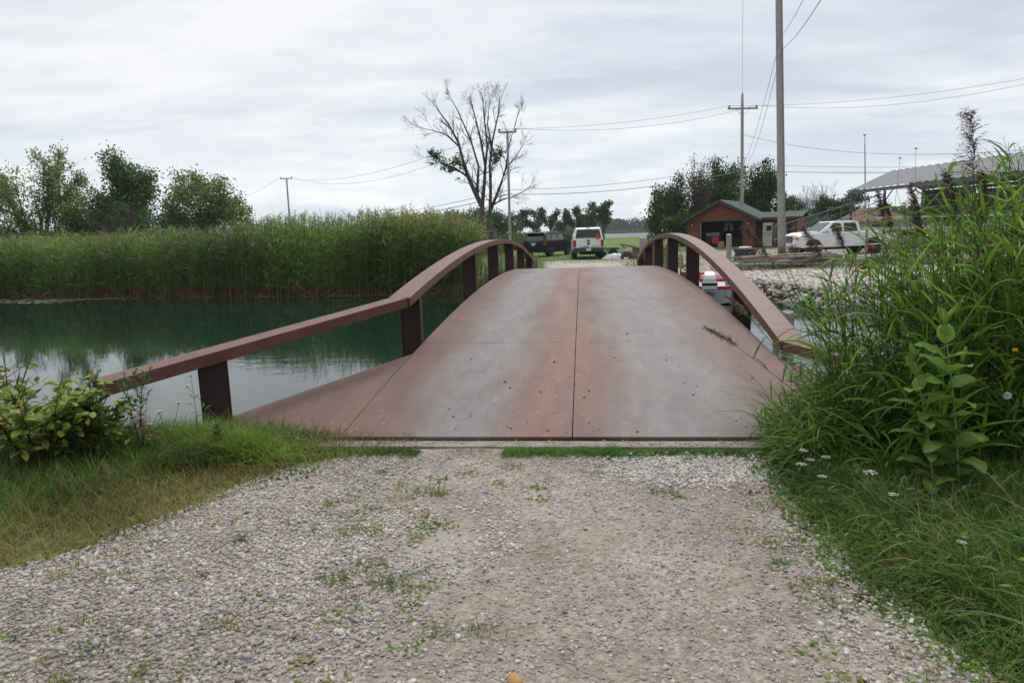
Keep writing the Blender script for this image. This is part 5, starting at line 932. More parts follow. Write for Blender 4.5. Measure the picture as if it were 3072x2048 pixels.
tree('elm_tree', 'mid green tree with an uneven top directly behind the garage ridge', 2155, -0.2, 78, 4.6, 9.6, 0, 78, (0.08, 0.125, 0.03), 8500, 0.27, [((.12*k, 0, 0), (.13*k, .12*(-1)**k, 1), 1-.06*abs(k)) for k in (-2, -1, 0, 1, 2)], 3, WIL, droop=0.8, crown_low=1.0, start=0.15, kids=(3, 5))
tree('elm_tree', 'dark green broad tree right of the pole behind the garage', 2268, -0.2, 77, 5.6, 8.9, 0, 81, (0.05, 0.085, 0.022), 13000, 0.27, [((.12*k, 0, 0), (.2*k, .12*(-1)**k, 1), 1-.06*abs(k)) for k in (-3, -2, -1, 0, 1, 2, 3)], 3, WIL, droop=0.7, crown_low=1.0, start=0.15, kids=(3, 4))
tree('vine_bush', 'light green bush hugging the left wall of the garage', 2048, -0.2, 70, 3.2, 3.6, 0, 84, (0.06, 0.10, 0.02), 3800, 0.22, [((0.2*k, 0, 0), (0.3*k, 0.1, 1), .8) for k in (-1, 0, 1)], 2, cat='bush', crown_low=0.1)
tree('slim_tree', 'small dark tree showing right of the tall pole beyond the annex', 2362, -0.2, 110, 4.2, 7.0, 0, 87, (0.03, 0.05, 0.018), 2600, 0.32, None, 2, None, crown_low=2.0)
tree('dead_sapling', 'small bare sapling left of the pair between annex and boat shelter', 2415, -0.2, 120, 4.0, 7.6, 0, 88, (0, 0, 0), 0, 0.2, [((0.3*k, 0, 0), (0.22*k, 0.1*k, 1), .8) for k in (-1, 0, 1)], 3, None, r0=0.09, bk=bark_dead)
tree('dead_sapling', 'taller bare sapling right of the pair between annex and boat shelter', 2448, -0.2, 115, 5.0, 8.8, 0, 89, (0, 0, 0), 0, 0.2, [((0.3*k, 0, 0), (0.22*k, 0.1*k, 1), .8) for k in (-1, 0, 1)], 3, None, r0=0.10, bk=bark_dead)
tree('oak_tree', 'round green tree beside the flagpole behind the gangway', 2528, -0.2, 105, 6.6, 6.6, 0, 90, (0.04, 0.07, 0.02), 8000, 0.33, None, 3, None, crown_low=0.6)
POP = 'slender trees beyond the lawn'
pop = [(1560, 163, 5.0, 7.4), (1604, 160, 5.6, 7.6), (1652, 165, 5.4, 7.3), (1690, 158, 3.6, 7.0), (1728, 160, 4.6, 7.6), (1773, 155, 5.6, 8.3), (1812, 150, 3.2, 8.2)]
plab = ['leftmost slender tree right beside the middle pole', 'slender tree above the left end of the black vehicle', 'wide slender tree above the middle of the black vehicle', 'small thin tree between the black vehicle and the white pickup', 'slender tree above the left side of the white pickup', 'tallest broad tree directly above the white pickup', 'lone narrow tree on a bare trunk right of the white pickup']
for k, (px, dep, w, h) in enumerate(pop):
    tree('slender_tree', plab[k]+' beyond the lawn', px, -0.2, dep, w*0.72, h, 0, 100+k, (0.055, 0.09, 0.036), 1900, 0.5, None, 2, POP, crown_low=2.2 if k in (3, 6) else 0.4, spread=0.5, clump=0.32, start=0.12)
DIS = 'far trees over the reed tops'
for k, (px, dep, w, h, lab) in enumerate([(1350, 150, 8, 7.0, 'dark tree mass rising behind the reeds left of the bare tree'), (1420, 155, 9, 7.6, 'wide tree mass directly behind the bare tree trunk'), (1490, 150, 8, 6.8, 'tree mass filling the gap between bare tree and middle pole'), (1240, 210, 10, 7.4, 'small far tree peeking over the tallest reeds'), (870, 230, 9, 6.0, 'small dark far tree at the foot of the distant pole'), (1060, 240, 12, 6.4, 'far tree just showing over the reed tops mid way between the poles')]):
    tree('far_tree', lab, px, -0.2, dep, w, h, 0, 130+k, (0.055, 0.09, 0.036), 4200 if k < 3 else 1600, 0.5 if k < 3 else 0.6, [((0.3*j, 0, 0), (0.3*j, 0.1, 1), .9) for j in (-1, 0, 1)], 2, DIS, crown_low=0.3, clump=0.6)
def treeline():
    acc = Acc(); rg = np.random.default_rng(55)
    def strip(x0, x1, y0, y1, h0, h1, nclump, tint, ls):
        for _ in range(nclump):
            f = rg.uniform(); x = x0+(x1-x0)*f; y = y0+(y1-y0)*f+rg.normal(0, 6); h = rg.uniform(h0, h1); n = 46; c = np.stack([rg.normal(0, h*0.42, n), rg.normal(0, h*0.3, n), h*rg.uniform(0.02, 1, n)**0.75], 1); c[:, 0] *= (1.1-0.75*c[:, 2]/h)
            ribbon(acc, c+[x, y, -0.3], rg.uniform(0, 6.28, n), ls*rg.uniform(.7, 1.4, n), ls*rg.uniform(.6, 1, n), rg.uniform(-1, 1, n), 0.5, vary(rg, np.array(tint)*rg.uniform(0.8, 1.2), n, 0.3, 0.1), nseg=2, prof='leaf', roll=rg.uniform(-1.3, 1.3, n))
    strip(-20, 620, 640, 560, 8, 13, 900, (0.05, 0.085, 0.05), 2.6)
    strip(60, 130, 300, 236, 5, 8, 60, (0.05, 0.085, 0.035), 1.5)
    strip(-520, -60, 420, 520, 6, 10, 340, (0.045, 0.075, 0.045), 2.4)
    acc.build('far_treeline', LEAF)['kind'] = 'stuff'
treeline()
def scrub():      # marsh reeds and brush on the far lake shore and at the end of the lawn
    acc = Acc(); rg = np.random.default_rng(56)
    def fill(n, fx, fy, h, tint, w=0.16, dz=-0.2):
        x, y = fx(n), fy(n); ribbon(acc, np.stack([x, y, np.full(n, dz)], 1), rg.uniform(0, 6.28, n), h*rg.uniform(.6, 1.2, n), w*rg.uniform(.7, 1.4, n), rg.uniform(1.1, 1.5, n), rg.uniform(0, 0.7, n), vary(rg, tint, n, .3, .12), nseg=2, prof='grass')
    fill(9000, lambda n: rg.uniform(-14, 0, n), lambda n: rg.uniform(118, 132, n), 2.0, (0.085, 0.10, 0.04), 0.22)
    fill(14000, lambda n: rg.uniform(20, 330, n), lambda n: rg.uniform(598, 622, n), 3.2, (0.10, 0.11, 0.045), 0.9, -0.6)
    fill(900, lambda n: rg.uniform(16, 140, n), lambda n: rg.uniform(188, 197, n), 0.3, (0.06, 0.11, 0.025), 0.25)
    fill(7000, lambda n: rg.uniform(-22, -7.5, n), lambda n: rg.uniform(62, 88, n), 1.7, (0.06, 0.11, 0.03), 0.12)
    acc.build('marsh_scrub', REED)['kind'] = 'stuff'
scrub()
def brush_pile():
    p = at(1575, 715, 100); t = empty('brush_pile', (p[0], p[1], -0.2), 0, 'heap of cut pale branches and brush at the far edge of the lawn', 'brush pile'); acc = Acc(); rg = np.random.default_rng(9); n = 420
    a = rg.uniform(0, 6.28, n); r = rg.uniform(0, 1, n)**.5*3.4; c = np.stack([r*np.cos(a), r*0.5*np.sin(a), np.maximum(0.05, (1-r/3.6)*2.0*rg.uniform(.3, 1, n))], 1); th = rg.uniform(0, 6.28, n); dv = np.stack([np.cos(th), np.sin(th)*.5, rg.uniform(-.35, .45, n)], 1)*rg.uniform(.4, 1.3, n)[:, None]
    rods(acc, np.maximum(c-dv, [-9, -9, 0.02]), np.maximum(c+dv, [-9, -9, 0.02]), 0.035, vary(rg, (0.24, 0.19, 0.14), n, .3, .1)); acc.build('branches', LEAF, t); acc2 = Acc(); n = 2600; a = rg.uniform(0, 6.28, n); r = rg.uniform(0, 1, n)**.5*3.6; c = np.stack([r*np.cos(a), r*0.5*np.sin(a), np.maximum(0, (1-r/3.8)*1.7*rg.uniform(0, 1, n))], 1)
    ribbon(acc2, c, rg.uniform(0, 6.28, n), .3, .16, rg.uniform(-.5, 1, n), .5, vary(rg, (0.085, 0.085, 0.04), n, .4, .15), nseg=2, prof='leaf'); acc2.build('leaves', LEAF, t)
brush_pile()

# ================================================================== REEDS, WEEDS, GRASS
def reed_stand(acc, rg, B, H, lean_az, lean, nleaf, Ll, Lw, stem_c, leaf_c, f0=0.18, nseg=2, stem_r=0.006, tipc=None, droop=(0.5, 1.6)):
    n = len(B); d = np.stack([np.cos(lean_az), np.sin(lean_az)], 1)
    def pos(t): o = B.copy(); o[:, :2] += d*(lean*H*t**2)[:, None]; o[:, 2] += H*t*(1-0.25*lean**2*t); return o
    rods(acc, B, pos(np.ones(n)), stem_r, stem_c, 3, mid=pos(np.full(n, .5))); ph = rg.uniform(0, 6.28, n)
    for k in range(nleaf):
        t = f0+(1-f0)*(k+rg.uniform(0, .8, n))/nleaf; t = np.minimum(t, .99); az = ph+math.pi*k+rg.normal(0, .5, n); az = np.where(rg.uniform(size=n) < .4, lean_az+rg.normal(0, .6, n), az)
        c = leaf_c*rg.uniform(.7, 1.25, (n, 1)); ribbon(acc, pos(t), az, Ll*rg.uniform(.55, 1.15, n), Lw*rg.uniform(.7, 1.2, n), rg.uniform(.5, 1.25, n), rg.uniform(*droop, n), c, c*(1.0 if tipc is None else tipc), nseg=nseg, prof='blade', roll=rg.normal(0, .5, n))
    return pos(np.ones(n))
def plumes(acc, rg, T, az, L, c, nb=22, spread=0.35, th=0.012):
    """drooping feathery seed heads at tips T"""
    n = len(T)
    for k in range(nb):
        f = k/nb; base = T.copy(); base[:, 2] += L*(f*0.75-0.1); base[:, 0] += np.cos(az)*L*0.22*f*f; base[:, 1] += np.sin(az)*L*0.22*f*f; l = L*(0.5-0.3*f)*rg.uniform(.7, 1.2, n)
        ribbon(acc, base, az+rg.normal(0, 1.0, n), l, th*rg.uniform(.7, 1.3, n), rg.uniform(.6, 1.3, n), rg.uniform(.6, 1.5, n), c*rg.uniform(.7, 1.3, (n, 1)), nseg=2, prof='grass', roll=rg.uniform(-1, 1, n))
def reed_bank():
    rg = np.random.default_rng(21); acc = Acc()
    def stand(n, xs, depth0, depth1, hfn, leafc, nl=9, lw=0.042):
        x = rg.uniform(*xs, n); y = far_bank(x)+depth0+(depth1-depth0)*rg.uniform(0, 1, n)**1.25; B = np.stack([x, y, np.maximum(gz(x, y), WATER_Z-0.1)], 1); patch = 0.5+0.5*np.sin(x*.9+1.7*np.sin(y*.7))*np.sin(x*.37+y*.5)
        H = hfn(x)*rg.uniform(.78, 1.12, n)*(0.93+0.14*patch); dead = rg.uniform(size=n) < .13
        lc = vary(rg, leafc, n, .25, .1)*(0.45+1.05*patch[:, None]); lc[dead] = vary(rg, (0.20, 0.17, 0.09), dead.sum(), .3, .1); sc = np.where((rg.uniform(size=n) < .45)[:, None], vary(rg, (0.27, 0.23, 0.11), n, .3, .1), vary(rg, (0.11, 0.15, 0.045), n, .3, .1))
        T = reed_stand(acc, rg, B, H, rg.normal(0.2, .9, n), np.abs(rg.normal(.10, .08, n)), nl, 0.58, lw, sc, lc, f0=.12, stem_r=.009); return T, rg.uniform(0, 6.28, n)
    hl = lambda x: interp(x, [-40, -25, -18, -13, -9, -6, -4, -2.5], [2.0, 1.95, 2.05, 2.35, 2.3, 2.35, 1.95, 1.5])
    T, a = stand(5200, (-44, -4.3), -0.55, 3.2, hl, (0.115, 0.225, 0.046)); T2, a2 = stand(4200, (-50, -4.9), 2.5, 9, lambda x: hl(x)+.15, (0.20, 0.265, 0.06), 7)
    T3, a3 = stand(1200, (-8.5, -4.5), 0.2, 7, lambda x: hl(x)*1.04, (0.25, 0.29, 0.07), 7)
    for Tt, aa in ((T, a), (T2, a2), (T3, a3)):
        k = rg.uniform(size=len(Tt)) < .24; plumes(acc, rg, Tt[k], aa[k], .36, vary(rg, (0.19, 0.15, 0.09), k.sum(), .3, .1), 9, .3, .022)
    # bare reddish stalks, fallen canes and short shoots along the waterline
    n = 3200; x = rg.uniform(-40, -3.4, n); y = far_bank(x)+rg.uniform(-.62, .5, n); z = np.full(n, WATER_Z-.05); h = rg.uniform(.15, .6, n); rods(acc, np.stack([x, y, z], 1), np.stack([x+rg.normal(0, .12, n), y+rg.normal(0, .08, n), z+h], 1), .009, vary(rg, (0.24, 0.15, 0.075), n, .4, .15))
    n = 260; x = rg.uniform(-34, -3.0, n); y = far_bank(x)+rg.uniform(-.7, .3, n); a = rg.uniform(0, 6.28, n); l = rg.uniform(.3, 1.1, n); rods(acc, np.stack([x, y, np.full(n, WATER_Z+.03)], 1), np.stack([x+np.cos(a)*l, y+np.sin(a)*l*.5, WATER_Z+rg.uniform(.02, .75, n)], 1), .011, vary(rg, (0.30, 0.24, 0.15), n, .3, .1))
    n = 3000; x = rg.uniform(-38, -3, n); y = far_bank(x)+rg.uniform(-.5, .2, n); ribbon(acc, np.stack([x, y, np.full(n, WATER_Z-.03)], 1), rg.uniform(0, 6.28, n), rg.uniform(.3, .7, n), .03, rg.uniform(.9, 1.5, n), rg.uniform(0, 1, n), vary(rg, (0.055, 0.07, 0.025), n, .4, .2), nseg=2, prof='grass')
    acc.build('reed_bank', REED)['kind'] = 'stuff'
    acc = Acc(); n = 420; x = rg.uniform(-27, -17.5, n); y = far_bank(x)-rg.uniform(.4, 2.4, n)*(0.4+0.6*(x < -20)); ribbon(acc, np.stack([x, y, np.full(n, WATER_Z+.008)], 1), rg.uniform(0, 6.28, n), rg.uniform(.12, .26, n), rg.uniform(.12, .24, n), 0.0, 0.0, vary(rg, (0.28, 0.30, 0.17), n, .3, .1), nseg=3, prof='leaf')
    n = 46; x = rg.uniform(-18, -4, n); y = rg.uniform(15, 23, n); ribbon(acc, np.stack([x, y, np.full(n, WATER_Z+.008)], 1), rg.normal(0, .3, n), rg.uniform(.2, .6, n), .02, 0.0, 0.0, vary(rg, (0.22, 0.22, 0.14), n, .3, .1), nseg=2, prof='grass'); acc.build('lily_pads', PLANT)['kind'] = 'stuff'
reed_bank()
# ------------------------------------------------------------------ stones
def ico():
    bm = bmesh.new(); bmesh.ops.create_icosphere(bm, subdivisions=2, radius=1); V = np.array([v.co[:] for v in bm.verts]); Q = np.array([[v.index for v in f.verts] for f in bm.faces]); bm.free()
    bm = bmesh.new(); bmesh.ops.create_icosphere(bm, subdivisions=1, radius=1); V1 = np.array([v.co[:] for v in bm.verts]); Q1 = np.array([[v.index for v in f.verts] for f in bm.faces]); bm.free(); return V, Q, V1, Q1
ICO_V, ICO_Q, ICO1_V, ICO1_Q = ico()
STONE = leaf_mat('stone_surface', 0.85, 0.0, 0.25)
def stones(acc, rg, P, S, col, flat=0.6, jag=0.14, fine=False):
    n = len(P); V0, Q0 = (ICO_V, ICO_Q) if fine else (ICO1_V, ICO1_Q); m = len(V0)
    if n == 0: return
    th = rg.uniform(0, 6.28, n); c, s = np.cos(th), np.sin(th); sc = np.stack([np.ones(n), rg.uniform(.6, .95, n), flat*rg.uniform(.7, 1.2, n)], 1)*S[:, None]
    # lumpy stones: low-frequency bumps so that no two are alike
    k = rg.normal(0, 1.6, (n, 3, 3)); ph = rg.uniform(0, 6.28, (n, 3)); bump = np.zeros((n, m))
    for j in range(3): bump += np.sin(np.einsum('mi,ni->nm', V0, k[:, j])+ph[:, j:j+1])
    v = V0[None]*(1+jag*bump[:, :, None]); v = v*sc[:, None, :]; tl = rg.normal(0, .25, (n, 2)); x, y, z = v[..., 0].copy(), v[..., 1].copy(), v[..., 2].copy(); z = z+x*tl[:, :1]+y*tl[:, 1:]
    v = np.stack([x*c[:, None]-y*s[:, None], x*s[:, None]+y*c[:, None], z], 2)+P[:, None, :]
    Q = Q0[None]+(np.arange(n)*m)[:, None, None]; acc.add(v.reshape(-1, 3), Q.reshape(-1, 3), np.repeat(col, m, 0))
def stone_cols(rg, n, pale=0.0):
    base = np.array([(0.40, 0.365, 0.33), (0.33, 0.29, 0.25), (0.46, 0.44, 0.42), (0.30, 0.29, 0.29), (0.36, 0.30, 0.25), (0.50, 0.47, 0.43), (0.38, 0.31, 0.28)]); c = base[rg.choice(7, n, p=[.25, .18, .17, .1, .12, .1, .08])]*rg.uniform(.84, 1.12, (n, 1)); return np.clip((c*(1-pale)+np.array([.52, .50, .47])*pale)*np.array([.86, .85, .825]), 0, 1)
def tone(x, y):      # damp, dusty and trafficked patches of the track
    return 1.0+.10*wob(x, y, .55)+.06*wob(x+3, y-2, 1.3)-.20*np.exp(-((x-.55)/.55)**2-((y-3.1)/.6)**2)+.10*np.exp(-((x+.55)/.5)**2-((y-3.5)/.35)**2)-.10*np.exp(-((x+2.0)/.9)**2-((y-2.4)/.5)**2)
def gravel():
    rg = np.random.default_rng(77); acc = Acc()
    def scatter(n, box, size, dens, pale=0.0, fine=False, sink=.25, flat=.62):
        x = rg.uniform(box[0], box[1], n); y = rg.uniform(box[2], box[3], n); k = rg.uniform(size=n) < dens(x, y); x, y = x[k], y[k]; m = len(x); S = rg.uniform(*size, m)*rg.uniform(.75, 1.25, m); P = np.stack([x, y, gz(x, y)+S*flat*(1-2*sink)*.7], 1); stones(acc, rg, P, S, stone_cols(rg, m, pale)*tone(x, y)[:, None], flat, .12, fine)
    inside = lambda x, y: (x > gravel_left(y)-.10+0.09*wob(x, y, 1.5)) & (x < gravel_right(y)+.12+0.08*wob(x, y, 1.5)) & (y < 4.83)
    def coarse(x, y): return (sstep(-.35, .45, -0.95-0.40*sstep(3.4, 4.3, y)-x+.22*wob(x, y, .8))+0.02)*inside(x, y)
    scatter(48000, (-4.4, -.3, 1.2, 4.85), (.0055, .0135), lambda x, y: coarse(x, y)*1.0, .0, False)
    scatter(6000, (-4.4, -.5, 1.2, 3.4), (.009, .0155), lambda x, y: coarse(x, y)*.5, .0, True)
    scatter(3800, (-0.15, 1.25, 4.02, 4.84), (.009, .017), lambda x, y: sstep(1.25, .7, np.hypot((x-.72)/.62, (y-4.55)/.40))*inside(x, y), .6)
    scatter(2600, (-1.4, -0.3, 2.9, 4.0), (.007, .014), lambda x, y: sstep(.45, .0, np.abs(np.hypot((x+.80)/.36, (y-3.45)/.36)-1.05+.4*wob(x, y, 1.4)))*.5*inside(x, y), .45)
    scatter(46000, (-4.2, 1.7, 1.2, 4.85), (.004, .0085), lambda x, y: (.55+.4*wob(x, y, .7))*(1-.85*np.exp(-((x+.78)/.3)**2-((y-3.42)/.28)**2))*inside(x, y), .0, False, .3)
    scatter(9000, (-1.7, 1.7, 1.2, 4.8), (.006, .0125), lambda x, y: (.45+.4*wob(x, y, .6))*(1-.9*np.exp(-((x+.78)/.3)**2-((y-3.42)/.28)**2))*inside(x, y), .0, True, .36)
    scatter(4200, (.7, 1.75, 1.2, 3.7), (.007, .015), lambda x, y: sstep(-.45, -.05, x-gravel_right(y))*inside(x, y), .15)
    acc.build('gravel', STONE)['kind'] = 'stuff'
    acc = Acc(); n = 170; y = 5.15+rg.exponential(2.6, n); k = y < 20; y = y[k]; n = len(y); x = rg.uniform(-1.9, 1.9, n); S = rg.uniform(.004, .010, n)*rg.choice([1, 1, 1.5], n); stones(acc, rg, np.stack([x, y, deck_z(y)+S*.4], 1), S, stone_cols(rg, n, .2)*rg.choice([.62, 1.05], (n, 1)), .65); n = 260; x = rg.uniform(-2.2, 1.8, n); y = rg.normal(4.99, .05, n); S = rg.uniform(.004, .012, n); k = (y > 4.935) & (y < 5.075); stones(acc, rg, np.stack([x, y, np.full(n, .0225)+S*.4], 1)[k], S[k], stone_cols(rg, n)[k]); acc.build('loose_pebbles', STONE)['kind'] = 'stuff'
    acc = Acc(); n = 15000; x = rg.uniform(4.55, 12.0, n); fb_ = far_bank(x); y = fb_+rg.uniform(-1.6, 5.6, n); S = rg.uniform(.03, .075, n)*rg.choice([1, 1, 1, 1.6], n); k = (y < 26.4+.5*wob(x, y, .5)) & ((x > 5.1) | (y < 22)); P = np.stack([x, y, gz(x, y)+S*.35], 1); stones(acc, rg, P[k], S[k], np.clip(stone_cols(rg, n, .35)[k]*1.12, 0, .6), .65, .2); acc.build('riprap', STONE)['kind'] = 'stuff'
    s = Acc(); stones(s, rg, np.array([[-.27, 2.21, .018]]), np.array([.028]), np.array([[.36, .20, .09]]), .7, .2, True); o = s.build('leaf_stone', STONE); tag(o, 'single orange brown stone lying on the bare gravel in the foreground', 'stone')
gravel()

# ------------------------------------------------------------------ grass and weeds
def near_grass():
    rg = np.random.default_rng(88); acc = Acc()
    def put(x, y, L, W, tint, e=(.7, 1.5), dr=(.2, 1.3), nseg=3, prof='grass', amt=.3, z=None):
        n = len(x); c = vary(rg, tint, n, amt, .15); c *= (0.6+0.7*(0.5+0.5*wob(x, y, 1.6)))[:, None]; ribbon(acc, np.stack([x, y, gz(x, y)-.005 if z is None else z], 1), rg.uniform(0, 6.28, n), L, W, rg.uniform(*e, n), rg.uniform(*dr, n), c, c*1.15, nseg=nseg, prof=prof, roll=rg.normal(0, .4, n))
    # left verge: short lawn near the gravel, longer towards the bank
    n = 95000; x = rg.uniform(-7.0, -1.1, n); y = rg.uniform(1.6, 5.4, n); d = gravel_left(y)-x+.14*wob(x, y, 1.3); k = (d > -.22) & (rg.uniform(size=n) < sstep(-.12, .32, d)*.95+.05) & (y < near_bank(x)+.4); x, y, d = x[k], y[k], d[k]; n = len(x)
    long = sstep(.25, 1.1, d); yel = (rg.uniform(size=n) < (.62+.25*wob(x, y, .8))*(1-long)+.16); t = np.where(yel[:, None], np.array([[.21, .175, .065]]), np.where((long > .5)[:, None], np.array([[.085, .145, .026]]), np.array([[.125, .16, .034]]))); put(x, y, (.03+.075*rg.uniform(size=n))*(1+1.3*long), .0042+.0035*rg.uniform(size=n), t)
    m = 5200; x = rg.uniform(-6, -1.5, m); y = rg.uniform(1.8, 4.9, m); k = gravel_left(y)-x > .02; x, y = x[k], y[k]; m = len(x); put(x, y, rg.uniform(.015, .045, m), rg.uniform(.010, .022, m), np.where((rg.uniform(size=m) < .2)[:, None], [[.2, .14, .07]], [[.10, .17, .03]]), (.0, .9), (0, .8), 2, 'leaf')
    # rank tussocks along the bank in front of the flare plate
    for cx, cy, m, ll, tt in ((-2.52, 4.70, 1300, .25, (.17, .25, .032)), (-2.78, 4.72, 1200, .27, (.155, .235, .032)), (-3.02, 4.86, 1100, .27, (.145, .22, .032)), (-3.35, 4.85, 900, .25, (.12, .19, .03)), (-2.22, 4.70, 450, .13, (.14, .21, .03)), (-3.6, 4.7, 1000, .30, (.06, .105, .02)), (-4.1, 4.6, 1200, .32, (.05, .09, .018)), (-3.0, 4.45, 900, .22, (.07, .12, .02)), (-4.7, 4.3, 1200, .3, (.045, .085, .018)), (-2.75, 4.5, 700, .18, (.08, .13, .022))):
        x = cx+rg.normal(0, .13, m); y = cy+rg.normal(0, .10, m); put(x, y, ll*rg.uniform(.45, 1.15, m), .007, tt, (.75, 1.5), (.3, 1.9), 4)
    m = 1300; x = rg.uniform(-3.9, -1.9, m); y = np.minimum(rg.uniform(4.2, 5.0, m), 5.0); put(x, y, rg.uniform(.03, .07, m), rg.uniform(.018, .03, m), (.05, .11, .02), (.1, 1.0), (0, .8), 2, 'leaf')
    m = 900; x = rg.uniform(-3.4, -2.2, m); y = rg.uniform(3.6, 4.7, m); k = gravel_left(y)-x > .1; put(x[k], y[k], .12*rg.uniform(.5, 1.3, k.sum()), .004, (.20, .12, .06), (.6, 1.5), (.2, 1.2), 3)
    # strip of turf along the abutment
    for a, b_, m, L_ in ((-.62, .25, 2600, .07), (.2, 1.1, 2300, .055), (-2.1, -1.25, 2600, .06), (-1.05, -.7, 150, .04)):
        x = rg.uniform(a, b_, m); y = 4.885-np.abs(rg.normal(0, .075, m))-0.02*wob(x*2, x, 3); put(x, y, L_*rg.uniform(.4, 1.3, m), .005, (.09, .18, .026), (.6, 1.5), (.2, 1.4))
    m = 900; x = rg.uniform(.1, 1.15, m); y = 4.86-np.abs(rg.normal(0, .05, m)); put(x, y, rg.uniform(.025, .06, m), rg.uniform(.02, .035, m), (.05, .11, .03), (.1, .9), (0, .7), 2, 'leaf')
    # right verge ground cover
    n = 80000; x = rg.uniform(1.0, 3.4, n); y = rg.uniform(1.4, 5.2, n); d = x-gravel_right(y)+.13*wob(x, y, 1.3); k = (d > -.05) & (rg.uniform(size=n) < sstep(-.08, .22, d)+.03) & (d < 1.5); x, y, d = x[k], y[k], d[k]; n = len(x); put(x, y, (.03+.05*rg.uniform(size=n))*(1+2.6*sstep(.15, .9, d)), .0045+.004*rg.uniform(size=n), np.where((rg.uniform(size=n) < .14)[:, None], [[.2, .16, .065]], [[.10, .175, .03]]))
    m = 5200; d = rg.gamma(1.4, .22, m)-.08; y = rg.uniform(1.5, 5.0, m); x = gravel_right(y)+d; put(x, y, rg.uniform(.02, .06, m), rg.uniform(.010, .022, m), (.10, .18, .03), (.1, 1.1), (0, .9), 2, 'leaf')
    # rank grass and low leaves below the thicket
    m = 20000; y = rg.uniform(1.5, 4.6, m); d = rg.gamma(2.0, .22, m)+.06; x = gravel_right(y)+d; put(x, y, rg.uniform(.14, .36, m)*np.clip(d/.4, .35, 1), rg.uniform(.005, .010, m), np.where((rg.uniform(size=m) < .12)[:, None], [[.24, .19, .09]], [[.085, .16, .028]]), (.7, 1.5), (.5, 2.1), 4)
    m = 800; y = rg.uniform(1.5, 4.8, m); x = gravel_right(y)+rg.gamma(1.8, .2, m)+.05; put(x, y, rg.uniform(.03, .06, m), rg.uniform(.014, .026, m), (.09, .17, .032), (.0, 1.0), (.1, 1.0), 3, 'leaf', z=gz(x, y)+rg.uniform(0, .2, m)*np.clip((x-gravel_right(y))/.5, 0, 1))
    # small weeds in the gravel
    spots = [(rg.uniform(-2.6, -.75), rg.uniform(1.9, 4.5)) for _ in range(95)]+[(rg.uniform(.8, 1.3), rg.uniform(1.8, 4.2)) for _ in range(36)]+[(rg.uniform(-.6, .7), rg.uniform(3.9, 4.75)) for _ in range(16)]+[(-.95+.3*rg.normal(), 2.9+.3*rg.normal()) for _ in range(26)]
    for cx, cy in spots:
        if cx < gravel_left(cy): continue
        m = int(rg.integers(14, 60)); sp_ = rg.uniform(.02, .06); x = cx+rg.normal(0, sp_, m); y = cy+rg.normal(0, sp_*.8, m); tt = [(.13, .20, .03), (.20, .22, .045), (.21, .17, .07), (.09, .17, .035)][int(rg.integers(4))]
        if rg.uniform() < .55: put(x, y, rg.uniform(.03, .08, m), .006, tt, (.4, 1.4), (.2, 1.4), 2)
        else: put(x, y, rg.uniform(.02, .05, m), rg.uniform(.010, .02, m), tt, (.05, .8), (0, .8), 2, 'leaf')
    acc.build('near_grass', PLANT)['kind'] = 'stuff'
near_grass()

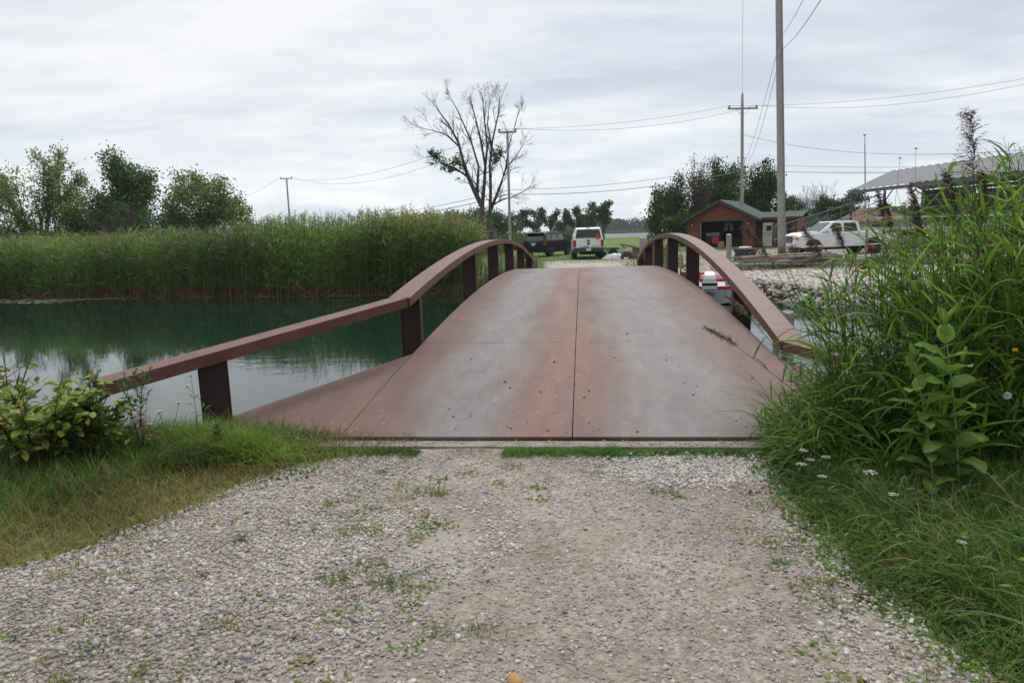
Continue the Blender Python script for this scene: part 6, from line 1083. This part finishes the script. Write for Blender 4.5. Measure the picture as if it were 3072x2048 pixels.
def thicket():
    rg = np.random.default_rng(99); acc = Acc()
    def top(x, y):
        back = np.clip(1.32+.50*(x-1.9), .9, 2.35); front = np.clip(.13+1.3*(1-y/3.95), .16, .85)*np.clip((x-gravel_right(y))/.55, .3, 1); k = sstep(3.95, 4.45, y); return front*(1-k)+back*k
    def spread_pts(n, fn):
        x = rg.uniform(1.2, 5.4, n); y = rg.uniform(1.6, 6.6, n); k = (x > gravel_right(y)+.28) & (y < near_bank(x)+.25) & fn(x, y); return x[k], y[k]
    # common reed shoots, leaning over the bridge on the left
    x, y = spread_pts(3600, lambda x, y: (y > 4.05) & (x > 1.72-.0*y) & (rg.uniform(size=len(x)) < np.where(x > 3.3, .55, .95))); n = len(x); H = top(x, y)*rg.uniform(.66, 1.1, n); laz = np.where(x < 2.7, math.pi+rg.normal(0, .8, n), rg.uniform(0, 6.28, n)); B = np.stack([x, y, gz(x, y)], 1)
    lc = vary(rg, (.105, .20, .032), n, .4, .16); reed_stand(acc, rg, B, H, laz, np.abs(rg.normal(.16, .14, n)), 8, .36, .019, vary(rg, (.07, .10, .03), n), lc, f0=.15, nseg=4, stem_r=.0035, tipc=np.array([1.1, 1.1, .9]), droop=(.4, 1.7))
    # broad bright upright shoots
    x, y = spread_pts(760, lambda x, y: (y > 4.2) & (x > 2.1) & (x < 4.2)); n = len(x); B = np.stack([x, y, gz(x, y)], 1); lc = vary(rg, (.18, .30, .042), n, .22, .12); reed_stand(acc, rg, B, top(x, y)*rg.uniform(.75, 1.05, n), rg.uniform(0, 6.28, n), np.abs(rg.normal(.06, .05, n)), 7, .42, .024, lc, lc, f0=.2, nseg=4, stem_r=.005, droop=(.1, .9))
    # arching grass
    x, y = spread_pts(16000, lambda x, y: rg.uniform(size=len(x)) < .9); n = len(x); L_ = (.35+.55*rg.uniform(size=n))*np.clip(top(x, y)*1.05, .3, 1.1); c = vary(rg, (.085, .165, .03), n, .4, .18); pale = rg.uniform(size=n) < .10; c[pale] = vary(rg, (.20, .17, .08), pale.sum(), .3, .1)
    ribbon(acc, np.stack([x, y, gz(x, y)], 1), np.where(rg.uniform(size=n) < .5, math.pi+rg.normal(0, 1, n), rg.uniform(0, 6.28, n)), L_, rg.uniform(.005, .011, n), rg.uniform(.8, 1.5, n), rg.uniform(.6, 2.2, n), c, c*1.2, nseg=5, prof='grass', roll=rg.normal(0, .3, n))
    # fine leafy filling low down
    x, y = spread_pts(9000, lambda x, y: rg.uniform(size=len(x)) < .9); n = len(x); z = gz(x, y)+top(x, y)*rg.uniform(.05, .62, n); c = vary(rg, (.06, .12, .024), n, .4, .18); ribbon(acc, np.stack([x, y, z], 1), rg.uniform(0, 6.28, n), rg.uniform(.06, .2, n), rg.uniform(.008, .02, n), rg.uniform(-.3, 1.1, n), rg.uniform(.2, 1.4, n), c, nseg=3, prof='leaf', roll=rg.normal(0, .5, n))
    # last year's grey canes
    x, y = spread_pts(620, lambda x, y: (x > 2.4) & (y > 4.0)); n = len(x); a = rg.uniform(0, 6.28, n); h = top(x, y)*rg.uniform(.5, .95, n); le = rg.uniform(.0, .6, n)*h; P = np.stack([x, y, gz(x, y)], 1); rods(acc, P, P+np.stack([np.cos(a)*le, np.sin(a)*le, h], 1), .0035, vary(rg, (.20, .16, .11), n, .4, .1))
    # leafy skirt hiding the bridge corner, long pale blades arching over the verge
    n = 2600; x = rg.uniform(1.30, 2.1, n); y = rg.uniform(4.35, 5.35, n); z = gz(x, y)+rg.uniform(0, .5, n)*np.clip((x-1.1)/.5, .15, 1); c = vary(rg, (.10, .19, .032), n, .4, .18); ribbon(acc, np.stack([x, y, z], 1), rg.uniform(0, 6.28, n), rg.uniform(.08, .26, n), rg.uniform(.008, .016, n), rg.uniform(.1, 1.3, n), rg.uniform(.3, 1.6, n), c, c*1.15, nseg=4, prof='leaf', roll=rg.normal(0, .4, n))
    n = 90; y = rg.uniform(2.2, 4.2, n); x = gravel_right(y)+rg.uniform(.35, 1.1, n); c = vary(rg, (.22, .21, .09), n, .3, .12); ribbon(acc, np.stack([x, y, gz(x, y)], 1), math.pi+rg.normal(0, .9, n), rg.uniform(.35, .75, n), rg.uniform(.004, .009, n), rg.uniform(.9, 1.4, n), rg.uniform(1.0, 2.2, n), c, nseg=6, prof='grass', roll=rg.normal(0, .3, n))
    # shoots reaching out low over the deck edge
    n = 210; y = rg.uniform(4.95, 6.2, n); x = rg.uniform(1.95, 2.5, n); B = np.stack([x, y, rg.uniform(.1, .75, n)], 1); c = vary(rg, (.10, .18, .03), n, .3, .15); ribbon(acc, B, math.pi+rg.normal(0, .55, n), rg.uniform(.3, .62, n), rg.uniform(.008, .018, n), rg.uniform(.0, .9, n), rg.uniform(.2, 1.3, n), c, c*1.2, nseg=5, prof='blade', roll=rg.normal(0, .4, n))
    acc.build('reed_thicket', REED)['kind'] = 'stuff'
thicket()

# ------------------------------------------------------------------ plants that stand out one by one
def plumed_reed(root, tip, L, label, seed, tint=(.085, .055, .055), nb=44, nleaf=5, th=.0075):
    rg = np.random.default_rng(seed); t = empty('plumed_reed', tuple(root), 0, label, 'reed', 'tall reeds with seed plumes'); a = np.zeros((1, 3)); b_ = np.array([tip])-np.array([root]); mid = b_*.5+np.array([[0, 0, .12*b_[0, 2]]])*.4; acc = Acc(); rods(acc, a, b_, .0042, np.array([[.10, .095, .05]]), 5, mid=mid); acc.build('stem', REED, t)
    acc = Acc(); az = rg.uniform(0, 6.28)
    for k in range(nleaf):
        f = .35+.6*k/nleaf; p = 2*(1-f)*f*(2*mid-.5*b_)*1.0+f*f*b_ if False else (mid*(f/.5) if f < .5 else mid+(b_-mid)*((f-.5)/.5)); c = vary(rg, (.07, .125, .025), 1, .3, .1); ribbon(acc, p, az+math.pi*k+rg.normal(0, .5), .42, .02, .9, rg.uniform(.4, 1.5), c, c*1.1, nseg=5, prof='blade')
    acc.build('leaf', REED, t); acc = Acc(); d = b_[0]-mid[0]; d /= np.linalg.norm(d); az = math.pi+rg.normal(0, .35)
    for k in range(nb):
        f = k/nb; base = b_+d[None]*(L*(f-.15)) if True else b_; base = base+np.array([[math.cos(az), math.sin(az), -.35]])*(L*.16*f*f); m = 3; l = L*(.42-.24*f)*rg.uniform(.7, 1.2, m); P = np.repeat(base, m, 0); c = vary(rg, tint, m, .35, .1); aa = az+rg.normal(0, .75, m); el = rg.uniform(.3, 1.2, m); ribbon(acc, P, aa, l, th*.5, el, rg.uniform(.9, 1.9, m), c, nseg=3, prof='grass', roll=rg.uniform(-1, 1, m))
        for j in range(4):   # spikelets along the branch
            q = P+np.stack([np.cos(aa)*np.cos(el), np.sin(aa)*np.cos(el), np.sin(el)-.25*j/4], 1)*(l*(j+1)/5)[:, None]; ribbon(acc, q, aa+rg.normal(0, .7, m), L*.075, th, el-.6+rg.normal(0, .4, m), .5, c*rg.uniform(.8, 1.3, (m, 1)), nseg=1, prof='grass', roll=rg.uniform(-1, 1, m))
    acc.build('plume', PLUME, t)
PR = [  # tip pixel, depth, plume length, root offset, words
 ((2922, 500), 4.6, .44, (.10, .1), 'tallest reed with a dark feathery plume against the sky'),
 ((2962, 640), 4.7, .34, (.06, .2), 'reed with an upright open plume just right of the tallest one'),
 ((2868, 640), 4.9, .36, (.15, .1), 'reed with a bending plume just left of the tallest one'),
 ((2770, 700), 5.2, .34, (.1, .1), 'reed with a drooping plume below the shelter roof'),
 ((2745, 640), 5.3, .26, (.12, .0), 'slim reed with a narrow dark plume in front of the first shelter posts'),
 ((2680, 690), 5.4, .28, (.1, .0), 'reed with a dark brown closed plume beside the cab of the white crew cab pickup'),
 ((2650, 640), 5.6, .22, (.08, .0), 'reed with a thin upright plume over the tail of the white crew cab pickup'),
 ((2530, 730), 5.8, .22, (.12, .0), 'reed with a fan shaped plume over the door of the white crew cab pickup'),
 ((2460, 760), 5.9, .32, (.30, -.1), 'reed with a sweeping reddish plume over the front wheel of the white crew cab pickup'),
 ((2300, 760), 6.0, .36, (.55, -.2), 'reed leaning left with a reddish plume before the garage annex'),
 ((2235, 935), 5.9, .24, (.42, -.4), 'reed with a dark plume hanging across the nearest right post'),
 ((2200, 1030), 5.6, .27, (.50, -.45), 'low reed arching left with its plume over the deck edge')]
for k, (px, dep, L, ro, lab) in enumerate(PR):
    tip = at(*px, dep); x, y = tip[0]+ro[0], tip[1]+ro[1]; x = max(x, 2.05); plumed_reed((x, min(y, near_bank(x)+.3), -.1 if y > near_bank(x) else 0.0), tip, L, lab, 300+k, ((.075, .045, .04) if k in (5, 6) else ((.20, .16, .12) if k > 9 else (.12, .08, .075))))

def leaf_mesh(name, m, parent, L, W, base, az, e0, droop, tint, rib=(.16, .25, .07), roll=0.0, fold=.25, seg=8):
    V = []; C = []; pos = np.array(base, float); hx = np.array([math.cos(az), math.sin(az), 0]); pp = np.array([-math.sin(az), math.cos(az), 0])
    for i in range(seg+1):
        t = i/seg; w = W/2*max(.03, math.sin(math.pi*min(1, t*.97+.015))**.62); el = e0-droop*t**1.3; nr = -hx*math.sin(el)+np.array([0, 0, math.cos(el)]); sd_ = pp*math.cos(roll)+nr*math.sin(roll); n2 = nr*math.cos(roll)-pp*math.sin(roll); rip = .06*W*math.sin(i*1.9+az*3)
        for s in (-1, -.5, 0, .5, 1): V.append(pos+sd_*w*s+n2*(abs(s)*fold*w+rip*abs(s))); C.append(rib if s == 0 else np.array(tint)*(1.0+.1*s))
        el2 = e0-droop*((i+.5)/seg)**1.3; pos = pos+(hx*math.cos(el2)+np.array([0, 0, math.sin(el2)]))*L/seg
    Q = [(i*5+j, i*5+j+1, i*5+6+j, i*5+5+j) for i in range(seg) for j in range(4)]; a = Acc(); a.add(V, Q, C); return a.build(name, m, parent)
def milkweed(pb, pt, dep, label, seed, npair, size, lean=0):
    rg = random.Random(seed); rt, tp = at(*pb, dep), at(*pt, dep); t = empty('milkweed', tuple(rt), 0, label, 'milkweed', 'milkweed plants'); d = tp-rt; pts = [Vector(d*f)+Vector((.02*math.sin(f*3), 0, 0)) for f in np.linspace(0, 1, 9)]
    sm = mat('milkweed_stem', (.15, .21, .06), (.12, .17, .05), scale=10, rough=.6); MB().tube(pts, [.0085-.005*k/8 for k in range(9)], 8).build('stem', sm, t, smooth=True); ph = rg.uniform(0, 3)
    for k in range(npair):
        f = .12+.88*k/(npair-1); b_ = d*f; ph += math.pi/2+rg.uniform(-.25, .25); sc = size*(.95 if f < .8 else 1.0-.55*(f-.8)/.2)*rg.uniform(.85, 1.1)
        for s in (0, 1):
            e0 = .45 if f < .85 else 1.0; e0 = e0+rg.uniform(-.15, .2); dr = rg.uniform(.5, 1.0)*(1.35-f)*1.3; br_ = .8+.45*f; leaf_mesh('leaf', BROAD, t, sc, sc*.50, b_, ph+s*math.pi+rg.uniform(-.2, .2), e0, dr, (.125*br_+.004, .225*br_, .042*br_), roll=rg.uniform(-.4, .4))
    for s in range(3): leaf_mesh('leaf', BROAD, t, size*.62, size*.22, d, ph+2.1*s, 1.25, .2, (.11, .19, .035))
milkweed((2878, 1545), (2832, 985), 3.75, 'taller leafy milkweed plant standing in front of the reed thicket', 4, 12, .21)
milkweed((2806, 1545), (2742, 1085), 3.8, 'shorter milkweed plant just left of the taller one', 9, 10, .185)

def umbel_mesh(acc, rg, c, r, tint, n=60):
    a = rg.uniform(0, 6.28, n); rr = r*np.sqrt(rg.uniform(0, 1, n)); P = np.stack([rr*np.cos(a), rr*np.sin(a), .12*r*(1-(rr/r)**2)], 1)+c; ribbon(acc, P, rg.uniform(0, 6.28, n), r*.22, r*.2, rg.uniform(-.2, .4, n), 0.3, vary(rg, tint, n, .15, .05), nseg=2, prof='leaf'); m = 14; a = np.linspace(0, 6.28, m); rods(acc, np.repeat(np.array([c])-[[0, 0, r*.8]], m, 0), np.stack([.7*r*np.cos(a), .7*r*np.sin(a), np.zeros(m)], 1)+c, .0012, np.array([.09, .13, .04]))
def wild_carrot(px, py, dep, label, seed, r=.03, ground=0.0, white=True, group='wild carrot flowers', dx=.05):
    rg = np.random.default_rng(seed); h = at(px, py, dep); root = np.array([h[0]+rg.normal(0, dx), h[1]+rg.normal(0, dx*.5), ground]); t = empty('wild_carrot', tuple(root), 0, label, 'wildflower', group); v = h-root; acc = Acc(); rods(acc, np.zeros((1, 3)), np.array([v])-[[0, 0, r*.8]], .0028, np.array([[.09, .13, .045]]), 5, mid=np.array([v*.5+[rg.normal(0, .03), 0, 0]])); n = 14; f = rg.uniform(.1, .7, n); ribbon(acc, v[None]*f[:, None], rg.uniform(0, 6.28, n), .09, .012, .7, .8, vary(rg, (.05, .10, .025), n), nseg=3, prof='leaf'); acc.build('stem', PLANT, t)
    acc = Acc(); umbel_mesh(acc, rg, v, r, (.72, .72, .66) if white else (.30, .36, .16)); acc.build('flower_head', PLANT, t)
RW = [((2411, 1350), 4.2, .028, 'uppermost white wild carrot flower low at the left edge of the thicket'), ((2403, 1392), 4.1, .030, 'lowest white wild carrot flower of the trio left of the milkweeds'), ((2430, 1378), 4.15, .026, 'middle white wild carrot flower of the trio left of the milkweeds'), ((2478, 1370), 4.0, .026, 'white wild carrot flower right of the trio low in the grass'), ((2612, 1416), 3.7, .036, 'large white wild carrot flower low between trio and milkweeds'), ((2466, 1428), 3.8, .024, 'small white wild carrot flower below the trio'), ((2680, 1482), 3.5, .024, 'white wild carrot flower just left of the milkweed base'), ((2885, 1625), 3.0, .020, 'tiny white wild carrot flower beneath the milkweed leaves')]
for k, (p_, dep, r, lab) in enumerate(RW): wild_carrot(*p_, dep, lab, 500+k, r)
wild_carrot(2365, 1338, 4.3, 'closed green wild carrot head beside the concrete sill', 520, .016, white=False)
LW = [((572, 1126), 5.2, .016, False, 'closed green wild carrot head touching the rail beside the flared post'), ((440, 1194), 5.0, .016, False, 'closed green wild carrot head under the end of the lower handrail'), ((477, 1233), 5.0, .030, True, 'open white wild carrot flower seen against the water under the handrail'), ((447, 1271), 4.95, .026, True, 'lower white wild carrot flower seen against the water'), ((562, 1156), 5.15, .020, True, 'small white wild carrot flower left of the flared post'), ((535, 1206), 5.1, .022, True, 'side view white wild carrot flower halfway up the flared post')]
for k, (p_, dep, r, w, lab) in enumerate(LW): wild_carrot(*p_, dep, lab, 530+k, r, 0.02, w, dx=.12)
def puff(px, py, dep, label, seed, r=.022, kind='white'):
    rg = np.random.default_rng(seed); h = at(px, py, dep); root = np.array([h[0]+.08, h[1], 0.0]); t = empty('thistle' if kind == 'white' else ('sow_thistle' if kind == 'yellow' else 'red_wildflower'), tuple(root), 0, label, 'wildflower', {'white': 'seeding thistles', 'yellow': 'yellow sow thistles', 'red': 'red wildflowers'}[kind]); v = h-root; acc = Acc(); rods(acc, np.zeros((1, 3)), np.array([v]), .0022, np.array([[.08, .11, .04]]), 5, mid=np.array([v*.55+[.07*math.cos(seed*2.1), .04, 0]])); acc.build('stem', PLANT, t); acc = Acc(); n = 150 if kind == 'white' else 46; th = rg.uniform(0, 6.28, n); ph = np.arcsin(rg.uniform(-1 if kind == 'white' else -.1, 1, n)); tint = {'white': (.75, .75, .74), 'yellow': (.72, .52, .03), 'red': (.5, .03, .02)}[kind]; ribbon(acc, np.repeat(v[None], n, 0), th, r*rg.uniform(.7, 1.1, n), r*(.2 if kind == 'white' else .45), ph, 0.0, vary(rg, tint, n, .12, .05), nseg=2, prof='leaf' if kind != 'white' else 'flat', roll=rg.uniform(-1, 1, n)); acc.build('flower_head', PLANT, t)
for k, (p_, dep, r, lab) in enumerate([((2417, 890), 5.8, .030, 'white thistle puff at the top left of the thicket before the rock bank'), ((2457, 906), 5.7, .026, 'looser white thistle puff right of the topmost one'), ((2440, 936), 5.8, .022, 'smaller white thistle puff just below the topmost one'), ((2758, 880), 5.2, .024, 'single white thistle puff above the milkweed tops'), ((3022, 1186), 3.9, .022, 'white thistle puff by the right edge beyond the milkweed leaves')]): puff(*p_, dep, lab, 600+k, r)
for k, (p_, dep, r, lab) in enumerate([((2748, 447), 4.8, .014, 'tall stem with a closed yellow head against the sky'), ((2700, 476), 4.9, .014, 'tall stem with a closed yellow head left of the taller one'), ((2803, 822), 5.0, .022, 'yellow flower above the left milkweed'), ((3045, 1052), 3.9, .020, 'upper yellow flower by the right edge'), ((3032, 1086), 3.9, .020, 'lower yellow flower by the right edge'), ((2712, 612), 5.2, .02, 'yellow flower in front of the shelter posts')]): puff(*p_, dep, lab, 620+k, r, 'yellow')
for k, (p_, dep, r, lab) in enumerate([((2612, 746), 5.6, .034, 'red flower below the tail of the white crew cab pickup'), ((2596, 806), 5.5, .046, 'larger red flower cluster lower down in the thicket'), ((2975, 730), 4.8, .026, 'red flower among the dry canes on the right')]): puff(*p_, dep, lab, 640+k, r, 'red')

def bush(name, label, cx, cy, stems, hgt, wid, nleaf, ls, tint, seed, stem_tint=(.14, .055, .05), cat='shrub', group=None, narrow=.55, bare=.0):
    rg = np.random.default_rng(seed); t = empty(name, (cx, cy, 0.0), 0, label, cat, group); sa = Acc(); la = Acc(); 
    for k in range(stems):
        a = rg.uniform(0, 6.28); r = wid*math.sqrt(rg.uniform(.02, 1)); h = hgt*rg.uniform(.55, 1.05)*(1-.3*r/wid); b_ = np.array([[rg.normal(0, .06), rg.normal(0, .05), -.02]]); e = np.array([[r*math.cos(a), r*.7*math.sin(a), h]]); m = b_*.5+e*.5+[[0, 0, .08*h]]; rods(sa, b_, e, .006, vary(rg, stem_tint, 1), 5, mid=m); tw = 5
        for j in range(tw):
            f = .35+.6*j/tw; p = m+(e-m)*((f-.5)/.5) if f > .5 else b_+(m-b_)*f/.5; q = p+rg.normal(0, 1, (1, 3))*[[.12, .1, .05]]*hgt+[[0, 0, .08*hgt]]; rods(sa, p, q, .003, vary(rg, stem_tint, 1), 3)
            if rg.uniform() < bare and f > .6: continue
            n = max(2, nleaf//(stems*tw)); g = rg.uniform(.2, 1.05, n)[:, None]; P = p+(q-p)*g+rg.normal(0, .015, (n, 3)); c = vary(rg, tint, n, .35, .12); old = rg.uniform(size=n) < .02; c[old] = vary(rg, (.26, .06, .04), old.sum(), .3, .1); ribbon(la, P, rg.uniform(0, 6.28, n), ls*rg.uniform(.6, 1.2, n), ls*narrow*rg.uniform(.8, 1.1, n), rg.uniform(-.3, .9, n), rg.uniform(.2, 1.1, n), c, c*1.05, nseg=4, prof='leaf', roll=rg.normal(0, .5, n))
    sa.build('stem', PLANT, t); la.build('foliage', PLANT, t); return t
DG = (.19, .26, .045)
q = at(95, 1440, 4.75); bush('dogwood_shrub', 'leafy dogwood shrub with reddish stems at the left edge of the bank', q[0]-.05, q[1]+.1, 22, .90, .55, 1000, .085, DG, 701, group='dogwood shrubs', bare=.25)
q = at(240, 1420, 4.9); bush('dogwood_shrub', 'smaller dogwood shrub reaching towards the end of the lower handrail', q[0], q[1]+.12, 15, .85, .32, 700, .08, (.19, .26, .045), 702, group='dogwood shrubs', bare=.3)
q = at(-60, 1420, 5.0); bush('dogwood_shrub', 'taller twiggy dogwood cut by the left edge of the picture', q[0], q[1]+.2, 12, 1.25, .35, 330, .08, (.17, .22, .04), 703, group='dogwood shrubs', bare=.5)
def goldenrod(px, py, dep, label, seed, base_z=0.02, reddish=False, root=None):
    rg = np.random.default_rng(seed); h = at(px, py, dep); rt = np.array([h[0]+(root or 0.05), h[1], base_z]); t = empty('goldenrod', tuple(rt), 0, label, 'wildflower', 'leafy goldenrod stems'); v = h-rt; acc = Acc(); mid = v*.5+[-.03, 0, .02]; rods(acc, np.zeros((1, 3)), v[None], .004, np.array([[.10, .10, .04]]), 5, mid=mid[None]); acc.build('stem', PLANT, t); acc = Acc(); n = 150; f = np.sort(rg.uniform(.12, 1, n)); P = np.where((f < .5)[:, None], mid[None]*(f/.5)[:, None], mid[None]+(v-mid)[None]*((f-.5)/.5)[:, None]); c = vary(rg, (.06, .125, .03), n, .3, .1)
    if reddish: k = (f > .25) & (f < .6); c[k] = vary(rg, (.22, .09, .06), k.sum(), .3, .1)
    ribbon(acc, P, rg.uniform(0, 6.28, n), .085*(1.15-.75*f), .015*(1.2-.6*f), rg.uniform(.2, 1.0, n), rg.uniform(.2, 1.0, n), c, c*1.15, nseg=3, prof='leaf')
    if reddish or seed % 2:
        for s in range(3):
            b_ = mid+(v-mid)*(.1+.25*s); e = b_+np.array([.08*(-1)**s, .02, .16]); rods(acc, b_[None], e[None], .0025, np.array([[.10, .10, .04]])); m = 34; g = rg.uniform(.1, 1, m)[:, None]; ribbon(acc, b_[None]+(e-b_)[None]*g, rg.uniform(0, 6.28, m), .05, .010, rg.uniform(.2, 1, m), .6, vary(rg, (.065, .135, .03), m, .3, .1), nseg=3, prof='leaf')
    acc.build('foliage', PLANT, t)
for k, (p_, dep, red, rt, lab) in enumerate([((428, 1112), 4.9, True, -.06, 'goldenrod with reddish lower leaves standing across the handrail end'), ((372, 1118), 4.95, False, .10, 'goldenrod with two leafy tips in front of the handrail end'), ((292, 1212), 4.8, False, .0, 'dense upright goldenrod left of the reddish one'), ((216, 1330), 4.8, False, .02, 'short goldenrod beside the smaller dogwood'), ((650, 1268), 5.15, False, .0, 'small goldenrod at the foot of the flared post'), ((265, 1130), 5.0, False, .05, 'goldenrod at the tip of the smaller dogwood')]): goldenrod(*p_, dep, lab, 720+k, 0.0, red, rt)

def far_weeds():
    rg = np.random.default_rng(61); acc = Acc()
    def clump(cx, cy, sx, sy, h, n, tint, z, nl=14, ll=.16, w=.03, nar='leaf'):
        x = cx+rg.normal(0, sx, n); y = cy+rg.normal(0, sy, n); hh = h*rg.uniform(.5, 1.1, n)*np.exp(-.25*((x-cx)/sx)**2); P = np.stack([x, y, np.full(n, z)], 1); e = P+np.stack([rg.normal(0, .12, n), rg.normal(0, .12, n), hh], 1); c = vary(rg, tint, n, .25, .12); rods(acc, P, e, .006, c*.8)
        for k in range(nl):
            f = .15+.85*(k+rg.uniform(0, 1, n))/nl; ribbon(acc, P+(e-P)*f[:, None], rg.uniform(0, 6.28, n), ll*rg.uniform(.6, 1.2, n), w, rg.uniform(.1, 1.1, n), rg.uniform(.2, 1.2, n), c*rg.uniform(.8, 1.25, (n, 1)), nseg=2, prof=nar)
    clump(3.1, 30.2, .55, .7, 1.45, 170, (.11, .17, .03), -.15); clump(2.7, 29.3, .4, .5, .9, 90, (.12, .17, .03), -.1); clump(3.9, 31.0, .6, .5, .9, 90, (.085, .15, .025), -.15)
    clump(-2.25, 29.6, .32, .6, .95, 80, (.11, .16, .035), -.15); clump(-2.9, 28.5, .4, .6, .9, 80, (.10, .165, .03), -.15); clump(-3.3, 26.8, .5, .9, 1.2, 120, (.095, .165, .025), -.15, ll=.3, w=.02, nar='blade')
    clump(-3.1, 25.4, .5, .5, .8, 110, (.085, .15, .025), -.3, ll=.28, w=.018, nar='blade')
    clump(6.6, 26.8, .7, .3, .34, 70, (.085, .14, .03), -.02, 9, .14); clump(5.6, 26.6, .4, .3, .35, 50, (.10, .15, .03), -.02, 9, .14); clump(9.4, 26.9, .5, .3, .3, 40, (.10, .13, .045), 0, 9, .14); clump(8.6, 30.6, .35, .3, .9, 60, (.14, .13, .05), 0, 9, .16); clump(12.5, 27.6, 1.2, .4, .4, 60, (.08, .13, .03), 0, 9, .14)
    # rough grass round the parked vehicles
    n = 5200; x = rg.uniform(-9, 9, n); y = rg.uniform(38.5, 62, n); c = vary(rg, (.085, .155, .025), n, .3, .15); ribbon(acc, np.stack([x, y, gz(x, y)], 1), rg.uniform(0, 6.28, n), rg.uniform(.06, .2, n), .03, rg.uniform(.7, 1.4, n), .8, c, nseg=2, prof='grass')
    acc.build('rough_weeds', PLANT)['kind'] = 'stuff'
far_weeds()
# ------------------------------------------------------------------ damp summer air
def haze():
    m = bpy.data.materials.new('air'); m.use_nodes = True; nt = m.node_tree; nt.nodes.remove(nt.nodes['Principled BSDF']); v = nt.nodes.new('ShaderNodeVolumePrincipled')
    v.inputs['Color'].default_value = (0.86, 0.91, 0.96, 1); v.inputs['Density'].default_value = 0.0002; v.inputs['Anisotropy'].default_value = 0.2; nt.links.new(v.outputs[0], nt.nodes['Material Output'].inputs['Volume'])
    b = MB().box((0, 1490, 11), (5400, 3200, 32)); o = b.build('haze', m); o['kind'] = 'stuff'
haze()
scene.cycles.volume_bounces = 1
